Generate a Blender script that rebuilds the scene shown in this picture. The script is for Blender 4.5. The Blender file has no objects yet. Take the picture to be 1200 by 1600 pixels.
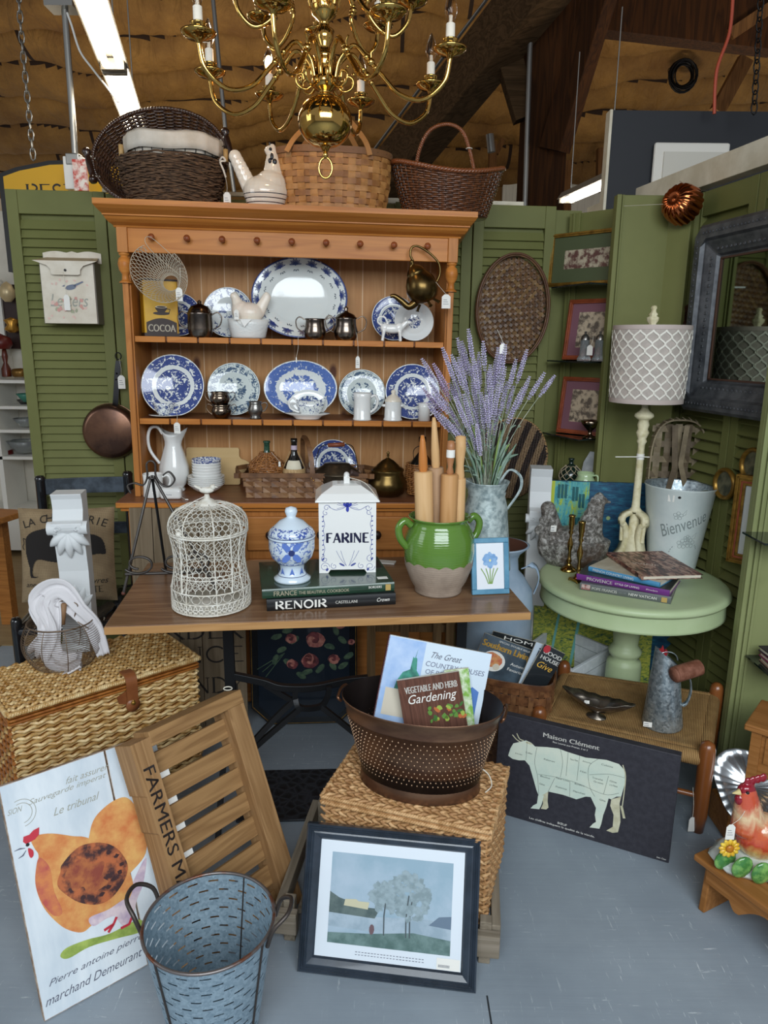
import bpy,math,random
import numpy as np
from mathutils import Vector,Matrix
from mathutils.geometry import tessellate_polygon
random.seed(7);RNG=np.random.default_rng(7)
pi=math.pi;sin=math.sin;cos=math.cos
SC=bpy.context.scene
COL=SC.collection
# ------------------------------------------------------------------ camera
F_PX=1110.0;PITCH=math.atan(262/F_PX);ROLL=0.010
CAM=np.array([0,0,1.45])
FWD=np.array([0,cos(PITCH),-sin(PITCH)]);RGT=np.array([1.,0,0]);UPV=np.array([0,sin(PITCH),cos(PITCH)])
cd=bpy.data.cameras.new('camera');cam=bpy.data.objects.new('camera',cd);COL.objects.link(cam)
cd.sensor_fit='VERTICAL';cd.sensor_height=36;cd.lens=36*F_PX/1600;cd.clip_end=100;cd.clip_start=.05
cx_=RGT*cos(ROLL)+UPV*sin(ROLL);cy_=-RGT*sin(ROLL)+UPV*cos(ROLL);cz_=-FWD
cam.matrix_world=Matrix(((cx_[0],cy_[0],cz_[0],CAM[0]),(cx_[1],cy_[1],cz_[1],CAM[1]),(cx_[2],cy_[2],cz_[2],CAM[2]),(0,0,0,1)))
SC.camera=cam
vs=SC.view_settings;vs.view_transform='Standard';vs.look='None';vs.exposure=0.0;vs.gamma=1;vs.use_curve_mapping=False
# ------------------------------------------------------------------ world and daylight from the open doorway behind the viewer
w=bpy.data.worlds.new('world');SC.world=w;w.use_nodes=True
bg=w.node_tree.nodes['Background'];bg.inputs[0].default_value=(.92,.93,1,1);bg.inputs[1].default_value=.32
def area(name,loc,target,sx,sy,power,col):
    l=bpy.data.lights.new(name,'AREA');l.shape='RECTANGLE';l.size=sx;l.size_y=sy;l.energy=power;l.color=col
    o=bpy.data.objects.new(name,l);COL.objects.link(o);o.location=loc
    o.rotation_euler=(Vector(target)-Vector(loc)).to_track_quat('-Z','Y').to_euler();return o
area('doorway_daylight',(.35,-1.5,2.55),(.1,1.7,.1),3.2,1.6,158,(.86,.94,1))
for lx,ly in((-3.2,6.5),(-3,10),(3.2,6.2),(3.4,9.5),(-1.4,9.6)):area('ceiling_fill',(lx,ly,2.7),(lx,ly,6),1.2,.3,27,(1,.86,.66))  # unseen upward fill lights, added to brighten the brown roof
area('side_window_daylight',(-4.2,.4,2.3),(-.4,2.6,.6),1.6,1.8,26,(.88,.94,1))
# ------------------------------------------------------------------ picture coordinates (of 1200 x 1600) to points in the place
def ray(px,py):
    dx,dy=px-600,py-800
    a=dx*cos(ROLL)+dy*sin(ROLL);b=-dx*sin(ROLL)+dy*cos(ROLL)
    return FWD*F_PX+RGT*a-UPV*b
def atz(px,py,z):d=ray(px,py);return CAM+d*(z-CAM[2])/d[2]
def aty(px,py,y):d=ray(px,py);return CAM+d*y/d[1]
def atp(px,py,P,n):d=ray(px,py);n=np.array(n,float);return CAM+d*np.dot(np.array(P)-CAM,n)/np.dot(d,n)
class Frame:
    """an upright local frame: x along, y away, z up"""
    def __init__(s,ox,oy,th,tilt=0,oz=0):
        t=math.radians(th);k=math.radians(tilt);s.O=np.array([ox,oy,oz],float)
        u=np.array([cos(t),sin(t),0]);s.v=np.array([-sin(t),cos(t),0]);z=np.array([0,0,1.])
        s.u=u*cos(k)-z*sin(k);s.z=z*cos(k)+u*sin(k)
        s.M=Matrix(((s.u[0],s.v[0],s.z[0],s.O[0]),(s.u[1],s.v[1],s.z[1],s.O[1]),(s.u[2],s.v[2],s.z[2],s.O[2]),(0,0,0,1)))
    def L(s,px,py,v):q=atp(px,py,s.O+s.v*v,s.v)-s.O;return float(q@s.u),float(q@s.z)
    def S(s,px,py,z):q=atp(px,py,s.O+s.z*z,s.z)-s.O;return float(q@s.u),float(q@s.v)
    def box(s,x0,x1,ytop,v):
        yy=ytop;a,z=s.L((x0+x1)/2,yy,v);l,_=s.L(x0,yy,v);r,_=s.L(x1,yy,v);return a,r-l,z
def T(x=0,y=0,z=0,rz=0,rx=0,ry=0):
    d=math.radians
    return Matrix.Translation((x,y,z))@Matrix.Rotation(d(rz),4,'Z')@Matrix.Rotation(d(rx),4,'X')@Matrix.Rotation(d(ry),4,'Y')
# ------------------------------------------------------------------ materials
def hexc(h):
    h=h.lstrip('#');c=[int(h[i:i+2],16)/255 for i in(0,2,4)]
    return tuple((x/12.92 if x<=.04045 else((x+.055)/1.055)**2.4)for x in c)+(1,)
MATS={}
class NT:
    def __init__(s,name):
        m=bpy.data.materials.new(name);m.use_nodes=True;s.m=m;s.t=m.node_tree;s.b=s.t.nodes['Principled BSDF']
    def n(s,typ,**kw):
        x=s.t.nodes.new(typ)
        for k,v in kw.items():setattr(x,k,v)
        return x
    def l(s,a,b):s.t.links.new(a,b)
    def coord(s,scale=(1,1,1),rot=(0,0,0),out='Object'):
        c=s.n('ShaderNodeTexCoord');mp=s.n('ShaderNodeMapping');mp.inputs['Scale'].default_value=scale;mp.inputs['Rotation'].default_value=rot
        s.l(c.outputs[out],mp.inputs[0]);return mp.outputs[0]
    def noise(s,vec,scale,detail=4,rough=.6,dist=0):
        x=s.n('ShaderNodeTexNoise');x.inputs['Scale'].default_value=scale;x.inputs['Detail'].default_value=detail
        x.inputs['Roughness'].default_value=rough;x.inputs['Distortion'].default_value=dist
        if vec:s.l(vec,x.inputs['Vector'])
        return x.outputs['Fac']
    def ramp(s,fac,stops,interp='LINEAR'):
        r=s.n('ShaderNodeValToRGB');e=r.color_ramp;e.interpolation=interp
        while len(e.elements)<len(stops):e.elements.new(.5)
        for el,(p,c)in zip(e.elements,stops):el.position=p;el.color=c if isinstance(c,tuple)else hexc(c)
        s.l(fac,r.inputs[0]);return r.outputs[0]
    def mix(s,fac,a,b,mode='MIX'):
        x=s.n('ShaderNodeMix',data_type='RGBA',blend_type=mode)
        for i,v in((0,fac),(6,a),(7,b)):
            if isinstance(v,(int,float)):x.inputs[i].default_value=v
            elif isinstance(v,str):x.inputs[i].default_value=hexc(v)
            elif isinstance(v,tuple):x.inputs[i].default_value=v
            else:s.l(v,x.inputs[i])
        return x.outputs[2]
    def math(s,op,a,b=0,c=None):
        x=s.n('ShaderNodeMath',operation=op)
        for i,v in enumerate((a,b)if c is None else(a,b,c)):
            if isinstance(v,(int,float)):x.inputs[i].default_value=v
            else:s.l(v,x.inputs[i])
        return x.outputs[0]
    def bump(s,h,strength=.3,dist=.002):
        b=s.n('ShaderNodeBump');b.inputs['Strength'].default_value=strength;b.inputs['Distance'].default_value=dist
        s.l(h,b.inputs['Height']);s.l(b.outputs[0],s.b.inputs['Normal'])
    def col(s,c):
        if isinstance(c,(str,tuple)):s.b.inputs['Base Color'].default_value=hexc(c)if isinstance(c,str)else c
        else:s.l(c,s.b.inputs['Base Color'])
    def p(s,**k):
        for a,v in k.items():
            i=s.b.inputs[{'rough':'Roughness','metal':'Metallic','coat':'Coat Weight','trans':'Transmission Weight','ior':'IOR','alpha':'Alpha','sheen':'Sheen Weight','spec':'Specular IOR Level','sss':'Subsurface Weight','crough':'Coat Roughness'}[a]]
            if isinstance(v,(int,float)):i.default_value=v
            else:s.l(v,i)
def mat(name,c,rough=.5,metal=0,c2=None,ns=20,bump=0,bs=60,coat=0,emit=None,es=1,trans=0,stretch=(1,1,1),lo=.4,hi=.6,ior=1.45,sheen=0,bd=.002):
    if name in MATS:return MATS[name]
    t=NT(name)
    if c2:
        v=t.coord(stretch);t.col(t.ramp(t.noise(v,ns,5),[(lo,c),(hi,c2)]))
    else:t.col(c)
    t.p(rough=rough,metal=metal,coat=coat,trans=trans,ior=ior,sheen=sheen)
    if bump:t.bump(t.noise(t.coord(stretch),bs,4),bump,bd)
    if emit:t.b.inputs['Emission Color'].default_value=hexc(emit);t.b.inputs['Emission Strength'].default_value=es
    MATS[name]=t.m;return t.m
def wood(name,c1,c2,c3=None,axis=0,s=1.0,rough=.5,knots=0,coat=0,bump=.15,ring=1.0,planks=None):
    if name in MATS:return MATS[name]
    t=NT(name);sc=[16*s]*3;sc[axis]=1.1*s
    v=t.coord(tuple(sc));n1=t.noise(v,1.0*ring,3,.5,.6);fine=[90*s]*3;fine[axis]=3*s
    n2=t.noise(t.coord(tuple(fine)),1.0,4,.7)
    rings=t.math('FRACT',t.math('MULTIPLY',n1,7.0));rings=t.math('SMOOTH_MIN',rings,t.math('MULTIPLY',t.math('SUBTRACT',1.0,rings),3.0),.2)
    f=t.math('ADD',t.math('MULTIPLY',rings,.45),t.math('MULTIPLY',n2,.6))
    c=t.ramp(f,[(.2,c2),(.75,c1)])
    if c3:c=t.mix(t.ramp(t.noise(t.coord((1,1,1)),3.0*s,3),[(.45,(0,0,0,1)),(.65,(1,1,1,1))]),c,c3)
    if knots:
        vo=t.n('ShaderNodeTexVoronoi');ks=[7*s]*3;ks[axis]=3.5*s;t.l(t.coord(tuple(ks)),vo.inputs['Vector']);vo.inputs['Scale'].default_value=1
        c=t.mix(t.ramp(vo.outputs['Distance'],[(.07,(1,1,1,1)),(.13,(0,0,0,1))]),c,knots)
    if planks: # (axis, width, colour of the joint)
        sx=t.n('ShaderNodeSeparateXYZ');t.l(t.coord(),sx.inputs[0])
        fr=t.math('FRACT',t.math('MULTIPLY',sx.outputs[planks[0]],1/planks[1]))
        c=t.mix(t.ramp(fr,[(.0,(1,1,1,1)),(.03,(0,0,0,1)),(.97,(0,0,0,1)),(1.0,(1,1,1,1))]),c,planks[2])
    t.col(c);t.p(rough=rough,coat=coat,spec=.22)
    if bump:t.bump(n2,bump,.001)
    MATS[name]=t.m;return t.m
# ------------------------------------------------------------------ mesh builder
_TXT={}
class MB:
    def __init__(s,T0=None):
        s.V=[];s.n=0;s.F=[];s.MI=[];s.SM=[];s.mats=[];s.T=T0
    def _m(s,m):
        if m not in s.mats:s.mats.append(m)
        return s.mats.index(m)
    def add(s,v,faces,m,smooth=False):
        v=np.asarray(v,float).reshape(-1,3)
        if s.T is not None:
            A=np.array(s.T);v=v@A[:3,:3].T+A[:3,3]
        k=s._m(m);n=s.n;s.V.append(v);s.n+=len(v)
        if isinstance(faces,np.ndarray):faces=(faces+n).tolist();s.F+=faces
        else:s.F+=[[i+n for i in f]for f in faces]
        s.MI+=[k]*len(faces);s.SM+=[smooth]*len(faces);return s
    def box(s,c,d,m,R=None):
        x,y,z=np.array(d)/2.;v=np.array([(a*x,b*y,e*z)for a in(-1,1)for b in(-1,1)for e in(-1,1)])
        if R is not None:v=v@np.array(R.to_3x3()).T
        return s.add(v+np.array(c),[(0,1,3,2),(4,6,7,5),(0,4,5,1),(2,3,7,6),(0,2,6,4),(1,5,7,3)],m)
    def b2(s,p,q,m):p=np.array(p,float);q=np.array(q,float);return s.box((p+q)/2,np.abs(q-p),m)
    def hexa(s,v8,m): # 4 bottom + 4 top corners
        return s.add(v8,[(0,3,2,1),(4,5,6,7),(0,1,5,4),(1,2,6,5),(2,3,7,6),(3,0,4,7)],m)
    def lathe(s,prof,m,seg=32,c=(0,0,0),ex=1,ey=1,smooth=True,R=None,f=None,a0=0,a1=2*pi):
        P=np.array(prof,float);full=abs(a1-a0-2*pi)<1e-6;k=seg if full else seg+1
        a=np.linspace(a0,a1,seg+1)[:k];r=P[:,0][:,None]
        X=r*np.cos(a)*ex;Y=r*np.sin(a)*ey;Zz=np.repeat(P[:,1][:,None],k,1)
        if f:X,Y,Zz=f(X,Y,Zz,a,P)
        v=np.stack([X,Y,Zz],-1).reshape(-1,3)
        if R is not None:v=v@np.array(R.to_3x3()).T
        n=len(P);i,j=np.meshgrid(np.arange(n-1),np.arange(seg),indexing='ij');j2=(j+1)%k if full else j+1
        F=np.stack([i*k+j,i*k+j2,(i+1)*k+j2,(i+1)*k+j],-1).reshape(-1,4)
        return s.add(v+np.array(c),F,m,smooth)
    def ball(s,c,r,m,seg=20,R=None):
        r=(r,r,r)if isinstance(r,(int,float))else r;h=seg//2;t=np.linspace(-pi/2,pi/2,h+1)
        pr=[(max(1e-5,cos(x)),sin(x)*r[2])for x in t];return s.lathe(pr,m,seg,c,r[0],r[1],True,R)
    def cyl(s,p,q,r,m,seg=12,r2=None,cap=True):
        p=np.array(p,float);q=np.array(q,float)
        s.tube([p,q],[r,r if r2 is None else r2],m,seg,cap=cap);return s
    def sweep(s,P,N,sec,m,closed=False,smooth=True,scale=None,cap=True):
        P=np.array(P,float);n=len(P);Tn=np.roll(P,-1,0)-np.roll(P,1,0)
        if not closed:Tn[0]=P[1]-P[0];Tn[-1]=P[-1]-P[-2]
        Tn/=np.linalg.norm(Tn,axis=1)[:,None]+1e-12
        if N is None:
            a=np.array([0,0,1.])if abs(Tn[0][2])<.9 else np.array([1.,0,0]);N=np.zeros_like(P)
            for i in range(n):
                a=a-Tn[i]*np.dot(a,Tn[i]);a/=np.linalg.norm(a)+1e-12;N[i]=a
        else:
            N=np.broadcast_to(np.array(N,float),P.shape).copy();N-=Tn*np.sum(N*Tn,1)[:,None];N/=np.linalg.norm(N,axis=1)[:,None]+1e-12
        B=np.cross(Tn,N);sec=np.array(sec,float);k=len(sec);sc=np.ones(n)if scale is None else np.array(scale,float)
        V=P[:,None,:]+sc[:,None,None]*(B[:,None,:]*sec[None,:,0:1]+N[:,None,:]*sec[None,:,1:2])
        rows=n if closed else n-1;i,j=np.meshgrid(np.arange(rows),np.arange(k),indexing='ij');i2=(i+1)%n;j2=(j+1)%k
        F=np.stack([i*k+j,i*k+j2,i2*k+j2,i2*k+j],-1).reshape(-1,4)
        s.add(V.reshape(-1,3),F,m,smooth)
        if not closed and cap:
            s.add(V[0],[list(range(k))[::-1]],m);s.add(V[-1],[list(range(k))],m)
        return s
    def tube(s,P,r,m,seg=6,closed=False,cap=True,N=None):
        a=np.arange(seg)*2*pi/seg;sc=None;r0=r
        if not isinstance(r,(int,float)):sc=np.array(r,float);r0=1
        return s.sweep(P,N,np.stack([np.cos(a)*r0,np.sin(a)*r0],1),m,closed,True,sc,cap)
    def ribbon(s,P,N,wd,th,m,closed=False,smooth=False):
        return s.sweep(P,N,[(-wd/2,-th/2),(wd/2,-th/2),(wd/2,th/2),(-wd/2,th/2)],m,closed,smooth)
    def wires(s,seg,r,m):
        S=np.array(seg,float);A=S[:,0];B=S[:,1];D=B-A;D/=np.linalg.norm(D,axis=1)[:,None]+1e-12
        h=np.where(np.abs(D[:,2:3])<.9,np.array([[0,0,1.]]),np.array([[1.,0,0]]));U=np.cross(D,h);U/=np.linalg.norm(U,axis=1)[:,None];W=np.cross(D,U)
        o=[U*r,W*r,-U*r,-W*r];V=np.stack([A+x for x in o]+[B+x for x in o],1).reshape(-1,3)
        b=np.arange(len(S))[:,None]*8;F=np.concatenate([b+np.array([[i,(i+1)%4,4+(i+1)%4,4+i]])for i in range(4)],0)
        return s.add(V,F,m,True)
    def grid(s,nu,nv,fn,m,smooth=True):
        u,v=np.meshgrid(np.linspace(0,1,nu+1),np.linspace(0,1,nv+1),indexing='ij');P=np.stack(fn(u,v),-1).reshape(-1,3)
        i,j=np.meshgrid(np.arange(nu),np.arange(nv),indexing='ij');k=nv+1
        return s.add(P,np.stack([i*k+j,(i+1)*k+j,(i+1)*k+j+1,i*k+j+1],-1).reshape(-1,4),m,smooth)
    def poly(s,pts,m,y=0,th=0):
        """flat outline in the x-z plane facing -y; with th it has thickness behind it"""
        pts=[(float(a),float(b))for a,b in pts];n=len(pts)
        tri=tessellate_polygon([[Vector((a,b,0))for a,b in pts]]);v=[(a,y,b)for a,b in pts];F=[]
        for t in tri:
            a,b,c=[pts[i]for i in t];cr=(b[0]-a[0])*(c[1]-a[1])-(b[1]-a[1])*(c[0]-a[0]);F.append(tuple(t)if cr>0 else tuple(t)[::-1])
        s.add(v,F,m)
        if th:
            s.add([(a,y+th,b)for a,b in pts],[f[::-1]for f in F],m)
            ar=sum(pts[i][0]*pts[(i+1)%n][1]-pts[(i+1)%n][0]*pts[i][1]for i in range(n))
            q=[(i,n+i,n+(i+1)%n,(i+1)%n)if ar>0 else(i,(i+1)%n,n+(i+1)%n,n+i)for i in range(n)]
            s.add(v+[(a,y+th,b)for a,b in pts],q,m)
        return s
    def blob(s,c,rx,rz,m,y=0,k=14,jit=.15,rot=0,sd=0):
        rr=random.Random(sd);P=[]
        for i in range(k):
            a=2*pi*i/k;j=1+rr.uniform(-jit,jit);x,z=rx*j*cos(a),rz*j*sin(a);P.append((c[0]+x*cos(rot)-z*sin(rot),c[1]+x*sin(rot)+z*cos(rot)))
        return s.poly(P,m,y)
    def line(s,pts,wd,m,y=0,taper=False):
        """painted stroke in the x-z plane"""
        P=np.array(pts,float);d=np.gradient(P,axis=0);d/=np.linalg.norm(d,axis=1)[:,None]+1e-12;nrm=np.stack([-d[:,1],d[:,0]],1)*wd/2
        if taper:nrm*=(np.sin(np.linspace(.15,pi-.15,len(P)))**.7)[:,None]
        A=P+nrm;B=P-nrm;n=len(P);V=[(a,y,b)for a,b in A]+[(a,y,b)for a,b in B]
        return s.add(V,[(n+i,n+i+1,i+1,i)for i in range(n-1)],m)
    def text(s,body,c,m,w=None,h=None,y=0,shear=0,bold=0,rot=0,cap=None):
        """lettering in the x-z plane, centred on c"""
        key=(body,shear)
        if key not in _TXT:
            cu=bpy.data.curves.new('t','FONT');cu.body=body;cu.size=1;cu.shear=shear;cu.resolution_u=3
            ob=bpy.data.objects.new('t',cu);me=bpy.data.meshes.new_from_object(ob)
            V=np.array([x.co[:]for x in me.vertices])if len(me.vertices)else np.zeros((0,3));_TXT[key]=(V,[tuple(p.vertices)for p in me.polygons])
            bpy.data.objects.remove(ob);bpy.data.curves.remove(cu);bpy.data.meshes.remove(me)
        V,F=_TXT[key]
        if not len(V):return s
        mn=V.min(0);mx=V.max(0);sz=mx-mn;sx=(w/sz[0])if w else None;sy=(h/sz[1])if h else None;sx=sx or sy;sy=sy or sx
        X=(V[:,0]-(mn[0]+mx[0])/2)*sx;Zc=(V[:,1]-(mn[1]+mx[1])/2)*sy
        for e in((-1.6*bold*sy,0,1.6*bold*sy)if bold else(0,)):s.add(np.stack([c[0]+(X+e)*cos(rot)-Zc*sin(rot),np.full(len(X),float(y)),c[1]+(X+e)*sin(rot)+Zc*cos(rot)],1),F,m)
        return s
    def build(s,name,parent=None,world=False,bevel=0,remesh=0,sub=0,seg=2,smooth=None,wrem=0):
        me=bpy.data.meshes.new(name);V=np.concatenate(s.V)if s.V else np.zeros((0,3))
        me.from_pydata(V.tolist(),[],s.F)
        for m in s.mats:me.materials.append(m)
        me.polygons.foreach_set('material_index',np.array(s.MI,dtype=np.int32))
        me.polygons.foreach_set('use_smooth',np.array(s.SM if smooth is None else[smooth]*len(s.F),dtype=bool));me.update()
        o=bpy.data.objects.new(name,me);COL.objects.link(o)
        if parent is not None:
            o.parent=parent
            if world:o.matrix_local=MW(parent).inverted()
        if bevel:
            b=o.modifiers.new('b','BEVEL');b.width=bevel;b.segments=seg;b.limit_method='ANGLE';b.angle_limit=.7;b.harden_normals=False
        if remesh:
            r=o.modifiers.new('r','REMESH');r.mode='VOXEL';r.voxel_size=remesh;r.use_smooth_shade=True
            k=o.modifiers.new('s','SMOOTH');k.iterations=4;k.factor=.6
        if sub:k=o.modifiers.new('s','SUBSURF');k.levels=k.render_levels=sub
        return o
def MW(o):
    M=o.matrix_local.copy()if o.parent else o.matrix_basis.copy()
    while o.parent:o=o.parent;M=(o.matrix_basis if not o.parent else o.matrix_local)@M
    return M
def tag(o,label,cat,group=None,M=None,kind=None):
    o['label']=label;o['category']=cat
    if group:o['group']=group
    if kind:o['kind']=kind
    if M is not None:o.matrix_basis=M
    return o
def thing(name,label,cat,M=None,group=None):
    o=bpy.data.objects.new(name,None);o.empty_display_size=.05;COL.objects.link(o);return tag(o,label,cat,group,M)
def struct(name,mb,**k):o=mb.build(name,**k);o['kind']='structure';return o
def dup(root,M,label=None):
    def cp(o,par):
        c=o.copy();COL.objects.link(c)
        if par is not None:c.parent=par
        for ch in kids.get(o.name,[]):cp(ch,c)
        return c
    kids={}
    for o in COL.objects:
        if o.parent:kids.setdefault(o.parent.name,[]).append(o)
    r=cp(root,None);r.matrix_basis=M
    if label:r['label']=label
    return r
def smooth_path(P,n=8,closed=False):
    P=[np.array(p,float)for p in P];out=[];N=len(P);rng=range(N if closed else N-1)
    for i in rng:
        g=lambda k:P[k%N]if closed else P[min(max(k,0),N-1)]
        a,b,c,d=g(i-1),g(i),g(i+1),g(i+2)
        for j in range(n):
            t=j/n;out.append(.5*((2*b)+(-a+c)*t+(2*a-5*b+4*c-d)*t*t+(-a+3*b-3*c+d)*t**3))
    if not closed:out.append(P[-1])
    return np.array(out)
# lettering with serifs, drawn in strokes: (x0,y0,x1,y1,thick?) and arcs
_S={'F':(.62,[(.14,0,.14,1,1),(.14,.97,.6,.97,0),(.14,.52,.45,.52,0)]),'E':(.66,[(.14,0,.14,1,1),(.14,.97,.6,.97,0),(.14,.52,.45,.52,0),(.14,.03,.63,.03,0)]),
      'A':(.8,[(.1,0,.4,1,0),(.4,1,.7,0,1),(.2,.35,.6,.35,-1)]),'I':(.3,[(.15,0,.15,1,1)]),'N':(.85,[(.14,0,.14,1,0),(.14,1,.7,0,1),(.7,0,.7,1,0)]),
      'R':(.78,[(.14,0,.14,1,1),(.14,.5,.38,.5,-1),(.34,.5,.7,0,1),'R']),'P':(.7,[(.14,0,.14,1,1),'R']),'L':(.62,[(.14,0,.14,1,1),(.14,.03,.6,.03,0)]),'T':(.7,[(.35,0,.35,1,1),(.05,.97,.65,.97,0)]),
      'O':(.85,['O']),'C':(.75,['C']),'G':(.8,['C',(.62,.1,.62,.45,1)]),'U':(.82,[(.14,.3,.14,1,1),(.68,.3,.68,1,0),'U']),'D':(.82,[(.14,0,.14,1,1),'D']),'Y':(.8,[(.4,0,.4,.45,1),(.1,1,.4,.45,1),(.7,1,.4,.45,0)]),
      'H':(.8,[(.14,0,.14,1,1),(.66,0,.66,1,1),(.14,.5,.66,.5,-1)]),'S':(.62,['S']),'B':(.72,[(.14,0,.14,1,1),'R','B']),'V':(.8,[(.1,1,.4,0,1),(.7,1,.4,0,0)]),' ':(.4,[])}
def serif(mb,body,c,w,h,m,y=0,rot=0,tk=.15,tn=.06,arc=0):
    tot=sum(_S[ch][0]for ch in body);k=w/tot;x=-w/2
    def tr(P):
        out=[]
        for a,b in P:
            X=x+a*k;Zz=(b-.5)*h
            if arc:th=X/arc;X,Zz=(arc+Zz)*sin(th),(arc+Zz)*cos(th)-arc
            out.append((c[0]+X*cos(rot)-Zz*sin(rot),c[1]+X*sin(rot)+Zz*cos(rot)))
        return out
    def q(P,wd):mb.line(tr(P),wd,m,y)
    A=lambda cx,cy,rx,ry,a,b,n=12:[(cx+rx*cos(t),cy+ry*sin(t))for t in np.linspace(a,b,n)]
    for ch in body:
        for st in _S[ch][1]:
            if isinstance(st,str):
                for L in{'R':[A(.38,.75,.26,.23,pi/2,-pi/2)],'B':[A(.4,.26,.26,.24,pi/2,-pi/2)],'O':[A(.42,.5,.33,.49,0,2*pi,24)],'C':[A(.42,.5,.33,.49,.75,2*pi-.75,20)],'U':[A(.41,.3,.27,.28,pi,2*pi)],
                          'D':[A(.3,.5,.42,.48,pi/2,-pi/2,16),[(.14,.98),(.3,.98)],[(.14,.02),(.3,.02)]],'S':[A(.32,.74,.2,.23,.5,1.5*pi),A(.32,.27,.22,.25,pi/2,-pi*.85)]}[st]:q(L,h*(tk if st!='D' or len(L)>2 else tn)*.85)
            else:
                a,b,e,f,t=st;q([(a,b),((a+e)/2,(b+f)/2),(e,f)],h*(tk if t==1 else tn))
                if t>=0 and abs(f-b)>.3:
                    for(u,v)in((a,b),(e,f)):
                        if v in(0,1)and not(ch in 'AVN' and(u,v)in((.4,1),(.4,0),(.7,0))):d=.11*h/k;vv=.02 if v==0 else.98;q([(u-d*1.1,vv),(u,vv),(u+d*1.1,vv)],h*.045)
        x+=_S[ch][0]*k
# ================================================================== SETTING
t=NT('floor_paint');v=t.coord();base=t.ramp(t.noise(v,2.2,5,.6),[(.3,'#848f99'),(.7,'#9ba6af')])
gr=t.noise(t.coord((2,60,1),(0,0,.5)),1.5,5,.7);base=t.mix(t.math('MULTIPLY',gr,.25),base,'#6b757e')
sc1=t.ramp(t.noise(t.coord((3,40,1),(0,0,1.1)),3.1,6,.75),[(.63,(0,0,0,1)),(.66,(1,1,1,1))]);sc2=t.ramp(t.noise(t.coord((40,4,1),(0,0,.35)),2.7,6,.75),[(.62,(0,0,0,1)),(.65,(1,1,1,1))])
pt=t.ramp(t.noise(v,1.7,2),[(.38,(0,0,0,1)),(.6,(1,1,1,1))]);scr=t.math('MULTIPLY',t.math('MAXIMUM',sc1,sc2),pt)
base=t.mix(scr,base,'#c6ced1');ru=t.ramp(t.noise(v,9,4),[(.72,(0,0,0,1)),(.76,(1,1,1,1))]);base=t.mix(t.math('MULTIPLY',ru,.5),base,'#6d4c3a')
t.col(base);t.p(rough=t.ramp(gr,[(.3,(.42,)*3+(1,)),(.7,(.6,)*3+(1,))]));t.bump(gr,.2,.002)
FLOORM=t.m
m_plyh=wood('hall_floor','#a08a66','#8b7553',axis=0,s=.4,rough=.55)
b=MB();b.b2((-5,-4,-.1),(4.5,14.2,0),FLOORM);struct('floor',b)
b=MB();b.b2((-4.9,3.22,0.0),(-1.25,5.0,.006),m_plyh);b.b2((-4.9,2.3,0.0),(-1.86,3.22,.006),m_plyh);struct('floor_hall',b)
b=MB();m_dk=mat('seam_dark','#2a2d30',.9)
b.b2((.245,-.5,-.001),(.249,1.33,.0006),m_dk);struct('trim_1',b)
# roof insulation: rows of sagging brown faced batts between seams
t=NT('insulation_paper');v=t.coord((1,1,1));c=t.ramp(t.noise(v,1.3,5,.65),[(.3,'#7a572f'),(.55,'#96703b'),(.75,'#b08445')])
c=t.mix(t.math('MULTIPLY',t.noise(t.coord((2,2,2)),14,4),.35),c,'#54391f');t.col(c);t.p(rough=.75,spec=.25)
t.bump(t.noise(t.coord((1.6,.8,.8),(0,0,.3)),2.6,4,.55,1.6),.8,.07);INS=t.m
def roof(u,v):
    x=-11+22*u;y=15-13.2*v;q=(y+.06*x+.12*np.sin(x*1.1+y*.7)+.05*np.sin(x*2.9+y*2))/.62
    row=np.floor(q);f=q-row;rh=np.modf(np.sin(row*12.9898)*43758.5)[0]
    sag=(1-np.abs(2*f-1)**3.2)*(.17+.07*rh+.05*np.sin(x*(1.2+rh)+row*2.3)+.02*np.sin(x*5+row))
    fold=.012*np.sin(x*17+row*5+3*np.sin(x*3+row))*np.sin(pi*f)
    return x,y,4.45+.35*(14-y)-sag-fold
b=MB();b.grid(420,520,roof,INS);kd=b._m(mat('purlin_shade','#2a1a0e',.9));uu,vv=np.meshgrid((np.arange(420)+.5)/420,(np.arange(520)+.5)/520,indexing='ij');xx=-11+22*uu;qq=(15-13.2*vv+.06*xx+.12*np.sin(xx*1.1+(15-13.2*vv)*.7)+.05*np.sin(xx*2.9+(15-13.2*vv)*2))/.62;fr_=qq-np.floor(qq)
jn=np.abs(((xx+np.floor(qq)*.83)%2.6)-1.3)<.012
for i in np.nonzero(((np.minimum(fr_,1-fr_)<.045+.012*np.sin(xx*2.1+np.floor(qq)*2))|jn).ravel())[0]:b.MI[i]=kd  # dark purlin and joint colour, added to paint in shading between rows
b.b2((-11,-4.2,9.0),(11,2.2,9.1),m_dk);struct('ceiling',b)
m_beam=wood('beam_wood','#57412a','#30220f',axis=0,s=.5,rough=.9);m_beamv=wood('beam_wood_up','#48290f','#251306',axis=2,s=.5,rough=.9);m_stud=wood('stud_wood','#7a5530','#52361d',axis=2,s=.6,rough=.8)
m_white=mat('wall_white','#d8d3c6',.8,c2='#c9c3b5',ns=4);m_corr=wood('white_siding','#e6e2d2','#d8d3c3',axis=2,s=.5,rough=.6,planks=(0,.12,'#b9b4a6'))
b=MB();b.b2((2.1,13.9,0),(7.5,14.2,4.5),m_corr);b.b2((-5,14,0),(2.1,14.2,4.6),INS);struct('wall_back',b)
b=MB();b.b2((-5,-4,0),(-4.9,14,3.2),m_white);struct('wall_left',b)
b=MB();b.b2((4.4,2.6,0),(4.5,14,3.0),m_white);struct('wall_right',b)
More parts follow.
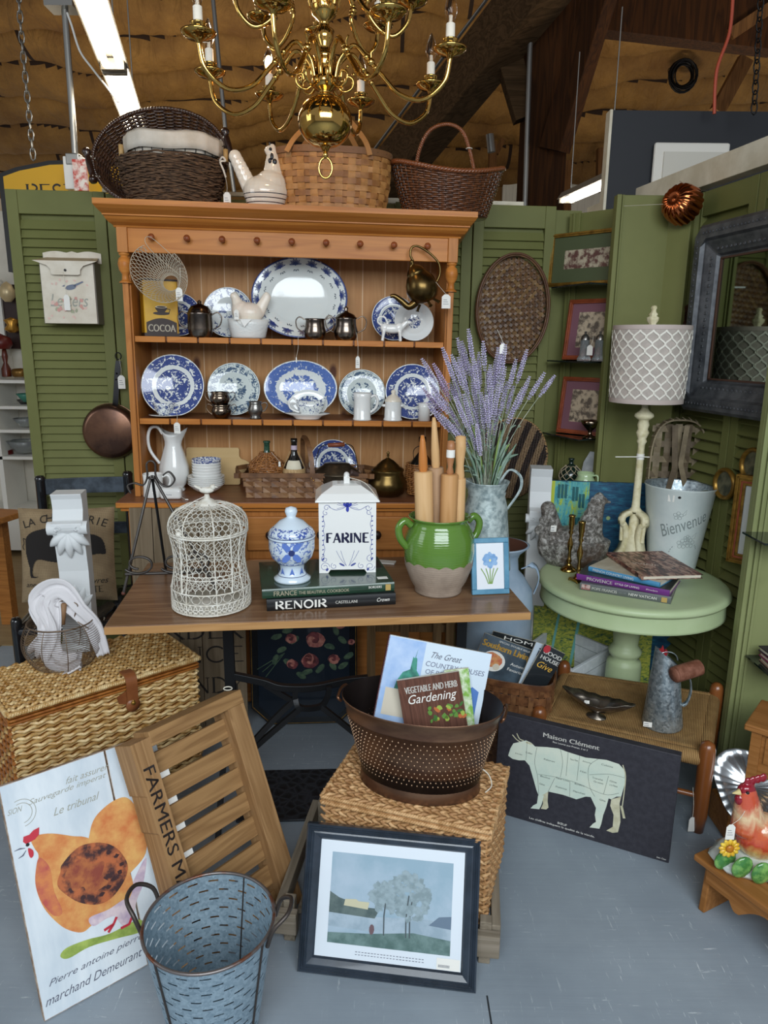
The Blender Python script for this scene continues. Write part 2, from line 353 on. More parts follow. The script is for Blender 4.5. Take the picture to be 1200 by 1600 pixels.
def beam(mb,p,q,a,c,m,up=(0,0,1)):
    p=np.array(p,float);q=np.array(q,float);mb.sweep([p,q],up,[(-a/2,-c/2),(a/2,-c/2),(a/2,c/2),(-a/2,c/2)],m,smooth=False)
P1=aty(560,335,8.6);P2=aty(865,-45,6.6)
b=MB();beam(b,P1,P2,.3,.42,m_beam);b.tube([P1+[-.16,0,.26],P2+[-.16,0,.26]],.018,mat('conduit','#8f8d88',.4,.8));struct('trim_2',b,bevel=.01)
b=MB()
for z0,z1 in((0,4.9),):b.hexa([(1.24,7,z0),(1.62,7,z0),(1.62,7.34,z0),(1.24,7.34,z0),(1.24,7,z1),(1.62,7,z1),(1.62,7.34,z1),(1.24,7.34,z1)],m_beamv)
struct('trim_3',b,bevel=.012)
b=MB();beam(b,aty(866,235,6.9),aty(945,-30,6.6),.16,.24,m_beamv);beam(b,aty(822,185,7.1),aty(778,35,7.1),.16,.22,m_beam);struct('trim_4',b,bevel=.01)
b=MB();beam(b,aty(900,8,7.5),aty(1215,45,7.5),.2,.42,m_beamv);beam(b,aty(1120,175,9),aty(1165,92,9),.1,.16,m_stud);beam(b,aty(1140,55,7.4),aty(1215,5,7.4),.07,.1,m_stud)
struct('trim_5',b)
b=MB()
for px,y0,y1 in((769,222,290),(885,252,330),(938,232,300),(617,222,260)):beam(b,aty(px,y1,12.5),aty(px+1,y0,12.5),.12,.14,m_stud,(0,1,0))
beam(b,aty(775,240,12.5),aty(786,218,12.5),.08,.08,m_stud,(0,1,0));struct('trim_6',b)
# conduits and pole
b=MB();b.tube([aty(831,-20,6.9),aty(820,322,6.9)],.024,mat('conduit','#8f8d88'));tag(b.build('conduit_pipe'),'thin pale vertical conduit pipe running up the edge of the dark timber post','pipe')
b=MB();b.tube([aty(333,0,5),aty(352,200,5),aty(366,300,5)],.014,mat('conduit','#8f8d88'));tag(b.build('conduit_pipe'),'thin dull steel rod seen behind the left arms of the chandelier','pipe')
b=MB();b.tube([aty(765,210,8.2),aty(768,238,8.2)],.045,mat('conduit','#8f8d88'));tag(b.build('pipe_coupling'),'short grey conduit coupling at foot of the diagonal timber beam','pipe')
m_steel=mat('galv_dull','#a7a6a0',.35,.85);m_plast=mat('white_plastic','#e8e6df',.4)
o=thing('outlet_pole','pale steel drop pole with a white outlet box hanging by the left basket','pole')
b=MB();b.tube([aty(98,-40,4.3),aty(101,12,4.3),aty(118,250,4.3)],.017,m_steel,10);b.build('pole',o)
b=MB();q=aty(119,272,4.3);b.box(q,(.11,.07,.17),m_plast);b.box(q+[0,-.01,-.13+.20],(.075,.06,.06),m_steel);b.build('outlet_box',o,bevel=.006)
b=MB();b.box(aty(98,11,4.3),(.15,.12,.03),m_steel);b.build('bracket',o)
b=MB();b.box(aty(126,274,4.25),(.075,.02,.16),mat('label_red','#c94a3c',.5,c2='#f0e6dc',ns=30));b.build('cable_reel_label',o)
b=MB();b.tube(smooth_path([aty(105,20,4.2),aty(112,40,4.2),aty(125,80,4.2),(aty(145,108,4.2)),aty(170,140,4.2),aty(185,160,4.2)],6),.006,m_plast);tag(b.build('power_cord'),'thin pale cord drooping from the ceiling beside the fluorescent lights','cord')
def chain(pts,r,name,label,m):
    mb=MB();P=smooth_path(pts,40);d=np.r_[0,np.cumsum(np.linalg.norm(np.diff(P,axis=0),axis=1))];n=int(d[-1]/(r*3.1));S=[np.array([np.interp(k*d[-1]/n,d,P[:,i])for i in range(3)])for k in range(n+1)]
    for k in range(n):
        a,c=S[k],S[k+1];ax=(c-a);L=np.linalg.norm(ax)*.72;ax/=np.linalg.norm(ax);sd=np.cross(ax,[0,1,0]if k%2 else[1,.3,0]);sd/=np.linalg.norm(sd);mid=(a+c)/2
        mb.tube([mid+ax*L*cos(t_)+sd*r*sin(t_)for t_ in np.linspace(0,2*pi,9)[:-1]],r*.28,m,4,closed=True)
    return tag(mb.build(name),label,'chain')
m_iron=mat('dark_iron','#1d1c1c',.45,.6)
chain([aty(28,-30,4.6),aty(34,60,4.6),aty(52,248,4.6)],.016,'hanging_chain','fine pale chain holding up the yellow sign at the far left',m_steel)
chain([aty(1190,-20,3.2),aty(1178,176,3.2)],.012,'hanging_chain','dark iron chain hanging at the top right corner above the black board',m_iron)
b=MB();b.tube(smooth_path([aty(1146,-20,3.3),aty(1140,50,3.3),aty(1120,110,3.3),aty(1116,178,3.3)],8),.007,mat('orange_cord','#a8452c',.5));tag(b.build('extension_cord'),'orange-red extension cord hanging from the roof beside the dark chain','cord')
b=MB();q=aty(1066,119,11.0)
for k in range(9):
    r=1.5*(.085+.012*(k%5));b.tube([q+np.array([r*cos(a)+.01*sin(k*3),.02*sin(2*a+k)-.008*k,r*1.05*sin(a)+.01*cos(k)])for a in np.linspace(0,2*pi,20)[:-1]],.012,m_iron,5,closed=True)
b.tube(smooth_path([q+[-.08,0,.06],q+[-.2,0,.09],q+[-.16,0,-.06],q+[-.1,0,0]],6),.005,m_iron);tag(b.build('cable_coil'),'coil of black cable hung against the brown insulation','cable')
# fluorescent lights
m_tube=mat('tube_glow','#ffffff',.5,emit='#fff3e0',es=14);m_tube2=mat('tube_glow_dim','#ffffff',.5,emit='#fff6e8',es=9)
m_fix=mat('fixture_enamel','#8a8477',.5)
def fluo(p,q,label,mt,wd=.13,chains=True):
    p=np.array(p);q=np.array(q);o=thing('fluorescent_light',label,'ceiling light',None,'twin-tube shop lights under the roof')
    d=(q-p)/np.linalg.norm(q-p);sd=np.cross(d,[0,0,1.]);sd/=np.linalg.norm(sd)
    b=MB();b.sweep([p,q],(0,0,1),[(-wd*.55,.0),(-wd*.3,.05),(wd*.3,.05),(wd*.55,.0),(wd*.5,0),(wd*.25,.03),(-wd*.25,.03),(-wd*.5,0)],m_fix,smooth=False)
    for e,k in((p,1),(q,-1)):b.box(e+d*.02*k+[0,0,-.005],(wd*.9,.03,.05),m_fix)
    b.build('reflector',o)
    for k in(-1,1):b=MB();b.cyl(p+d*.04+sd*k*wd*.26-[0,0,.012],q-d*.04+sd*k*wd*.26-[0,0,.012],.016,mt,12);b.build('fluorescent_tube',o)
    if chains:
        b=MB()
        for e in(p+d*.12,q-d*.12):b.tube([e+[0,0,.04],e+[0,0,1.0]],.004,m_steel)
        b.build('hanger',o)
pa=aty(128,-40,3.07);pb=aty(178,104,3.98);pb[2]=pa[2];pc=aty(204,160,4.5);dd=(pb-pa)/np.linalg.norm(pb-pa)
fluo(pa-dd*.2,pb-dd*.01,'bright twin-tube fluorescent light at the upper left, nearer of the two',m_tube);fluo(pb+dd*.01,pb+dd*1.2,'twin-tube fluorescent light ending just above the big dark basket',m_tube)
fluo(aty(884,312,6),aty(962,278,4.9),'fluorescent light glowing above the white rail near the timber post',m_tube2,.13)
# yellow sign
m_yel=mat('sign_yellow','#d9a61f',.45);m_blk=mat('black_paint','#161514',.4)
o=thing('hanging_sign','yellow arched hanging sign with black lettering BEST behind the left shutter','sign',Matrix(Frame(*aty(80,300,4.5)[:2],-3).M))
zz=aty(80,300,4.5)[2];out=[(-.31,-.45),(-.31,.10),(-.20,.135),(0,.17),(.2,.175),(.45,.16),(.55,.12),(.55,-.45)]
b=MB();b.poly([(x*1.0,zz+z)for x,z in out],m_blk,0,.04);b.build('sign_frame',o,bevel=.004)
b=MB();b.poly([(x*.93+(.008),zz+z*.9-.006)for x,z in out],m_yel,-.003,.003);b.build('sign_face',o)
b=MB();serif(b,'BEST',(.0,zz+.0),.31,.085,m_blk,-.005);b.build('lettering',o)
# back-left partition wall with white display shelves
b=MB();b.b2((-4.9,5.0,0),(-1.2,5.1,2.28),m_white);struct('wall_partition',b)
m_shelf=mat('shelf_white','#dcdad2',.5)
o=thing('display_shelves','white wall shelves of small glassware seen left of the green shutter','shelving')
FS=Frame(-3.2,4.98,0)
for py in(883,1024,1152,1297):
    yy=340+py/3.478;x,z=FS.L(30,yy,-.25);b=MB(FS.M);b.b2((-.9,-.27,z-.02),(1.1,0,z),m_shelf);b.build('shelf',o)
b=MB(FS.M);x,_=FS.L(2,700,-.27);b.b2((x-.03,-.27,.2),(x,0,1.35),m_shelf);b.build('upright',o)
b=MB(FS.M);b.b2((-.9,-.3,.05),(1.1,0,.33),m_shelf);b.build('base_board',o)
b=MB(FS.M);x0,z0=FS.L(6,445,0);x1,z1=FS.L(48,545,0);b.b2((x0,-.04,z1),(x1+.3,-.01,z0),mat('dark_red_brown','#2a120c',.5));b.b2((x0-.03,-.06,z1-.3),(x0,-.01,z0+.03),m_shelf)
o=tag(b.build('open_cabinet'),'dark recess with a pale frame on the far left wall','cabinet')
m_glass=mat('clear_glass','#f4f8f7',.03,trans=1,ior=1.45);m_cut=mat('pressed_glass','#e6ecec',.12,trans=.85,ior=1.5,bump=.4,bs=120)
bowl=[(.01,0),(.035,0),(.05,.02),(.075,.055),(.07,.055),(.045,.022),(.0,.012)]
def small(px,py,prof,m,name,label,cat,v=-.16,k=1,grp='small wares on the far shelves'):
    x,z=FS.L(px,py,v);b=MB();b.lathe([(r*k,zz*k)for r,zz in prof],m,20);tag(b.build(name),label,cat,grp,FS.M@T(x,v,z+.001))
small(45,340+1012/3.478-3,bowl,mat('teal_glass','#3c7a68',.2),'glass_bowl','small teal bowl on the second shelf at far left','bowl')
small(40,340+1138/3.478-1,bowl,m_cut,'glass_bowl','clear shallow bowl on the third shelf at far left','bowl',k=1.0)
small(40,340+1280/3.478-1,bowl,m_cut,'glass_bowl','clear wide cut-glass bowl on the lowest far-left shelf','bowl',k=1.5)
small(11,340+868/3.478-1,[(.03,0),(.03,.05),(.012,.09),(.02,.13),(.012,.18),(0,.19)],mat('amber_brown','#5a2413',.3),'amber_bottle','little amber bottle on the top far-left shelf','bottle')
small(33,340+868/3.478-1,[(.05,0),(.06,.03),(.05,.05),(0,.055)],mat('brass_dark','#7a5a2a',.35,.7),'brass_dish','low dark brass dish on the top far-left shelf','dish')
small(10,340+1295/3.478-1,[(.045,0),(.045,.035),(0,.04)],mat('dark_red','#5a1712',.4),'red_box','small dark red tin on the lowest far-left shelf','box')
small(13,474-2,[(.02,0),(.045,.03),(.05,.07),(.03,.11),(0,.13)],mat('ornament_gold','#c9b48a',.35,.3),'hanging_ornament','pale round ornament hanging in the dark recess at far left','ornament',v=-.1)
small(20,520,[(.02,0),(.05,.02),(.03,.05),(.05,.08),(0,.1)],mat('gilt','#b5853a',.35,.8),'gilt_ornament','gilt wall ornament low in the dark recess at far left','ornament',v=-.1)
small(3,340+715/3.478,[(.05,0),(.07,.03),(.06,.07),(.02,.09),(0,.1)],mat('dark_red','#5a1712',.4),'red_kettle','dark red kettle cut off by the left edge of the frame','kettle')
small(38,340+1002/3.478+4,bowl,mat('dark_glassware','#3b3a36',.3),'dark_dish','dark little dish beside the teal bowl at far left','dish',v=-.1,k=.6)
# oak table at the far left
m_oak=wood('orange_oak','#b5793f','#8d5a2c',axis=0,rough=.4)
o=thing('side_table','orange-brown wooden table corner at the far left edge','table');q=aty(42,797,3.5);b=MB();zt=q[2]
b.hexa([(q[0]-.9,q[1]-.5,zt-.03),(q[0]-.12,q[1]-.5,zt-.03),(q[0],q[1],zt-.03),(q[0]-.9,q[1]+.2,zt-.03),(q[0]-.9,q[1]-.5,zt),(q[0]-.12,q[1]-.5,zt),(q[0],q[1],zt),(q[0]-.9,q[1]+.2,zt)],m_oak);b.build('tabletop',o,bevel=.004)
for dx,dy in((-.22,-.4),(-.8,-.4),(-.8,.1),(-.15,.0)):b=MB();b.b2((q[0]+dx-.03,q[1]+dy-.03,.007),(q[0]+dx+.03,q[1]+dy+.03,zt-.031),m_oak);b.build('leg',o)
# ---------------------------------------------------------------- green louvred shutters round the booth
t=NT('green_paint');c=t.ramp(t.noise(t.coord((1,1,1)),2.5,4),[(.35,'#66683a'),(.7,'#717343')]);t.col(c);t.p(rough=.55,spec=.25);t.bump(t.noise(t.coord((20,20,2)),3,3),.05,.001);GREEN=t.m
GREEN2=mat('green_paint_light','#8a9060',.5,c2='#7d8355',ns=3)
OC=atz(453,785,.86);HF=Frame(OC[0],OC[1],5.0,.6)
BK=Frame(OC[0],OC[1],5.5);BV=.50
def louver(fr,x0,x1,z0,z1,v,name='louvred_shutter',label='',grp='green louvred shutters forming the booth walls',st=.045,th=.03,gap=.0345,rails=True,horiz=True,SLN=(0,-.93,.36),SLW=.019):
    o=thing(name,label,'shutter',fr.M@T(x0,v,z0),grp);W=x1-x0;H=z1-z0
    for xa in(0,W-st):b=MB();b.b2((xa,0,0),(xa+st,th,H),GREEN);b.build('stile',o,bevel=.002)
    for za,zb in((0,.12),(H-.09,H)):b=MB();b.b2((st,.002,za),(W-st,th-.002,zb),GREEN);b.build('rail',o,bevel=.002)
    b=MB();z=.12+gap*.5
    while z<H-.095:
        if not(rails and abs(z-H*.5)<.03+gap*.4):
            b.sweep([(st-.002,th*.5,z),(W-st+.002,th*.5,z)],SLN,[(-SLW,-.003),(SLW,-.003),(SLW,.003),(-SLW,.003)],GREEN,smooth=False)
        z+=gap
    b.b2((st,th-.003,.1),(W-st,th-.001,H-.08),GREEN);b.build('louvre_slats',o);return o
louver(BK,-1.118,-.735,.01,2.036,BV,label='green louvred shutter at the left carrying the white letter box',rails=False)
louver(BK,-.730,-.345,.01,2.03,BV,label='green louvred shutter half hidden behind the left side of the dresser',rails=False)
louver(BK,-.34,.05,.01,2.02,BV,label='green louvred shutter behind the middle of the pine dresser',rails=False)
louver(BK,.055,.44,.01,2.02,BV,label='green louvred shutter behind the right middle of the dresser',rails=False)
louver(BK,.445,.775,.01,2.03,BV,label='green louvred shutter partly showing right of the dresser cornice',rails=False)
louver(BK,.78,1.136,.01,2.03,BV,label='green louvred shutter behind the oval woven tray',rails=False)
# chamfer wall with glass corner shelves
CH0=atp(872,600,BK.O+BK.v*BV,BK.v);CF=Frame(CH0[0]+.01,CH0[1],-45)
b=MB(CF.M);b.b2((0,0,0),(.52,.03,2.0),GREEN);b.b2((0,-.012,0),(.05,0,2.0),GREEN);b.b2((.02,-.02,0),(.03,-.012,2.0),GREEN);struct('wall_corner',b,bevel=.002)
b=MB(BK.M);b.b2((1.10,BV+.031,0),(1.26,BV+.05,2.02),GREEN);struct('wall_filler',b)
# flat green partition
PF=Frame(.885,2.95,0);b=MB(PF.M);b.b2((0,0,0),(.33,.03,2.02),GREEN);b.b2((0,-.014,0),(.018,0,2.02),GREEN);b.b2((.022,-.008,0),(.03,0,2.02),GREEN);b.b2((.30,-.012,0),(.325,0,2.02),GREEN)
struct('wall_panel',b,bevel=.002)
# right wall
WD=np.array([-.187,1,0]);WD/=np.linalg.norm(WD);WR=Frame(1.33,2.3,math.degrees(math.atan2(-WD[1],-WD[0]))) # x runs toward the viewer, y into the wall
def rw(px,py,v=0):return WR.L(px,py,v)
for xa,xb,lb in((-.68,-.33,'green louvred shutter behind the lead-grey mirror, far end of right wall'),(-.325,.03,'green louvred shutter on the right wall below the mirror, behind the gilt picture'),(.035,.39,'green louvred shutter on the right wall nearest the viewer')):
    o=louver(WR,xa,xb,.01,2.03,.0,label=lb,rails=False,st=.04,gap=.042,SLN=(0,-.75,.66),SLW=.021)
m_rail=mat('rail_white','#d5cdb8',.6,c2='#c2b8a0',ns=6)
b=MB(WR.M);b.b2((-1.6,-.02,2.045),(.75,.035,2.135),m_rail);b.b2((-1.6,.035,2.10),(.75,.10,2.135),m_rail);tag(b.build('top_rail',bevel=.002),'cream painted timber rail along the top of the right wall','rail')
b=MB(BK.M);b.b2((.02,BV+.032,2.03),(1.0,BV+.06,2.05),m_rail);b.b2((-.75,BV+.032,2.04),(.1,BV+.05,2.055),m_rail);tag(b.build('top_rail'),'thin cream strip along the top of the back shutters','rail')
# black board above right wall
b=MB();q0=aty(957,172,3.4);q1=aty(1290,172,3.4);zt=q0[2];b.b2((q0[0],3.4,1.9),(q1[0],3.44,zt),mat('board_black','#1b1d22',.6));o=b.build('display_board');tag(o,'large matt black board standing above the cream rail at top right','board')
b=MB();b.b2((q0[0]-.012,3.39,1.9),(q0[0],3.45,zt),m_rail);b.build('edge_strip',o)
o=thing('framed_mat','pale padded frame hung on the black board behind the rail','picture frame');p0=aty(1021,224,3.39);p1=aty(1130,300,3.39)
b=MB();b.b2((p0[0],3.365,p1[2]),(p1[0],3.388,p0[2]),mat('linen_white','#d4d0c6',.7));b.build('frame',o,bevel=.01);b=MB();b.b2((p0[0]+.04,3.357,p1[2]),(p1[0],3.365,p0[2]-.04),mat('linen_shadow','#c0bcb0',.7));b.b2((p0[0]+.09,3.35,p1[2]),(p1[0],3.357,p0[2]-.14),m_blk);b.build('panel',o)
# green end panel at right with moulded edge
b=MB();q=(1.19,2.25);b.b2((q[0],2.235,0),(1.9,2.262,2.1),GREEN2);b.b2((q[0],2.222,0),(q[0]+.014,2.235,2.1),GREEN2);b.b2((q[0]+.022,2.226,0),(q[0]+.032,2.235,2.1),GREEN2);b.b2((q[0]+.04,2.229,0),(q[0]+.05,2.235,2.1),GREEN2)
struct('wall_end',b,bevel=.002)
# ================================================================== PINE DRESSER
m_pine=wood('pine','#bf7f43','#a66832',axis=0,s=1.0,rough=.42,knots='#6b3c1e');m_pinev=wood('pine_upright','#bb7b40','#a36730',axis=2,s=1.0,rough=.42)
m_pinec=wood('pine_cornice','#c4803c','#aa672b',axis=0,s=.8,rough=.38)
m_back=wood('pine_boards','#c4925f','#b07c4b',axis=2,s=.9,rough=.5,knots='#5e3520',planks=(0,.093,'#e6c8a4'))
m_top=wood('pine_worktop','#8a5a3b','#6d4530',axis=0,s=1.0,rough=.32);m_knob=mat('knob_brown','#7a3d1d',.35,c2='#8d4a26',ns=30)
Z1=1.465;Z2=1.16;ZW=.86;VF=.12;VB=.385
H=thing('dresser','large open pine dresser with cornice, plate shelves and drawers','dresser',HF.M)
b=MB();b.b2((-.62,.03,.06),(.62,.44,.835),m_pinev);b.b2((-.60,.02,.02),(.60,.43,.06),m_pine);b.build('cabinet_body',H,bevel=.003)
b=MB();b.b2((-.655,0,.836),(.66,.455,ZW),m_top);b.b2((-.655,-.004,.838),(.66,.0,ZW-.003),m_pinec);b.b2((-.642,.012,.822),(.645,.03,.836),m_pinec);b.build('worktop',H,bevel=.005)
for i,(x0,x1)in enumerate(((-.56,-.21),(-.175,.20),(.235,.57))):
    for(z0,z1)in((.665,.80),)+(((.09,.63),)):
        b=MB();b.b2((x0,.012,z0),(x1,.03,z1),m_pine)
        nm='drawer' if z0>.5 else 'door'
        if nm=='door':b.b2((x0+.06,.004,z0+.07),(x1-.06,.012,z1-.07),m_pine)
        d=b.build(nm,H,bevel=.004)
        b=MB();kx=((x0+x1)/2,)if nm=='door' else(x0+.09,x1-.09)
        for k in kx:b=MB();b.lathe([(.0,-.02),(.016,-.018),(.018,-.008),(.009,0),(.009,.012),(0,.012)],mat('knob_dark','#2e1a12',.35),16,c=(k,.0,(z0+z1)/2),R=Matrix.Rotation(-pi/2,4,'X'));b.build('knob',d)
for x in(-.595,.595):b=MB();b.b2((x-.0125 if x<0 else x-.0125,VF,ZW),(x+.0125,.41,1.80),m_pinev);b.build('side_panel',H,bevel=.002)
b=MB();b.b2((-.6,VB,ZW),(.6,.41,1.80),m_back);b.build('back_boards',H)
prof=[(.024,0),(.024,.004),(.014,.01),(.012,.03),(.022,.045),(.026,.065),(.022,.083),(.013,.092),(.02,.098),(.02,.104),(0,.104)]
for x in(-.598,.598):
    b=MB();b.b2((x-.0185,VF-.028,1.755),(x+.0185,VF+.01,1.842),m_pinev);b.lathe([(r*.95,1.755-.104+z)for r,z in prof],m_pinec,24,c=(x,VF-.008,0));b.build('turned_post',H,bevel=.002)
    b=MB();b.b2((x-.0105,VF-.018,ZW),(x+.0105,VF,1.655),m_pinev);b.build('face_stile',H,bevel=.002)
b=MB();b.b2((-.58,VF-.02,1.757),(.58,VF,1.842),m_pinec);b.build('frieze',H,bevel=.002)
# moulded cornice
pc=[(.105,1.838),(.095,1.84),(.092,1.846),(.085,1.848),(.07,1.853),(.055,1.862),(.048,1.87),(.04,1.872),(.04,1.876),(.028,1.882),(.012,1.89),(.002,1.897),(-.002,1.90),(-.002,1.918),(.44,1.918),(.44,1.838)]
b=MB();n=len(pc);V=[]
for sx in(-1,1):
    for(y,z)in pc:e=(.105-y)if y<.11 else.107;V.append((sx*(.62+min(e,.107)*.42),y,z))
for k in range(n):V[k]=(V[k][0],V[k][1],V[k][2])
b.add(V,[(i,(i+1)%n,n+(i+1)%n,n+i)for i in range(n)][::1],m_pinec,False)
b.add(V[:n],[list(range(n))[::-1]],m_pinec);b.add(V[n:],[list(range(n))],m_pinec);b.build('cornice',H)
ZC=1.918
for k in range(9):
    x=-.49+k*.1235;b=MB();b.lathe([(.0,-.042),(.009,-.041),(.012,-.034),(.011,-.026),(.006,-.02),(.006,.0),(0,0)],m_knob,16,c=(x,VF-.02,1.803),R=Matrix.Rotation(-pi/2-.12,4,'X')@Matrix.Rotation(pi,4,'X')@Matrix.Rotation(pi,4,'X'));b.build('peg',H)
for z in(Z1,Z2):
    b=MB();b.b2((-.583,VF+.012,z-.018),(.583,VB,z),m_top)
    x=-.583;nn=10;wseg=1.166/nn
    for k in range(nn):b.b2((x+k*wseg+.0035,VF-.002,z-.021),(x+(k+1)*wseg-.0035,VF+.016,z+.0005),m_pinec)
    b.build('shelf',H,bevel=.0015)
# ================================================================== CHINA AND METAL WARES
m_china=mat('white_china','#e6e6e2',.12,coat=.4);m_cream=mat('cream_china','#e2d8c6',.14,coat=.4)
BLUE='#27366f'
def plate_mat(name,stops,blue=BLUE,white='#dfe3e0',sc=60,R=.13,blue2=None,oval=1,use_gen=True):
    """pattern density by distance from the plate's own centre"""
    t=NT(name);
    if R is None:R=0
    if use_gen:
        tc=t.n('ShaderNodeTexCoord');mp=t.n('ShaderNodeMapping');mp.inputs['Location'].default_value=(-1,-1,0);mp.inputs['Scale'].default_value=(2,2,0);t.l(tc.outputs['Generated'],mp.inputs[0]);v=mp.outputs[0]
    else:v=t.coord((1/R,1/(R*oval),0))
    ln=t.n('ShaderNodeVectorMath',operation='LENGTH');t.l(v,ln.inputs[0]);r=ln.outputs['Value']
    dens=t.ramp(r,[(p,(d,)*3+(1,))for p,d in stops],'CONSTANT' if False else 'LINEAR')
    n=t.noise(t.coord(),sc,3,.6,1.0);n=t.math('MULTIPLY',t.math('SUBTRACT',n,.33),3.0)
    f=t.math('GREATER_THAN',t.math('ADD',n,dens),1.0);f=t.math('MULTIPLY',f,t.math('GREATER_THAN',dens,.02))
    bl=t.mix(t.math('MULTIPLY',t.noise(t.coord(),sc*1.7,3),.8),blue,blue2 or '#4c609f');t.col(t.mix(f,white,bl));t.p(rough=.1,coat=.4);return t.m
pl_a=plate_mat('plate_floral_blue',[(0,.62),(.50,.62),(.53,.9),(.55,.0),(.66,.0),(.69,.95),(.72,.66),(.90,.72),(.93,.97),(.965,.97),(.975,0)],sc=70)
pl_b=plate_mat('plate_delft_green',[(0,.45),(.46,.4),(.50,.0),(.64,.0),(.67,.5),(.9,.52),(.93,0),(.95,.9),(.97,0)],blue='#33476f',blue2='#5c7a86',white='#d3dcd8',sc=80,R=.1)
pl_c=plate_mat('plate_willow',[(0,.7),(.45,.6),(.5,.3),(.58,.0),(.66,.0),(.7,.75),(.95,.9),(.975,0)],blue='#3a57a0',blue2='#6f8cc4',sc=65,R=.15,oval=.78)
pl_d=plate_mat('plate_floral_small',[(0,.38),(.38,.35),(.4,.0),(.62,0),(.66,.35),(.92,.35),(.95,.8),(.975,0)],blue='#3b4766',sc=60,R=.1,white='#d5dad8')
pl_e=plate_mat('plate_sprig',[(0,.48),(.33,.42),(.36,0),(.97,0)],blue='#39456a',sc=110,R=.09,white='#dcdfdd')
pl_g=plate_mat('platter_white',[(0,0),(.955,0),(.965,1),(1,1)],blue='#2f3c66',sc=50,R=.175,white='#d6dad6',oval=.80)
def plate_prof(R,depth=.10,rim=.62):return[(0,.003),(R*rim*.93,.003),(R*rim,.006),(R*rim+R*.05,depth*R*.55),(R*.97,depth*R*1.5),(R,depth*R*1.55),(R*.99,depth*R*1.55-.004),(R*rim+R*.03,depth*R*.4-.004),(R*rim*.9,-.002),(R*.5,-.004),(0,-.004)]
def plate(px0,px1,pyc,v,zs,m,label,lean=12,oval=1,grp='blue and white plates standing on the dresser',R0=None,name='dinner_plate',extra=None,roll=0):
    xc,wd,zc=HF.box(px0,px1,pyc,v);R=wd/2
    hz=R*oval;M=HF.M@T(xc,v,zs+.002+hz*cos(math.radians(lean))+.012*0,rx=90-lean);o=thing(name,label,'plate',M,grp)
    b=MB();b.lathe(plate_prof(R),m,64,ey=oval);b.build('plate_body',o)
    if extra:extra(o,R)
    return o
# second shelf plates
plate(222,320,600,.20,Z2,pl_a,'big dark blue patterned plate at far left of the middle shelf, behind the teacup')
plate(325,407,612,.28,Z2,pl_b,'green-blue scenic plate behind the two stacked metal cups')
plate(413,527,610,.27,Z2,pl_c,'oval blue willow platter behind the gravy boat',oval=.76,name='oval_platter')
plate(452,512,618,.225,Z2,plate_mat('plate_willow_small',[(0,.7),(.55,.62),(.62,0),(.97,0)],blue='#3f4f76',sc=70,R=.075,oval=.7),'smaller oval dish with a blue tree scene leaning on the willow platter',oval=.72,lean=14,name='oval_dish')
plate(529,602,614,.28,Z2,pl_b,'pale green-blue floral plate behind the white jug with a handle')
plate(602,687,603,.20,Z2,pl_a,'dark blue plate behind the lidded white sugar pot and the lavender')
# top shelf
plate(246,314,484,.28,Z1,pl_a,'blue patterned plate behind the wire basket and the cocoa tin')
plate(318,396,487,.28,Z1,pl_d,'white plate with scattered blue sprigs behind the white hen dish')
def flowers(o,R):
    b=MB(T(0,0,.0,rx=-90));mb_=mat('cornflower','#27376f',.2);mg_=mat('cornflower_leaf','#2f3b4d',.25)
    b.T=None
    for k in range(16):
        a=2*pi*k/16+.1;ca,sa=cos(a),sin(a);r0=.85;P=np.array([ca*R*r0,sa*R*r0*.80])
        for j in range(11):
            th=a+(j-5)*.30;L=.022 if j%2==0 else.017;d=np.array([cos(th),sin(th)]);nn=np.array([-d[1],d[0]])
            q=[P-d*.003-nn*.0008,P+d*L-nn*.0017,P+d*L*1.08,P+d*L+nn*.0017,P-d*.003+nn*.0008];b.add([(x,y,plate_z(R,x,y,.80)+.0012)for x,y in q],[(0,1,2,3,4)],mb_)
        d=np.array([ca,sa]);nn=np.array([-sa,ca])
        for s_ in(-1,1,0):
            c0=P-d*.017;e=c0-d*.006+nn*.011*s_;m0=(c0+e)/2+d*.004*abs(s_)
            q=[c0,m0+nn*.003,e,m0-nn*.003];b.add([(x,y,plate_z(R,x,y,.80)+.0012)for x,y in q],[(0,1,2,3)],mg_)
    b.build('flower_border',o)
def plate_z(R,x,y,ov):
    r=math.hypot(x,y/ov)/R;pr=plate_prof(R)[:6];return float(np.interp(r*R,[p[0]for p in pr],[p[1]for p in pr]))
plate(394,543,467,.26,Z1,pl_g,'very large oval white platter ringed with blue cornflowers on the top shelf',oval=.835,extra=flowers,name='oval_platter',lean=10)
plate(581,650,476,.27,Z1,pl_a,'dark blue plate behind the hanging brass teapot')
plate(616,677,499,.22,Z1,pl_e,'small white plate with one blue flower leaning beside the cow creamer',lean=14)
plate(483,558,710,.30,ZW,pl_a,'blue and white plate behind the wooden-handled pot on the worktop')
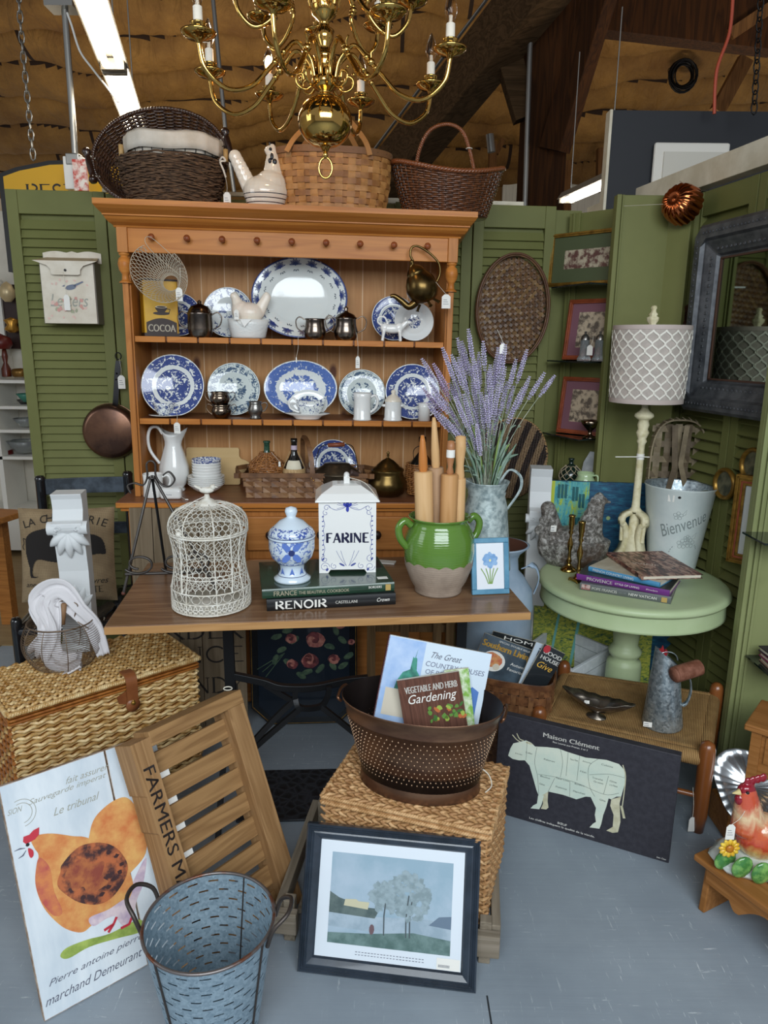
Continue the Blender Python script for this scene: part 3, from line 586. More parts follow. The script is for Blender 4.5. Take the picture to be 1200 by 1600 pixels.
# helper for vessels
def vessel(xc,v,zs,prof,m,name,label,cat,seg=40,grp=None,ex=1,ey=1,M=None,part='body'):
    o=thing(name,label,cat,M or(HF.M@T(xc,v,zs+.001)),grp);b=MB();b.lathe(prof,m,seg,ex=ex,ey=ey);b.build(part,o);return o
def handle(o,pts,r,m,name='handle',seg=8,n=8,flat=1):b=MB();P=smooth_path(pts,n);b.tube(P,r,m,seg);return b.build(name,o)
def ptag(o,top,card,sx=.022,sy=.038,tilt=0,name='price_tag',m=None,lines=True,nrm=(0,-1,0)):
    """paper price tag on a string; world coordinates"""
    top=np.array(top,float);card=np.array(card,float);b=MB();mw=m or m_tag
    e=card+[0,0,sy/2];b.tube(smooth_path([top,(top+e)/2+[.003,0,-.004],e],4),.0007,m_string,4)
    b.T=Matrix.Translation(card)@Matrix.Rotation(math.radians(tilt),4,'Y')@Matrix.Rotation(math.atan2(nrm[0],-nrm[1]),4,'Z')
    b.poly([(-sx/2,-sy/2),(sx/2,-sy/2),(sx/2,sy*.32),(sx*.22,sy/2),(-sx*.22,sy/2),(-sx/2,sy*.32)],mw,-.0005,.0007)
    if lines:
        for k in range(3):b.poly([(-sx*.34,sy*(.1-.15*k)),(sx*(.1+.1*k),sy*(.1-.15*k)),(sx*(.1+.1*k),sy*(.13-.15*k)),(-sx*.34,sy*(.13-.15*k))],m_ink,-.0009)
    return b.build(name,o,world=True)
m_tag=mat('tag_paper','#e4e2da',.7);m_string=mat('tag_string','#d8d2c2',.8);m_ink=mat('ink_grey','#5c5f6e',.7)
def sticker(o,P,sx,sy,rz=0,rx=0,ry=0,name='price_sticker'):
    b=MB(Matrix.Translation(P)@T(0,0,0,rz,rx,ry));b.poly([(-sx/2,-sy/2),(sx/2,-sy/2),(sx/2,sy/2),(-sx/2,sy/2)],m_tag,0,.0004)
    b.poly([(-sx*.4,sy*.1),(sx*.1,sy*.1),(sx*.1,sy*.2),(-sx*.4,sy*.2)],m_ink,-.0004)
    for k in range(8):b.poly([(-sx*.4+k*sx*.07,-sy*.35),(-sx*.37+k*sx*.07,-sy*.35),(-sx*.37+k*sx*.07,-sy*.15),(-sx*.4+k*sx*.07,-sy*.15)],m_ink,-.0004)
    return b.build(name,o,world=True)
m_pewter=mat('pewter','#8f8d88',.3,.9,c2='#77736e',ns=40);m_silver=mat('tarnished_silver','#8c7c6a',.16,1,c2='#6a5d52',ns=14,bump=.08,bs=50);m_silverd=mat('dark_silver','#5f5650',.22,1,c2='#8a7d70',ns=10,bump=.1,bs=60);m_brass_old=mat('old_brass','#6e5a33',.28,.95,c2='#574527',ns=10)
# teacup and saucer
xc,wd,zc=HF.box(239,277,645,.17);o=vessel(xc,.17,Z2,[(0,.004),(.03,.004),(.06,.009),(.062,.011),(.03,.008),(0,.008)],m_china,'saucer','white saucer under the blue floral teacup on the middle shelf','saucer')
m_cup=plate_mat('cup_floral',[(0,.42),(1,.42)],R=.2,use_gen=False,sc=120,blue='#3b4a78');
o=vessel(xc-.002,.17,Z2+.0085,[(0,.0),(.022,.0),(.024,.004),(.034,.016),(.040,.038),(.041,.048),(.039,.048),(.037,.03),(.02,.006),(0,.005)],m_cup,'teacup','white teacup with blue flowers at left of the middle shelf','cup')
handle(o,[(.038,0,.04),(.052,0,.043),(.058,0,.034),(.05,0,.022),(.036,0,.018)],.0028,m_china);ptag(o,HF.M@Vector((xc+.052,.12,Z2+.04)),HF.M@Vector((xc+.056,.105,Z2-.033)),.024,.042)
# two stacked metal cups
cupp=[(0,0),(.026,0),(.027,.004),(.034,.012),(.039,.028),(.034,.040),(.031,.046),(.037,.052),(.035,.053),(.029,.046),(.032,.03),(.02,.005),(0,.004)]
xc,wd,zc=HF.box(330,362,640,.16)
for k,(dz,lb)in enumerate(((0,'two-handled dark metal cup, lower of the stacked pair on the middle shelf'),(.048,'two-handled dark metal cup, upper of the stacked pair on the middle shelf'))):
    o=vessel(xc-.004*k,.16,Z2+dz,cupp,m_silver,'metal_cup',lb,'cup',grp='stacked two-handled cups')
    for s in(-1,1):handle(o,[(s*.034,0,.046),(s*.05,0,.054),(s*.058,0,.042),(s*.05,0,.025),(s*.036,0,.014)],.0014,m_silver,seg=6)
# small pewter jug
xc,wd,zc=HF.box(386,412,640,.16);o=vessel(xc,.16,Z2,[(0,0),(.022,0),(.022,.004),(.017,.008),(.026,.022),(.029,.036),(.024,.05),(.022,.058),(.026,.066),(.024,.066),(.02,.055),(.026,.036),(.01,.006),(0,.005)],m_pewter,'pewter_jug','small dull pewter jug on the middle shelf','jug')
handle(o,[(.024,0,.058),(.04,0,.062),(.046,0,.05),(.036,0,.032),(.028,0,.028)],.0022,m_pewter)
# gravy boat on oval stand
xc,wd,zc=HF.box(447,515,640,.15);o=thing('sauce_stand','white oval stand under the gravy boat','dish',HF.M@T(xc-.002,.16,Z2+.001));b=MB();b.lathe([(0,0),(.045,0),(.048,.003),(.06,.013),(.088,.022),(.089,.025),(.06,.017),(0,.006)],m_china,40,ey=.55);b.build('dish_body',o)
o=thing('gravy_boat','white gravy boat with small blue flowers on the middle shelf','gravy boat',HF.M@T(xc+.005,.16,Z2+.0085))
def boat(X,Y,Zz,a,P):
    k=(P[:,1][:,None]/.07).clip(0,1);sp=np.exp(-((a[None,:]-0)**2)/.12)+np.exp(-((a[None,:]-2*pi)**2)/.12);return X+sp*k*.022,Y*.62*(1-.35*sp*k),Zz+sp*k*.018*(Zz>.03)-k*.008*np.sin(a)[None,:]**2
b=MB();b.lathe([(0,0),(.03,0),(.032,.004),(.028,.01),(.042,.024),(.048,.045),(.05,.068),(.048,.068),(.044,.04),(.02,.014),(0,.012)],plate_mat('boat_floral',[(0,.26),(1,.26)],R=.2,use_gen=False,sc=110,blue='#3a466e'),48,f=boat);b.build('boat_body',o)
handle(o,[(-.046,0,.06),(-.062,0,.074),(-.078,0,.062),(-.074,0,.036),(-.05,0,.022),(-.038,0,.02)],.004,m_china)
# white jug with handle, lidded pot
xc,wd,zc=HF.box(551,581,640,.15);o=vessel(xc,.15,Z2,[(0,0),(.036,0),(.037,.004),(.034,.01),(.033,.07),(.034,.088),(.037,.105),(.034,.107),(.031,.09),(.03,.01),(0,.008)],m_china,'white_jug','straight-sided white jug with a loop handle on the middle shelf','jug')
handle(o,[(.033,0,.09),(.05,0,.096),(.06,0,.078),(.054,0,.05),(.032,0,.03)],.0052,m_china)
xc,wd,zc=HF.box(600,628,640,.15);o=vessel(xc,.15,Z2,[(0,0),(.037,0),(.038,.004),(.034,.01),(.032,.07),(.033,.074),(0,.074)],m_china,'lidded_pot','small white lidded pot with stub handles on the middle shelf','pot')
b=MB();b.lathe([(.034,.074),(.034,.079),(.02,.095),(.008,.102),(.007,.106),(.010,.110),(.008,.117),(0,.121)],m_cream,32);b.build('lid',o)
for s in(-1,1):b=MB();b.ball((s*.036,0,.058),(.009,.006,.006),m_china,12);b.build('handle',o)
xc,wd,zc=HF.box(655,671,640,.15);o=vessel(xc,.15,Z2,[(0,0),(.024,0),(.022,.05),(.026,.07),(.02,.071),(0,.06)],m_china,'white_creamer','small white creamer half hidden by lavender at right of the middle shelf','jug');handle(o,[(.02,0,.055),(.034,0,.055),(.034,0,.03),(.022,0,.02)],.003,m_china)
o=vessel(HF.box(634,660,640,.18)[0],.20,Z2,[(0,0),(.026,0),(.036,.02),(.037,.042),(.034,.042),(.02,.008),(0,.006)],plate_mat('mug_band',[(0,.5),(1,.5)],R=.2,use_gen=False,sc=90),'blue_white_bowl','small blue and white bowl beside the lidded white pot','bowl')
# ---- top shelf: cocoa tin, sugar bowl, hen dish, two creamers, cow creamer, hanging teapot
xc0,z0=HF.L(216,520,.16);o=thing('cocoa_tin','tall yellow and dark brown tin lettered COCOA on the top shelf','tin',HF.M@T(xc0+.075,.19,Z1+.001,rz=20));m_ylw=mat('tin_yellow','#c79a1e',.4,c2='#b8871a',ns=10,bump=.05);m_dbr=mat('tin_brown','#2c1a12',.45)
b=MB();b.b2((-.062,-.05,0),(.062,.05,.205),m_ylw);b.build('tin_body',o,bevel=.004)
b=MB();b.b2((-.063,-.051,.0),(.063,.051,.012),m_dbr)
b.poly([(-.055,.012)]+[(-.055+.11*k/12,.05+.016*sin(pi*k/12))for k in range(13)]+[(.055,.012)],m_dbr,-.0512);b.text('COCOA',(0,.03),mat('tin_letter','#d8cdb8',.5),w=.098,h=.026,y=-.0518,bold=.01)
b.blob((0,.083),.030,.006,m_dbr,-.0514,20,0);b.poly([(-.02+.04*k/8,.098-.017*sin(pi*k/8))for k in range(9)][::1]+[(.022,.104),(-.022,.104)],m_dbr,-.0515);b.line([(.02,.1),(.032,.098),(.028,.086),(.015,.086)],.003,m_dbr,-.0515);b.blob((0,.106),.021,.0045,mat('tin_letter','#d8cdb8'),-.0519,20,0);b.blob((0,.106),.017,.003,m_dbr,-.0522,20,0)
b.b2((-.063,-.051,.199),(.063,.051,.206),m_dbr);b.build('printed_label',o)
def twohand(px0,px1,v,label,prof,m,hs=1,nm='metal_sugar_bowl',lid=True,grp=None,sides=(-1,1)):
    xc,wd,zc=HF.box(px0,px1,500,v);k=wd/2/.045;o=vessel(xc,v,Z1,[(r*k,z*k)for r,z in prof],m,nm,label,'sugar bowl',grp=grp)
    for s in sides:handle(o,[(s*.04*k,0,.075*k),(s*.06*k,0,.085*k),(s*.074*k,0,.07*k),(s*.068*k,0,.042*k),(s*.045*k,0,.028*k)],.0026,m,seg=6)
    return o,k
sp=[(0,0),(.036,0),(.037,.006),(.040,.012),(.043,.03),(.042,.075),(.044,.08),(.042,.084),(0,.084)]
o,k=twohand(292,333,.15,'tall two-handled tarnished lidded pot left on the top shelf',sp,m_silverd);b=MB();b.lathe([(.041*k,.084*k),(.038*k,.092*k),(.03*k,.104*k),(.012*k,.11*k),(.006*k,.114*k),(.008*k,.12*k),(0,.126*k)],m_silverd,32);b.build('lid',o)
sp2=[(0,0),(.034,0),(.04,.012),(.044,.03),(.038,.05),(.036,.072),(.040,.080),(.038,.08),(.033,.06),(.02,.01),(0,.008)]
o,k=twohand(474,510,.15,'open two-handled tarnished bowl, left one of the pair before the platter',sp2,m_silverd,grp='tarnished sugar and cream pair')
ptag(o,HF.M@Vector(((HF.L(466,520,.11)[0]),.10,Z1+.01)),HF.M@Vector((HF.L(463,548,.1)[0],.1,Z1-.075)),.004,.02,lines=False)
o,k=twohand(521,560,.15,'lidded tarnished bowl, right one of the pair before the platter',sp2,m_silverd,grp='tarnished sugar and cream pair');b=MB();b.lathe([(.040*k,.078*k),(.03*k,.09*k),(.01*k,.098*k),(.005*k,.104*k),(.009*k,.112*k),(0,.12*k)],m_silverd,32);b.build('lid',o)
ptag(o,HF.M@Vector((HF.L(557,500,.12)[0],.1,Z1+.03)),HF.M@Vector((HF.L(559,565,.1)[0],.1,Z1-.08)),.016,.045)
# hens
def hen(mb,m,L=1.0,face=1,comb=None,tail=True,up=1.0):
    """hen facing +x*face: breast, neck, head, raised tail; mb later fused"""
    s=face
    mb.ball((0,0,.045*L),(.062*L,.042*L,.045*L),m,24);mb.ball((s*.032*L,0,.055*L),(.04*L,.034*L,.042*L),m,20)
    for t_ in np.linspace(0,1,7):mb.ball((s*(.042+.014*t_)*L,0,(.075+.055*t_*up)*L),(.027*L*(1-.42*t_),.024*L*(1-.42*t_),.022*L),m,16)
    mb.ball((s*.060*L,0,(.075+.06*up)*L),.0165*L,m,16)
    if tail:
        for t_ in np.linspace(0,1,6):mb.ball((-s*(.045+.03*t_)*L,0,(.055+.055*t_)*L),(.024*L*(1-.25*t_),.017*L*(1-.4*t_),.03*L*(1-.2*t_)),m,16)
    return mb
xc,wd,zc=HF.box(354,419,500,.16);m_hen=mat('hen_bisque','#ddcdbd',.3,c2='#e6dccb',ns=8,bump=.25,bs=90);m_weavewhite=mat('basket_china','#dfe0dc',.2,bump=.9,bs=70,coat=.3,stretch=(1,1,2))
o=thing('hen_dish','white china basket dish with a pink-cream hen lid on the top shelf','dish',HF.M@T(xc,.19,Z1+.001))
b=MB();R_=wd/2;b.lathe([(0,0),(R_*.8,0),(R_*.86,.006),(R_*.97,.05),(R_*1.0,.07),(R_*.93,.07),(0,.066)],m_weavewhite,48,ey=.8);b.build('basket_base',o)
b=MB();hen(b,m_hen,R_/.086,-1,up=.62);b.T=None
o2=b.build('hen_lid',o,remesh=.0022);o2.location=(0.003,0,.052)
b=MB();b.add([(-R_*.3,-R_*.84,.068),(R_*.25,-R_*.88,.069),(-R_*.1,-R_*.95,.04)],[(0,2,1)],m_china);b.tube([(-R_*.55,-R_*.68,.067),(-R_*.2,-R_*.82,.045),(R_*.1,-R_*.84,.066)],.0015,m_china);b.build('napkin_corner',o)
ptag(o,HF.M@Vector((xc-.04,.12,Z1+.11)),HF.M@Vector((xc-.035,.115,Z1+.085)),.018,.036)
# cow creamer
xc,wd,zc=HF.box(586,642,500,.17);o=thing('cow_creamer','white china cow creamer standing on the top shelf','creamer',HF.M@T(xc-.003,.16,Z1+.001));b=MB();q=.9
b.ball((0,0,.052*q),(.042*q,.019*q,.02*q),m_china,20);b.ball((.03*q,0,.058*q),(.02*q,.016*q,.02*q),m_china);b.ball((-.032*q,0,.055*q),(.02*q,.018*q,.02*q),m_china)
for t_ in np.linspace(0,1,5):b.ball(((.042+.018*t_)*q,0,(.062+.018*t_)*q),.0125*q*(1-.15*t_),m_china,14)
b.ball((.069*q,0,.08*q),(.016*q,.009*q,.009*q),m_china,14)
for s in(-1,1):
    b.ball((.056*q,s*.010*q,.094*q),(.004*q,.004*q,.009*q),m_china,10);b.ball((.052*q,s*.015*q,.088*q),(.004*q,.008*q,.004*q),m_china,10)
    for x0,x1 in((-.036,-.042),(.032,.036)):b.tube([(x0*q,s*.011*q,.045*q),((x0+x1)/2*q,s*.011*q,.022*q),(x1*q,s*.011*q,0)],[.009*q,.006*q,.0065*q],m_china,10)
b.tube(smooth_path([(-.046*q,0,.066*q),(-.062*q,0,.078*q),(-.058*q,0,.098*q),(-.036*q,0,.1*q),(-.026*q,0,.088*q),(-.02*q,0,.072*q)],6),.0045*q,m_china,8);b.build('creamer_body',o,remesh=.0018)
# brass teapot hanging from the last peg
xk=-.49+7*.1235;P0=HF.M@Vector((xk,VF-.055,1.80));xt,zt_=HF.L(658,447,VF-.06);o=thing('brass_teapot','tarnished brass teapot hanging tilted from a peg by its handle','teapot',HF.M@T(xt,VF-.06,zt_,ry=-0)@Matrix.Rotation(math.radians(-24),4,'Y'))
b=MB();b.lathe([(0,-.062),(.03,-.06),(.045,-.05),(.056,-.03),(.06,-.005),(.054,.02),(.042,.04),(.034,.05),(.036,.054),(0,.054)],m_brass_old,40);b.build('pot_body',o)
b=MB();b.lathe([(.034,.054),(.03,.062),(.018,.074),(.008,.079),(.005,.084),(.009,.09),(.006,.098),(0,.1)],m_brass_old,28);b.build('lid',o)
b=MB();P=smooth_path([(-.04,0,-.045),(-.07,0,-.05),(-.088,0,-.02),(-.105,0,.005),(-.12,0,.01)],6);b.tube(P,np.linspace(.016,.006,len(P)),m_brass_old,10);b.build('spout',o)
for s in(-1,1):pass
b=MB();b.tube(smooth_path([(-.02,0,.052),(-.012,0,.075),(.005,0,.09),(.004,0,.115),(.02,0,.138),(.045,0,.13),(.075,0,.09),(.09,0,.05),(.082,0,.015),(.057,0,-.01)],6),.0042,m_brass_old,8);b.build('handle',o)
for k in range(3):b=MB();a=k*2*pi/3+.5;b.tube(smooth_path([(.03*cos(a),.03*sin(a),-.058),(.045*cos(a),.045*sin(a),-.072),(.05*cos(a),.05*sin(a),-.078)],4),[.005]*8+[.008],m_brass_old,8);b.build('foot',o)
ptag(o,HF.M@Vector((HF.L(682,395,.03)[0],.03,HF.L(682,440,.03)[1])),HF.M@Vector((HF.L(697,471,.03)[0],.03,HF.L(697,471,.03)[1])),.032,.05)
# wire basket hanging at left peg
m_wire=mat('old_wire','#b3a995',.5,.3);xk=-.49;P0=(xk,VF-.06,1.80);o=thing('wire_basket','crumpled wire mesh basket hanging from the first peg','basket',HF.M)
def wb(u,v): # tilted shallow bowl hanging open toward viewer
    a=u*2*pi;r=.03+.075*v;return np.array([-.435+r*cos(a)*.95-.035*v,.07+.05*(1-v)**1.2*.6+r*.35*sin(a),1.655+r*.95*sin(a)+.04*(v)*cos(a)*-.6+.03*v])
S=[];nu,nv=40,9
for i in range(nu):
    for j in range(nv):S+=[(wb(i/nu,j/nv),wb((i+.5)/nu,(j+1)/nv)),(wb(i/nu,j/nv),wb((i-.5)/nu,(j+1)/nv))]if j%2==0 else[(wb((i+.5)/nu,j/nv),wb(i/nu,(j+1)/nv)),(wb((i+.5)/nu,j/nv),wb((i+1)/nu,(j+1)/nv))]
b=MB();b.wires(S,.0011,m_wire);b.tube([wb(k/40,1)for k in range(40)],.0014,m_wire,6,closed=True);b.tube([wb(k/20,0)for k in range(20)],.0012,m_wire,6,closed=True);b.build('wire_mesh',o)
b=MB();b.tube(smooth_path([wb(.12,1),(xk+.10,VF-.06,1.72),(xk+.005,VF-.062,1.802),(xk-.02,VF-.06,1.79),(xk+.02,VF-.06,1.74),wb(.0,1)],6),.0012,m_wire);b.build('wire_handle',o)
ptag(o,HF.M@Vector((HF.L(281,418,.05)[0],.05,HF.L(281,418,.05)[1])),HF.M@Vector((HF.L(280,460,.05)[0],.05,HF.L(280,460,.05)[1])),.024,.046)
# ---- worktop items
def facet(n,k):
    def f(X,Y,Zz,a,P):q=1-k*(1-np.cos(((a*n/(2*pi))%1-.5)*2*pi/n*1.0)/1.0)*6;return X*q[None,:],Y*q[None,:],Zz
    return f
xc,wd,zc=HF.box(246,294,720,.20);o=thing('ironstone_pitcher','tall white faceted ironstone pitcher on the worktop left side','pitcher',HF.M@T(xc,.22,ZW+.001));s_=(wd/2)/.062
def pit(X,Y,Zz,a,P):
    X,Y,Zz=facet(8,.06)(X,Y,Zz,a,P);k=((Zz-.19)/.05).clip(0,1);sp=np.exp(-((np.minimum(a,2*pi-a))**2)/.2)[None,:];bk=np.exp(-((a-pi)**2)/.3)[None,:];return X+sp*k*.018,Y*(1-.25*sp*k),Zz+sp*k*.012+bk*k*.008-k*.014*np.sin(a)[None,:]**2
b=MB();b.lathe([(0,0),(.042*s_,0),(.043*s_,.006),(.036*s_,.014),(.05*s_,.03),(.062*s_,.07),(.060*s_,.1),(.045*s_,.15),(.034*s_,.185),(.034*s_,.2),(.042*s_,.23),(.045*s_,.244),(.042*s_,.243),(.03*s_,.2),(.03*s_,.18),(.05*s_,.08),(0,.02)],m_china,64,f=pit);b.build('pitcher_body',o)
handle(o,[(-.04*s_,0,.228),(-.06*s_,0,.255),(-.088*s_,0,.25),(-.1*s_,0,.21),(-.092*s_,0,.16),(-.058*s_,0,.11)],.0065,m_china)
ptag(o,HF.M@Vector((xc+.05,.22,ZW+.24)),HF.M@Vector((xc+.035,.2,ZW+.245-.01)),.001,.001,lines=False)
xc,wd,zc=HF.box(223,256,760,.10);o=vessel(xc,.10,ZW,[(0,0),(.037,0),(.039,.004),(.036,.06),(.038,.09),(.036,.09),(.033,.06),(.034,.01),(0,.008)],m_china,'white_mug','plain white mug in front of the tall pitcher','mug');handle(o,[(.036,0,.078),(.055,0,.084),(.066,0,.066),(.058,0,.04),(.036,0,.03)],.0055,m_china)
xc,wd,zc=HF.box(249,285,770,.05);o=thing('butter_dish','small white rounded china box beside the white mug','dish',HF.M@T(xc,.06,ZW+.001));b=MB();b.b2((-.04,-.022,0),(.04,.022,.044),m_china);b.build('dish_body',o,bevel=.012,seg=4);b=MB();b.text('Farine',(-.005,.02),m_ink,w=.02,y=-.0225);b.build('lettering',o)
ptag(o,HF.M@Vector((xc+.04,.05,ZW+.01)),HF.M@Vector((xc+.062,.03,ZW+.004)),.012,.004,lines=False)
# stacked bowls
xc,wd,zc=HF.box(288,358,750,.20);bp=[(0,.004),(.035,.004),(.055,.02),(.072,.036),(.074,.037),(.072,.033),(.055,.015),(.034,0),(0,0)]
m_bowlb=plate_mat('bowl_rim_floral',[(0,0),(.6,0),(.65,.5),(.95,.5),(1,.5)],R=.06,sc=120,blue='#2b3a78',white='#e2e4e2')
for k in range(5):z=ZW+.001+k*.0078;o=vessel(xc+.001*(k%2),.19,z,[(r*.98,zz*.95)for r,zz in bp],m_china,'soup_plate','white rimmed soup plate in the lower part of the stack on the worktop','bowl',grp='white soup plates in the lower stack',part='plate_body')
bp2=[(0,.004),(.03,.004),(.05,.014),(.0565,.030),(.058,.031),(.057,.026),(.051,.01),(.03,0),(0,0)]
for k in range(6):
    z=ZW+.046+k*.0115;o=vessel(xc+.003,.19,z,bp2,m_bowlb if k==5 else m_china,'cereal_bowl','white bowl with blue floral inside, topmost of the stack on the worktop' if k==5 else 'plain white bowl stacked above the soup plates on the worktop','bowl',grp=None if k==5 else 'plain white bowls in the upper stack',part='bowl_body')
# cutting board
x0,z0=HF.L(292,764,.33);x1,z1=HF.L(386,702,.33);o=thing('cutting_board','pale wooden cutting board with a notched handle behind the bowls','cutting board',HF.M@T(x0,.335,ZW+.002,rx=-7));W_=x1-x0
b=MB();b.poly([(.004,0),(W_*.84,0),(W_*.87,.004),(W_*.87,.03),(W_*.90,.05),(W_,.058),(W_*1.02,.07),(W_*1.02,.095),(W_*.96,.104),(W_*.89,.11),(W_*.86,.12),(W_*.86,.15),(W_*.84,.156),(.006,.156),(0,.15),(0,.004)],wood('board_pale','#d3b684','#c2a06a',axis=0,s=.8,rough=.6,ring=.3),0,.014);b.build('board',o,bevel=.002)
# ================================================================== WEAVING HELPERS
def weave_round(mb,prof,z0,z1,stakes,rows,rr,m,ms=None,ex=1,ey=1,amp=None,jit=0,f=None,pts=3,seg=5,flat=1.0):
    """horizontal strands passing in front of and behind upright stakes; prof: list of (z, r)"""
    P=np.array(prof,float);R=lambda z:np.interp(z,P[:,0],P[:,1]);amp=amp if amp is not None else rr*.9;n=stakes*pts*2 if False else stakes*pts
    a=np.linspace(0,2*pi,n,endpoint=False)
    for k in range(rows):
        z=z0+(z1-z0)*(k+.5)/rows;ph=pi*(k%2);wob=jit*np.sin(a*3+k)+jit*.6*np.sin(a*7+k*2.3)
        r=R(z)+amp*np.cos(a*stakes/2*1.0+ph)+0*a
        X,Y,Zz=r*np.cos(a)*ex,r*np.sin(a)*ey,z+wob
        if f:X,Y,Zz=f(X,Y,Zz,a)
        N=np.stack([np.cos(a)/ex,np.sin(a)/ey,0*a],1)
        t_=np.arange(seg)*2*pi/seg;mb.sweep(np.stack([X,Y,Zz],1),N,np.stack([np.cos(t_)*rr*1.05,np.sin(t_)*rr*flat],1),m,True)
    for s_ in range(stakes):
        an=2*pi*s_/stakes;zs=np.linspace(z0,z1,6);r=R(zs);X=r*cos(an)*ex;Y=r*sin(an)*ey;Zz=zs
        if f:X,Y,Zz=f(X,Y,Zz,np.full(6,an))
        mb.tube(np.stack([X,Y,Zz],1),rr*.8,ms or m,5)
def rope_ring(mb,fn,rr,m,n=90,turns=60,off=.6,strands=2):
    a=np.linspace(0,2*pi,turns*6,endpoint=False);C=np.array([fn(t_)for t_ in a]);Tn=np.roll(C,-1,0)-np.roll(C,1,0);Tn/=np.linalg.norm(Tn,axis=1)[:,None];U=np.cross(Tn,[0,0,1.]if np.ptp(C[:,2])<np.ptp(C[:,1])else[0,1.,0]);U/=np.linalg.norm(U,axis=1)[:,None];W=np.cross(U,Tn)
    for s_ in range(strands):
        ph=2*pi*s_/strands;mb.tube(C+(U*np.cos(a*turns+ph)[:,None]+W*np.sin(a*turns+ph)[:,None])*rr*off,rr,m,5,closed=True)
def rope(mb,P,rr,m,turns=20,strands=2,off=.6):
    P=np.array(P,float);L=np.r_[0,np.cumsum(np.linalg.norm(np.diff(P,axis=0),axis=1))];n=turns*6;s_=np.linspace(0,L[-1],n);C=np.stack([np.interp(s_,L,P[:,i])for i in range(3)],1);Tn=np.gradient(C,axis=0);Tn/=np.linalg.norm(Tn,axis=1)[:,None]
    h=np.array([0,1.,0])if abs(Tn[:,1]).max()<.9 else np.array([1.,0,0]);U=np.cross(Tn,h);U/=np.linalg.norm(U,axis=1)[:,None]+1e-9;W=np.cross(U,Tn);a=np.linspace(0,2*pi*turns,n)
    for k in range(strands):ph=2*pi*k/strands;mb.tube(C+(U*np.cos(a+ph)[:,None]+W*np.sin(a+ph)[:,None])*rr*off,rr,m,5)
def splint_round(mb,prof,z0,z1,nv,nh,m,m2=None,ex=1,ey=1,th=.0016,fill=.9,f=None,fillv=.8,sq=0):
    """flat splints: nv uprights and nh hoops woven over and under"""
    P=np.array(prof,float);R=lambda z:np.interp(z,P[:,0],P[:,1]);hh=(z1-z0)/nh;n=nv*6;a=np.linspace(0,2*pi,n,endpoint=False)
    def rad(a):return(np.abs(np.cos(a))**sq+np.abs(np.sin(a))**sq)**(-1/sq)if sq else 1+0*a
    for k in range(nh):
        z=z0+hh*(k+.5);w_=np.cos(a*nv/2+pi*(k%2));w_=np.clip(w_*2.2,-1,1);r=(R(z)+th*.9*w_)*rad(a);X,Y,Zz=r*np.cos(a)*ex,r*np.sin(a)*ey,z+0*a
        if f:X,Y,Zz=f(X,Y,Zz,a)
        N=np.stack([np.cos(a)/ex,np.sin(a)/ey,0*a],1);mb.sweep(np.stack([X,Y,Zz],1),N,[(-hh*fill/2,-th/2),(hh*fill/2,-th/2),(hh*fill/2,th/2),(-hh*fill/2,th/2)],m if(k%3)else(m2 or m),True,False)
    zs=np.linspace(z0-.002,z1+.004,nh*3+1)
    for s_ in range(nv):
        an=2*pi*s_/nv;kk=(zs-z0)/hh;sg=np.where((np.floor(kk)%2)==0,1,-1)*(-1 if s_%2==0 else 1);w_=th*.9*sg*np.abs(np.sin(pi*kk))**.5*-1*-1
        r=(R(zs)+w_)*rad(np.array([an]))[0];X=r*cos(an)*ex;Y=r*sin(an)*ey;Zz=zs
        if f:X,Y,Zz=f(X,Y,Zz,np.full(len(zs),an))
        wv=2*pi*float(R(z0))*(ex+ey)/2/nv*fillv;mb.sweep(np.stack([X,Y,Zz],1),(cos(an)/ex,sin(an)/ey,0),[(-wv/2,-th/2),(wv/2,-th/2),(wv/2,th/2),(-wv/2,th/2)],m2 or m,False,False)
m_dkw=mat('dark_wicker','#2f1c12',.28,c2='#4b2f1e',ns=60,coat=.5);m_dkw2=mat('brown_wicker','#4a2b19',.3,c2='#6b4024',ns=60,coat=.4);m_turn=mat('turned_dark','#2e1b12',.25,coat=.5)
# ------------------------------------------------------------------ big dark oval basket leaning on its side on the dresser top
c0,r_,zz=HF.box(150,360,240,.34);CX,CZ=HF.L(252,262,.34)
o=thing('wicker_basket','very large dark brown wicker basket tipped on its side, with turned wood handles','basket',HF.M@T(CX-.005,.37,ZC+.215,rx=72,ry=4)@Matrix.Rotation(math.radians(14),4,'Z'))
def tilt(X,Y,Zz,a):return X,Y,Zz
b=MB();pr=[(-.16,.12),(-.14,.165),(-.09,.20),(-.03,.222),(0,.235)]
weave_round(b,pr,-.15,0,44,22,.0042,m_dkw,m_dkw2,ex=1.05,ey=.82)
for k,r in enumerate(np.linspace(.01,.15,20)):a=np.linspace(0,2*pi,120,endpoint=False);b.tube(np.stack([r*np.cos(a)*1.05,r*np.sin(a)*.82,-.158+.0035*np.cos(a*20+pi*(k%2))],1),.0040,m_dkw,5,closed=True)
for k in range(20):an=2*pi*k/20;b.tube([(0,0,-.158),(.17*cos(an)*1.05,.17*sin(an)*.82,-.15)],.003,m_dkw2,5)
b.build('woven_body',o)
b=MB();rope_ring(b,lambda t_:np.array([.24*cos(t_)*1.05,.24*sin(t_)*.82,.004]),.0055,m_dkw,turns=46,strands=3);b.build('rim',o)
for s in(-1,1):
    b=MB();q=np.array([s*.262,0,.02]);pr2=[(0,-.068),(.012,-.066),(.017,-.056),(.013,-.046),(.009,-.04),(.011,-.03),(.012,0),(.011,.03),(.009,.04),(.013,.046),(.017,.056),(.012,.066),(0,.068)]
    b.lathe(pr2,m_turn,16,c=q,R=Matrix.Rotation(pi/2,4,'X'));b.build('turned_handle',o)
    b=MB();[b.tube(smooth_path([q+[0,e,0],q+[-s*.012,e,-.012],(s*.24,e*.9,0)],3),.004,m_string)for e in(-.04,.04)];b.build('handle_loop',o)
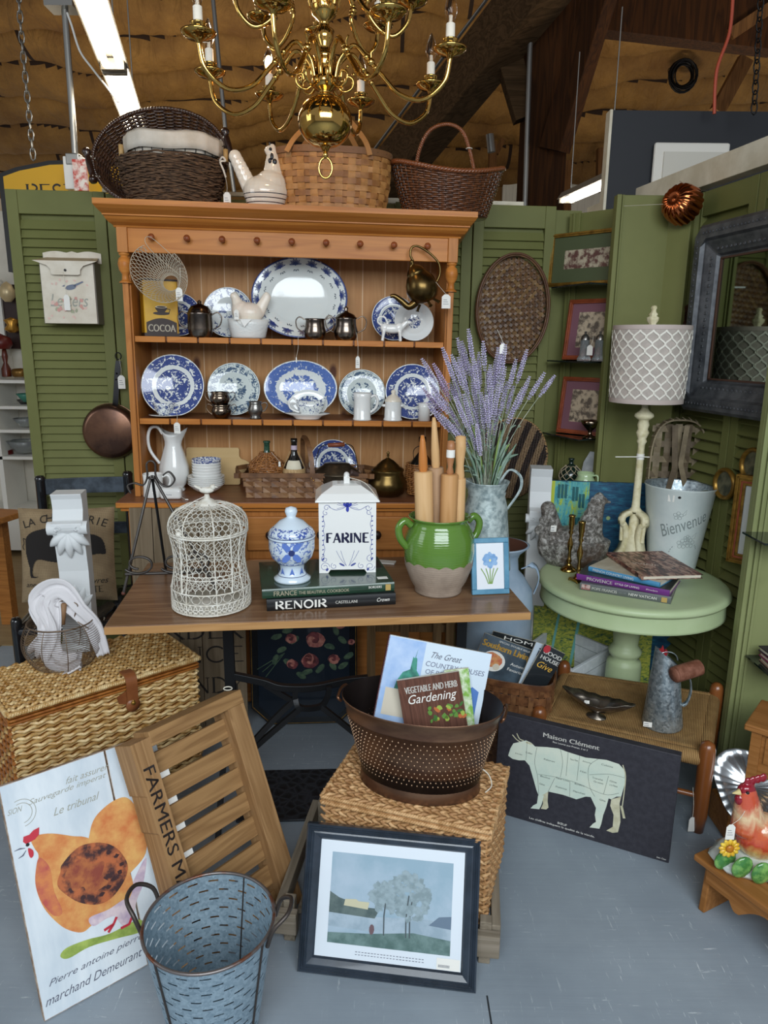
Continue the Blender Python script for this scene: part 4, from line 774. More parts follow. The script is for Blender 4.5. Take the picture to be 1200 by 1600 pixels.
# ------------------------------------------------------------------ bark basket with wire basket lined in white cloth
m_bark=mat('bark_twig','#3b2a1d',.8,c2='#6b5038',ns=45,stretch=(1,1,6),lo=.42,hi=.6,bump=.6,bs=90)
xc,wd,zc=HF.box(183,351,255,.16);RB=wd/2;o=thing('bark_basket','rough dark bark and twig oval basket standing on the dresser cornice','basket',HF.M@T(xc,.19,ZC+.001))
b=MB();pr=[(0,RB*.80),(.08,RB*.92),(.165,RB)];rs=random.Random(3)
a=np.linspace(0,2*pi,90,endpoint=False)
b.lathe([(RB*.78,.001),(RB*.79,.004),(RB*.9,.08),(RB*.975,.16),(RB*.93,.16),(RB*.85,.08),(RB*.74,.008),(0,.008)],m_bark,48,ey=.72)
for k in range(34):
    z=.004+.158*k/33;r=float(np.interp(z,[p[0]for p in pr],[p[1]for p in pr]));ph=rs.random()*6
    rad_=r+.0045*np.sin(a*9+ph)+.003*np.sin(a*23+ph*2)+.001;b.tube(np.stack([rad_*np.cos(a),rad_*.72*np.sin(a),z+.003*np.sin(a*2+ph)+.002*np.sin(a*13+ph)],1),.0036,m_bark,5,closed=True)
for k in range(420):
    z=rs.uniform(.005,.165);an=rs.uniform(0,2*pi);L=rs.uniform(.1,.3);r=float(np.interp(z,[p[0]for p in pr],[p[1]for p in pr]))+.006;aa=np.linspace(an,an+L,4);b.tube(np.stack([r*np.cos(aa),r*.72*np.sin(aa),z+np.linspace(0,rs.uniform(-.006,.006),4)],1),.0022,m_bark,4)
b.build('woven_bark',o)
ptag(o,HF.M@Vector((HF.L(352,270,.12)[0],.12,HF.L(352,276,.12)[1])),HF.M@Vector((HF.L(355,312,.12)[0],.12,HF.L(355,312,.12)[1])),.026,.05)
m_linen=mat('linen_liner','#cfc6b8',.85,c2='#c2b8a8',ns=12,bump=.3,bs=500)
o=thing('lined_wire_basket','black wire basket with a white cloth liner, sitting inside the bark basket','basket',HF.M@T(xc+.008,.19,ZC+.02));R2=RB*.87
b=MB();nn=26
def wbk(a,z):r=R2*(.80+.22*z/.2);return np.array([r*cos(a),r*.7*sin(a),z])
for k in range(nn):an=2*pi*k/nn;b.tube([wbk(an,z)for z in np.linspace(0,.19,5)],.0016,m_iron,5)
for z in(.0,.05,.10,.155,.19):b.tube([wbk(t_,z)for t_ in np.linspace(0,2*pi,60)[:-1]],.0018,m_iron,5,closed=True)
b.build('wire_frame',o)
b=MB();b.lathe([(R2*.70,.006),(R2*.80,.07),(R2*.90,.14),(R2*.985,.200),(R2*1.01,.215),(R2*1.03,.222),(R2*1.055,.210),(R2*1.05,.185),(R2*1.035,.163),(R2*1.03,.163),(R2*1.03,.186)],m_linen,90,ey=.72,f=lambda X,Y,Zz,a,P:(X*(1+.012*np.sin(a*14)+.008*np.sin(a*31)),Y*(1+.012*np.sin(a*14)),Zz+.004*np.sin(a*5)[None,:]));b.lathe([(R2*.79,.02),(R2*.86,.09),(R2*.92,.16)],m_linen,60,ey=.72);b.build('cloth_liner',o)
for s in(-1,1):
    b=MB();b.lathe([(0,-.022),(.009,-.021),(.009,.021),(0,.022)],mat('wood_grip','#b8935c',.5),12,c=(s*R2*1.12,-.01,.17));b.tube(smooth_path([(s*R2*.98,0,.15),(s*R2*1.12,-.01,.145),(s*R2*1.12,-.01,.198),(s*R2*1.0,0,.2)],5),.0015,m_iron);b.build('side_handle',o)
b=MB();P=HF.M.inverted()@Vector(tuple(aty(352,262,2.75)));q=np.array([R2*1.02,-.06,.14]);b.ribbon(smooth_path([q,q+[.012,-.008,.012],q+[.022,-.008,0],q+[.004,-.008,-.004],q+[.014,-.01,-.03],q+[.022,-.01,-.055]],5),(0,-1,0),.006,.001,m_linen);b.build('ribbon_bow',o)
# ------------------------------------------------------------------ striped ceramic hen
xc,wd,zc=HF.box(376,447,290,.10);m_hc=NT('hen_cream');v=m_hc.coord();sx=m_hc.n('ShaderNodeSeparateXYZ');m_hc.l(v,sx.inputs[0]);fr=m_hc.math('FRACT',m_hc.math('MULTIPLY',sx.outputs[2],1/.0145));lo_=m_hc.math('MULTIPLY',m_hc.math('GREATER_THAN',sx.outputs[2],.008),m_hc.math('LESS_THAN',sx.outputs[2],.062))
st_=m_hc.math('MULTIPLY',m_hc.math('MULTIPLY',m_hc.math('GREATER_THAN',fr,.40),m_hc.math('LESS_THAN',fr,.60)),lo_);m_hc.col(m_hc.mix(st_,'#e6dccb','#1c2030'));m_hc.p(rough=.1,coat=.5);MATS['hen_cream']=m_hc.m
o=thing('ceramic_hen','glossy cream ceramic hen with dark stripes round its base, on the dresser top','hen figurine',HF.M@T(xc+.002,.13,ZC));L=wd/2/.066
b=MB();b.ball((.005,0,.05*L),(.068*L,.052*L,.05*L),m_hc.m,28);b.ball((.02*L,0,.07*L),(.05*L,.044*L,.045*L),m_hc.m,20);b.lathe([(0,0),(.048*L,0),(.06*L,.03),(.05*L,.05)],m_hc.m,30,c=(.004,0,0),ey=.78)
for t_ in np.linspace(0,1,8):b.ball(((.028-.004*t_)*L,0,(.085+.075*t_)*L),(.036*L*(1-.6*t_),.03*L*(1-.6*t_),.025*L),m_hc.m,16)
b.ball((.018*L,0,.165*L),(.017*L,.014*L,.015*L),m_hc.m,14)
for t_ in np.linspace(0,1,7):b.ball((-(.042+.042*t_)*L,0,(.06+.085*t_)*L),(.024*L*(1-.2*t_),.014*L,.03*L*(1-.35*t_)),m_hc.m,14)
b.build('hen_body',o,remesh=.0022)
b=MB();b.T=T(0,-.0165*L,0);[b.ball((x*L,yy,z*L),r,mat('hen_black','#171a22',.15),12)for x,yy,z,r in((.020,0,.166,(.0055,.003,.0055)),(.024,-.002,.146,(.006,.003,.012)),(.032,-.003,.132,(.008,.003,.01)),(.018,-.004,.134,(.006,.003,.009)),(.018,.016,.183,(.004,.003,.008)))];b.build('comb_and_wattle',o)
# ------------------------------------------------------------------ splint basket with bentwood handles
xc,wd,zc=HF.box(428,610,300,.18);m_spl=mat('splint_honey','#a8743f',.5,c2='#8c5c2e',ns=25,bump=.1);m_spl2=mat('splint_light','#c08b50',.5,c2='#a5733c',ns=25)
o=thing('splint_basket','large honey brown woven splint basket with swing handles, centre of the dresser top','basket',HF.M@T(xc+.0,.20,ZC+.001));R_=wd/2
b=MB();splint_round(b,[(0,R_*.90),(.1,R_*.98),(.2,R_)],.004,.195,30,9,m_spl,m_spl2,ey=.62,th=.0022,sq=2.6);b.lathe([(0,.006),(R_*.86,.006)],m_spl,30,ey=.6);b.build('woven_splints',o)
sqf=lambda k:(lambda t_:np.array([R_*k*cos(t_)*(abs(cos(t_))**2.6+abs(sin(t_))**2.6)**(-1/2.6),.62*R_*k*sin(t_)*(abs(cos(t_))**2.6+abs(sin(t_))**2.6)**(-1/2.6),.2]))
b=MB();a=np.linspace(0,2*pi,80,endpoint=False);b.sweep([sqf(1.02)(t_)for t_ in a],np.stack([np.cos(a),np.sin(a)/.62,0*a],1),[(-.011,-.003),(.011,-.003),(.011,.003),(-.011,.003)],mat('rim_brown','#7d5530',.5),True,False)
for k in range(30):q=sqf(1.03)(2*pi*k/30);b.ball(q+[0,0,0],.0022,m_blk,6)
b.sweep([sqf(.93)(t_)-[0,0,.195]for t_ in a],np.stack([np.cos(a),np.sin(a)/.62,0*a],1),[(-.008,-.002),(.008,-.002),(.008,.002),(-.008,.002)],mat('rim_brown','#7d5530'),True,False);b.build('rim',o)
for s,tl in((-1,-.0),(1,.0)):
    b=MB();hx=.085;yy=s*R_*.62*.97;P=smooth_path([(-hx*1.9,yy*1.02,.185),(-hx*1.5,yy*.9,.24),(-hx*.5,yy*.45,.33),(0,yy*.35,.342),(hx*.5,yy*.45,.33),(hx*1.3,yy*.9,.24),(hx*1.55,yy*1.02,.185)],6);b.ribbon(P,(0,1 if s>0 else-1,.6),.018,.004,mat('bentwood','#b07e4a',.45));b.build('bentwood_handle',o)
b=MB();b.ball((-.10,-.02,.21),(.014,.012,.012),mat('orange_bead','#b8501d',.3),12);tag(b.build('wooden_egg'),'small orange wooden bead showing over the rim of the splint basket','ornament',M=HF.M@T(xc,.20,ZC+.001));
# ------------------------------------------------------------------ dark hoop-handled basket at right end
xc,wd,zc=HF.box(612,792,290,.16);o=thing('hoop_basket','dark wicker basket with a tall twisted hoop handle, right end of the dresser top','basket',HF.M@T(xc-.005,.19,ZC+.004,rz=6));R_=wd/2;hB=.135
def dip(X,Y,Zz,a):k=(np.asarray(Zz)/hB).clip(0,1);r_=np.abs(np.cos(a));return X,Y,Zz+k*k*.045*(r_**2)*1.0+0*X
b=MB();pr=[(0,R_*.70),(hB,R_*.97)];weave_round(b,pr,.006,hB,46,20,.0036,m_dkw2,m_dkw,ey=.70,f=dip,flat=.9)
b.lathe([(0,.004),(R_*.72,.004),(R_*.72,.01),(0,.01)],m_dkw,40,ey=.70);b.build('woven_body',o)
b=MB();rope_ring(b,lambda t_:np.array(dip(R_*.99*cos(t_),R_*.70*.99*sin(t_),hB+.004,t_)),.006,mat('reddish_wicker','#7a4526',.3,coat=.4),turns=34,strands=3);b.build('rim',o)
b=MB();hx=0;P=smooth_path([(-.03,R_*.66,.03),(-.03,R_*.68,hB),(-.026,R_*.60,.24),(-.01,R_*.35,.335),(.01,0,.362),(.03,-R_*.35,.335),(.045,-R_*.60,.24),(.05,-R_*.68,hB),(.05,-R_*.62,.05)],8)
P2=smooth_path([(-R_*.52,.02,.10),(-R_*.54,.015,hB+.01),(-R_*.50,.01,.23),(-R_*.34,0,.30),(-R_*.05,-.01,.325),(R_*.2,-.03,.30),(R_*.33,-.045,.23),(R_*.36,-.09,hB+.01),(R_*.36,-.10,.08)],8)
rope(b,P2,.0042,mat('reddish_wicker','#7a4526'),turns=26,strands=3,off=.8);b.build('hoop_handle',o)
b=MB();q=P2[-18];b.tube([q+np.array([.012*cos(t_),.012*sin(t_),0])for t_ in np.linspace(0,2*pi,9)[:-1]],.0015,m_string,5,closed=True);b.build('string_tie',o)
# ================================================================== BRASS CHANDELIER
m_br=mat('polished_brass','#cfa75c',.09,1);m_candle=mat('candle_sleeve','#e8dfce',.5);m_bulb=mat('bulb_glass','#fff6ee',.02,trans=1,ior=1.2);m_fil=mat('bulb_glow','#ffffff',.5,emit='#ffb060',es=30)
CHC=aty(508,190,2.1);cxx,cyy,zb=CHC
o=thing('chandelier','polished brass two-tier chandelier hanging in front of the dresser','chandelier',T(cxx,cyy,zb));
b=MB();b.lathe([(0,-.076),(.008,-.074),(.012,-.066),(.02,-.06)]+[(.073*cos(t_),.066*sin(t_))for t_ in np.linspace(-1.15,1.2,22)]+[(.016,.066),(.016,.072),(.028,.078),(.034,.09),(.036,.102),(.026,.108),(.026,.15),(.03,.155),(.018,.165),(.014,.18),(.022,.195),(.024,.21),(.014,.225),(.012,.235),(.03,.25),(.036,.265),(.036,.3),(.02,.31),(.012,.33),(.03,.36),(.03,.4),(.012,.42),(.012,.8),(0,.8)],m_br,48);b.build('central_column',o)
b=MB();b.lathe([(0,-.092),(.006,-.09),(.008,-.082),(.005,-.074),(0,-.074)],m_br,16)
b.tube([(.018*cos(t_),0,-.115+.026*sin(t_))for t_ in np.linspace(0,2*pi,25)[:-1]],.0032,m_br,8,closed=True);b.build('bottom_ring',o)
def arm(az,R,zhub,zlow,zcup,r0=.03,lit=False,bulb=True):
    ca,sa=cos(az),sin(az);q=lambda r,z:np.array([ca*r,sa*r,z]);P=smooth_path([q(r0,zhub-.02),q(r0+.012,zhub+.02),q(r0+.05,zhub+.05),q(r0+.085,zhub+.02),q(R*.48,zlow+.06),q(R*.62,zlow+.015),q(R*.80,zlow),q(R*.96,zlow+.035),q(R,zlow+.085),q(R,zcup-.012)],7)
    b=MB();b.tube(P,.0062,m_br,10)
    for t_ in(3.35,):i=int(t_*7);b.ball(P[i],.011,m_br,12);b.ball(P[i-2],.0085,m_br,10);b.ball(P[i+2],.0085,m_br,10);b.tube([P[i],P[i]+np.array([0,0,.022]),P[i]+q(.01,.03)],.003,m_br,6)
    a_=b.build('arm',o)
    b=MB();c=q(R,zcup);b.lathe([(0,-.016),(.006,-.014),(.009,-.006),(.03,.0),(.041,.008),(.043,.012),(.04,.012),(.028,.005),(.012,.004),(.018,.008),(.0185,.03),(.020,.032),(.016,.032),(.015,.01),(0,.01)],m_br,28,c=c);b.build('drip_pan',a_)
    b=MB();b.lathe([(.0115,.01),(.0115,.066),(.009,.068),(0,.068)],m_candle,14,c=c);b.build('candle_sleeve',a_)
    if bulb:
        b=MB();b.lathe([(.008,.067),(.010,.075),(.0155,.09),(.016,.1),(.012,.118),(.005,.135),(.001,.142),(0,.142)],m_bulb,16,c=c);b.build('bulb',a_)
        b=MB();b.lathe([(.004,.068),(.004,.085),(0,.087)],m_candle,8,c=c)
        if lit:b.ball(c+[0,0,.096],(.010,.010,.02),m_fil,12)
        b.build('filament',a_)
        if lit:l=bpy.data.lights.new('candle_light','POINT');l.energy=2.2;l.color=(1,.62,.3);l.shadow_soft_size=.012;lo=bpy.data.objects.new('candle_light',l);COL.objects.link(lo);lo.parent=o;lo.location=tuple(c+[0,0,.15])
RR=.335
for d in(-15,30,75,125,165,210,255,300):arm(math.radians(d),RR*(1 if d not in(75,125)else.98),.125,.035,.135,lit=(d==125))
for d in(8,53,98,143,188,233,278,323):arm(math.radians(d),.23,.29,.215,.29,r0=.034)
for d in range(10,370,45):
    b=MB();ca,sa=cos(math.radians(d)),sin(math.radians(d));b.tube(smooth_path([(ca*.03,sa*.03,.09),(ca*.05,sa*.05,.075),(ca*.072,sa*.072,.085),(ca*.075,sa*.075,.105),(ca*.06,sa*.06,.112),(ca*.055,sa*.055,.098)],5),.0038,m_br,7);b.ball((ca*.077,sa*.077,.118),.005,m_br,8);b.build('scroll',o)
# ================================================================== THINGS ON THE SHUTTERS
# letter box
x0,z0=BK.L(70,505,BV-.09);x1,_=BK.L(152,505,BV-.09);W_=x1-x0;_,zt=BK.L(105,385,BV-.05);m_enam=mat('cream_enamel','#d8d0bf',.45,c2='#cdc3b0',ns=12);m_boxe=mat('edge_grey','#6f6a60',.5)
o=thing('letter_box','cream metal letter box with bird and roses lettered Letters on the left shutter','mailbox',BK.M@T(x0,BV-.002,z0));D_=.085;Hh=zt-z0
b=MB();b.b2((0,-D_,0),(W_,0,Hh*.80),m_enam);b.b2((-.003,-D_+.004,-.002),(0,0,Hh*.8),m_boxe);b.b2((W_,-D_+.004,-.002),(W_+.004,0,Hh*.8),m_boxe);b.build('box_body',o,bevel=.002)
k=Hh/.33;b=MB();P=[(-.012,Hh*.80),(-.012,Hh*.85)]+[(-.012+(W_*.5+.012)*t_,Hh*(.93+.035*sin(pi*t_*1.0)-.02*t_+(.045*max(0,t_-.8)/.2)))for t_ in np.linspace(0,1,12)];P=P+[(W_-x,z)for x,z in P[::-1]];b.poly(P[::-1],m_enam,-.004,.004);b.build('back_crest',o)
b=MB();b.add([(-.022,-D_-.018,Hh*.80),(W_+.022,-D_-.018,Hh*.80),(W_-.0,0,Hh*.875),(.0,0,Hh*.875)],[(0,1,2,3)],mat('lid_tan','#a28d6d',.5));P=[(-.022,Hh*.80),(.035*k,Hh*.74),(.05*k,Hh*.69),(.052*k,Hh*.635),(.06*k,Hh*.622),(W_-.06*k,Hh*.622),(W_-.052*k,Hh*.635),(W_-.05*k,Hh*.69),(W_-.035*k,Hh*.74),(W_+.022,Hh*.80)];b.poly(P,m_enam,-D_-.018,.003);b.cyl((W_*.5,-D_-.021,Hh*.68),(W_*.5,-D_-.017,Hh*.68),.005,m_blk,10);b.build('flap_lid',o)
b=MB();m_pink=mat('rose_pink','#c9978c',.7);m_bird=mat('bird_blue','#6f7788',.7);m_lg=mat('letter_grey','#9fa095',.7);yy=-D_-.0012
b.text('Letters',(W_*.5,Hh*.30),m_lg,w=W_*.72,h=Hh*.16,y=yy,shear=.3);b.blob((W_*.55,Hh*.47),.022,.010,m_bird,yy-.0003,12,.1,.25);b.poly([(W_*.62,Hh*.475),(W_*.80,Hh*.535),(W_*.78,Hh*.55),(W_*.60,Hh*.50)],m_bird,yy-.0003);b.poly([(W_*.43,Hh*.475),(W_*.38,Hh*.48),(W_*.44,Hh*.50)],m_bird,yy-.0003)
rs=random.Random(5)
for k_ in range(26):an=rs.uniform(0,2*pi);rr_=rs.uniform(.6,1);b.blob((W_*(.5+.33*rr_*cos(an)),Hh*(.24+.10*rr_*sin(an))),rs.uniform(.004,.009),rs.uniform(.004,.008),rs.choice([m_pink,m_pink,mat('leaf_sage','#a3a68c',.7),mat('rose_pale','#d8b8ac',.7)]),yy-.0002*rs.random(),8,.3,0,k_)
for k_ in range(14):b.blob((W_*rs.uniform(.05,.95),Hh*rs.choice([rs.uniform(.03,.1),rs.uniform(.45,.58)])),.006,.004,mat('rose_pale','#d8b8ac'),yy,7,.3,rs.random()*3,k_)
b.build('painted_front',o)
ptag(o,(BK.M@Vector((x0+W_*.46,BV-D_-.023,z0+Hh*.66))),(BK.M@Vector((x0+W_*.48,BV-D_-.02,z0+Hh*.27))),.024,.06,lines=False)
# copper pan
FP=BV-.02;xk,zk=BK.L(187,560,FP);xp,zp=BK.L(182,674,FP);_,_=0,0;rp=(BK.L(215,674,FP)[0]-BK.L(127,674,FP)[0])/2;xp=BK.L(174,674,FP)[0]
m_cop=mat('old_copper_pan','#7c5b48',.3,.85,c2='#594238',ns=7,bump=.05);o=thing('copper_pan','old copper frying pan hanging by its long iron handle beside the dresser','pan',BK.M@T(xp,FP-.01,zp,rx=90,rz=0))
b=MB();b.lathe([(0,.0),(rp*.82,0),(rp*.95,-.006),(rp,-.02),(rp*1.02,-.02)][::1],m_cop,56,R=Matrix.Rotation(0,4,'X'));b.lathe([(0,.028),(rp*.8,.028),(rp*.93,.022),(rp*1.0,0.0),(rp*1.0,-.018)],m_cop,56);b.build('pan_body',o)
b=MB();dz=zk-zp;dx=xk-xp;b.ribbon(smooth_path([(dx*.45,rp*.95,.0),(dx*.6,rp*1.15,.012),(dx*.85,dz*.8,.012),(dx,dz*.97,.01)],6),(0,0,1),.022,.005,mat('forged_iron','#3a3a3b',.4,.8));b.tube([(dx+.012*cos(t_),dz+.01+.014*sin(t_),.01)for t_ in np.linspace(0,2*pi,15)[:-1]],.0025,m_iron,6,closed=True);[b.ball((dx*q_,dz*w_,.016),.004,m_iron,8)for q_,w_ in((.75,.72),(.82,.8))];b.build('iron_handle',o)
ptag(o,BK.M@Vector((xk+.006,FP-.03,zk)),BK.M@Vector((BK.L(190,597,FP-.03)[0],FP-.03,BK.L(190,597,FP-.03)[1])),.03,.055)
# oval woven tray
xc,zc=BK.L(800,483,BV-.04);ra=(BK.L(856,483,BV-.04)[0]-BK.L(744,483,BV-.04)[0])/2;rb=(BK.L(800,398,BV-.04)[1]-BK.L(800,568,BV-.04)[1])/2
m_tr=mat('tray_splint','#6a4a2c',.45,c2='#49301c',ns=30);m_tr2=mat('tray_splint_gold','#7d5f38',.45,c2='#5c4024',ns=16)
o=thing('woven_tray','dark oval woven splint tray hung on the green shutter right of the dresser','tray',BK.M@T(xc,BV-.035,zc,ry=2))
b=MB();n_=21
for fam in(0,1):
    for k in range(-n_,n_+1):
        off=k*.0165;d=np.array([cos(.9),sin(.9)])if fam==0 else np.array([cos(-.62),sin(-.62)]);nn=np.array([-d[1],d[0]]);ts=np.linspace(-.4,.4,97);pts=[nn*off+d*t_ for t_ in ts];ins=[p_ for p_ in zip(ts,pts)if(p_[1][0]/ra)**2+(p_[1][1]/rb)**2<.93]
        if len(ins)<4:continue
        P=[(p_[0],-.008*0+.0022*math.cos(t_/.0165*pi/1.0+k*pi+(pi if fam else 0))+.02*((p_[0]/ra)**2+(p_[1]/rb)**2-1)*-1,p_[1])for t_,p_ in ins];b.ribbon(P,(0,-1,0),.0125,.0012,m_tr2 if(k*7+fam*3)%5 in(0,1)else m_tr)
b.build('woven_splints',o)
b=MB();a=np.linspace(0,2*pi,90,endpoint=False);b.sweep(np.stack([ra*np.cos(a),-.008+0*a,rb*np.sin(a)],1),np.stack([np.cos(a)/ra,0*a,np.sin(a)/rb],1),[(-.02,-.004),(.02,-.004),(.02,.004),(-.02,.004)],mat('tray_rim','#5a3a25',.4),True,True);b.sweep(np.stack([ra*.95*np.cos(a),-.02+0*a,rb*.965*np.sin(a)],1),np.stack([np.cos(a)/ra,0*a,np.sin(a)/rb],1),[(-.006,-.003),(.006,-.003),(.006,.003),(-.006,.003)],m_tr,True,True);b.build('rim',o)
# ================================================================== THE WOODEN TABLE AND WHAT STANDS ON IT
TF=Frame(-.713,1.700,6.8);ZT=.74;TW,TD=1.125,.545
m_tt=wood('table_laminate','#8d6c4f','#6a4b35',axis=0,s=.75,rough=.22,ring=1.2,c3='#a58361',bump=.05);m_edge=wood('table_edge','#b98e5c','#a07648',axis=0,s=1,rough=.45)
o=thing('display_table','rectangular table with striped brown wood top and pale edge on a black iron trestle base','table',TF.M)
b=MB();b.b2((0,0,ZT-.022),(TW,TD,ZT),m_tt);b.b2((-.001,-.002,ZT-.0225),(TW+.001,.0,ZT-.002),m_edge);b.b2((TW,0,ZT-.022),(TW+.002,TD,ZT-.002),m_edge);b.build('tabletop',o,bevel=.002)
m_cast=mat('cast_iron_black','#1a1b1d',.45,.4)
cxT=.50*TW
def bar(b_,pts,wd,th,nrm=(0,1,0),n=6):b_.ribbon(smooth_path(pts,n),nrm,wd,th,m_cast)
q=lambda px,py,v:TF.L(px,py,v)
b=MB()
A=lambda px,py,v:np.array([q(px,py,v)[0],v,q(px,py,v)[1]])
vm=.30
b.b2((A(357,1000,vm)[0]-.016,vm-.012,.32),(A(357,1000,vm)[0]+.016,vm+.012,ZT-.022),m_cast)
b.build('column',o,bevel=.002)
b=MB();bar(b,[A(362,1055,vm),A(410,1065,vm-.02),A(440,1074,vm-.03),A(490,1074,vm-.02),A(540,1064,vm),A(575,1060,vm)],.022,.02,(0,1,0));b.build('stretcher',o,bevel=.002)
for nm,pts in(('brace',[A(415,1070,vm-.03),A(440,1085,vm-.03),A(458,1094,vm-.03),(A(462,1080,vm-.03)),A(466,1076,vm-.03)]),('brace',[A(462,1092,vm-.03),A(466,1104,vm-.04),A(480,1107,vm-.04),A(502,1103,vm-.03),A(512,1088,vm-.03),A(514,1072,vm-.03)]),('brace',[A(458,1095,vm-.03),A(430,1122,vm-.06),A(395,1160,vm-.1),A(380,1180,vm-.12)]),('brace',[A(470,1106,vm-.04),A(430,1140,vm-.07),A(398,1168,vm-.1),A(384,1185,vm-.12)]),('brace',[A(502,1104,vm-.03),A(535,1130,vm-.05),A(560,1150,vm-.07)])):
    b=MB();bar(b,pts,.016,.014);b.build(nm,o)
for x,y in((A(357,1000,vm)[0],vm),(TW-.12,vm)):
    b=MB();P=smooth_path([(x,y,.34),(x-.02,y-.1,.2),(x-.03,y-.2,.05),(x-.03,y-.235,.016)],6);b.ribbon(P,(1,0,0),.024,.016,m_cast);b.build('leg',o)
    b=MB();P=smooth_path([(x,y,.34),(x-.0,y+.06,.2),(x,y+.13,.05),(x,y+.15,.016)],6);b.ribbon(P,(1,0,0),.024,.016,m_cast);b.build('leg',o)
b=MB();b.b2((TW-.12-.016,vm-.012,.32),(TW-.12+.016,vm+.012,ZT-.022),m_cast);b.build('column',o)
b=MB();cq=A(357,1071,vm-.02);b.tube([cq+[.013*cos(t_),-.02,.006*sin(t_)]for t_ in np.linspace(0,2*pi,11)[:-1]],.002,m_string,6,closed=True);b.build('cord_tie',o)
def tb(px,py):return TF.S(px,py,ZT)
# --- iron scroll easel
m_scr=mat('scroll_iron','#4c4845',.4,.7)
fx,fy=tb(193,930);o=thing('iron_easel','wrought iron scroll plate easel at the left end of the table','easel',TF.M@T(fx,fy,ZT+.002))
W_=.26;apx=TF.L(237,745,fy+.10);ax,az=apx[0]-fx,apx[1]-ZT
b=MB();b.tube([(0,0,.0),(0.005,.0,.02),(ax*.98,.10,az)],.0042,m_scr,8);b.ball((0,0,.004),.006,mat('rust_tip','#5a2f22',.6),10);b.build('leg',o)
b=MB();b.tube([(W_,.0,.0),(W_-.004,.0,.02),(ax*1.05,.10,az)],.0042,m_scr,8);b.build('leg',o)
b=MB();b.tube([(ax,.105,az),(ax+.0,.22,.0)],.0042,m_cast,8);b.build('leg',o)
b=MB();b.ribbon(smooth_path([(ax-.062,.1,az-.05),(ax-.07,.1,az-.028),(ax-.05,.1,az-.02),(ax-.025,.1,az-.026),(ax-.012,.1,az+.0),(ax-.012,.1,az+.035),(ax,.1,az+.045),(ax+.012,.1,az+.035),(ax+.012,.1,az+.0),(ax+.028,.1,az-.026),(ax+.05,.1,az-.03),(ax+.065,.1,az-.01),(ax+.05,.1,az+.012),(ax+.032,.1,az+.002)],6),(0,1,0),.0045,.008,m_scr,smooth=True);b.tube([(ax+.012*cos(t_),.1+.01*sin(t_),az-.005)for t_ in np.linspace(0,2*pi,9)[:-1]],.003,m_scr,6,closed=True);b.build('top_scroll',o)
b=MB();b.tube([(.01,-.002,.062),(W_-.01,-.002,.062)],.0045,m_scr,8)
for sx_,dr in((.03,1),(.13,1),(.23,-1)):
    pts=[(sx_+.045*cos(a_)*(1-.55*k/26)*1.0+.02*dr,-.004,.092+.030*sin(a_)*(1-.5*k/26))for k,a_ in enumerate(np.linspace(-2.6,4.6,27)*dr)]
    b.ribbon(smooth_path(pts,2),(0,1,0),.005,.009,m_scr,smooth=True)
b.b2((.0,-.03,.058),(W_,.004,.064),m_scr)if False else None
b.build('scroll_ledge',o)
# --- birdcage
m_cage=mat('cage_white','#dcd9cf',.5,c2='#c9c3b4',ns=60)
cx0,_=TF.L(331,930,0);bxl,_=tb(331,938);R_=(TF.L(392,938,.13)[0]-TF.L(270,938,.13)[0])/2;_,fy=tb(331,966);by=fy+R_;cx0=TF.L(331,935,by)[0];_,ztop=TF.L(325,768,by)
Hc=ztop-ZT;o=thing('birdcage','ornate white wire birdcage with a domed top and bird finial','birdcage',TF.M@T(cx0,by,ZT+.001))
zb1,zs1,zd=Hc*.19,Hc*.66,Hc*.90
def cr(z):
    if z<zb1:return R_
    if z<zs1:t_=(z-zb1)/(zs1-zb1);return R_*(1-.10*sin(pi*t_)+.0*t_)*(1-.02*t_)
    t_=min(1,(z-zs1)/(zd-zs1));return R_*.98*math.sqrt(max(0,1-t_**2.1))+.02*t_
S=[];ncol=34;dz=.0155
rows_=int((zs1-zb1-.0)/dz)
P_=lambda i,z:np.array([cr(z)*cos(2*pi*i/ncol),cr(z)*sin(2*pi*i/ncol),z])
for j in range(rows_): # chicken wire
    z0=zb1+.004+j*dz;off=.5*(j%2)
    for i in range(ncol):a_=P_(i+off,z0);b_=P_(i+off,z0+dz*.42);S+=[(a_,b_),(b_,P_(i+off+.5,z0+dz)),(b_,P_(i+off-.5,z0+dz))]
rows2=9;zs_=[zs1+(zd-zs1)*t_ for t_ in(np.sin(np.linspace(0,pi/2,rows2*2+1))*.98)]
for j in range(rows2):
    z0,zm,z1=zs_[2*j],zs_[2*j+1],zs_[2*j+2];off=.5*(j%2)
    for i in range(ncol):a_=P_(i+off,z0);b_=P_(i+off,zm);S+=[(a_,b_),(b_,P_(i+off+.5,z1)),(b_,P_(i+off-.5,z1))]
b=MB();b.wires(S,.00105,m_cage);b.build('wire_netting',o)
b=MB()
for z,r in((zb1,.0022),(zb1+.045*0+zb1*.62,.0016),(zs1,.003),(zs1+.006,.002),(.004,.0022),(zb1*.55,.002),(zb1*1.28+.03,.0014)):b.tube([P_(i,z)*np.array([1.005,1.005,1])for i in range(ncol)],r,m_cage,6,closed=True)
for k in range(8):
    an=2*pi*k/8+.25;zz_=list(np.linspace(.002,zs1,14))+[zs1+(zd-zs1)*sin(t_)for t_ in np.linspace(.1,pi/2*.97,10)];b.tube([(cr(z)*1.004*cos(an),cr(z)*1.004*sin(an),z)for z in zz_],.0018,m_cage,6)
b.build('frame_hoops',o)
b=MB()
for i in range(24):
    an=2*pi*i/24;zc_=zb1*.80;r=zb1*.19;b.tube([((R_+.001)*cos(an+r/R_*cos(t_)*1.05),(R_+.001)*sin(an+r/R_*cos(t_)*1.05),zc_+r*sin(t_))for t_ in np.linspace(0,2*pi,15)[:-1]],.0011,m_cage,4,closed=True)
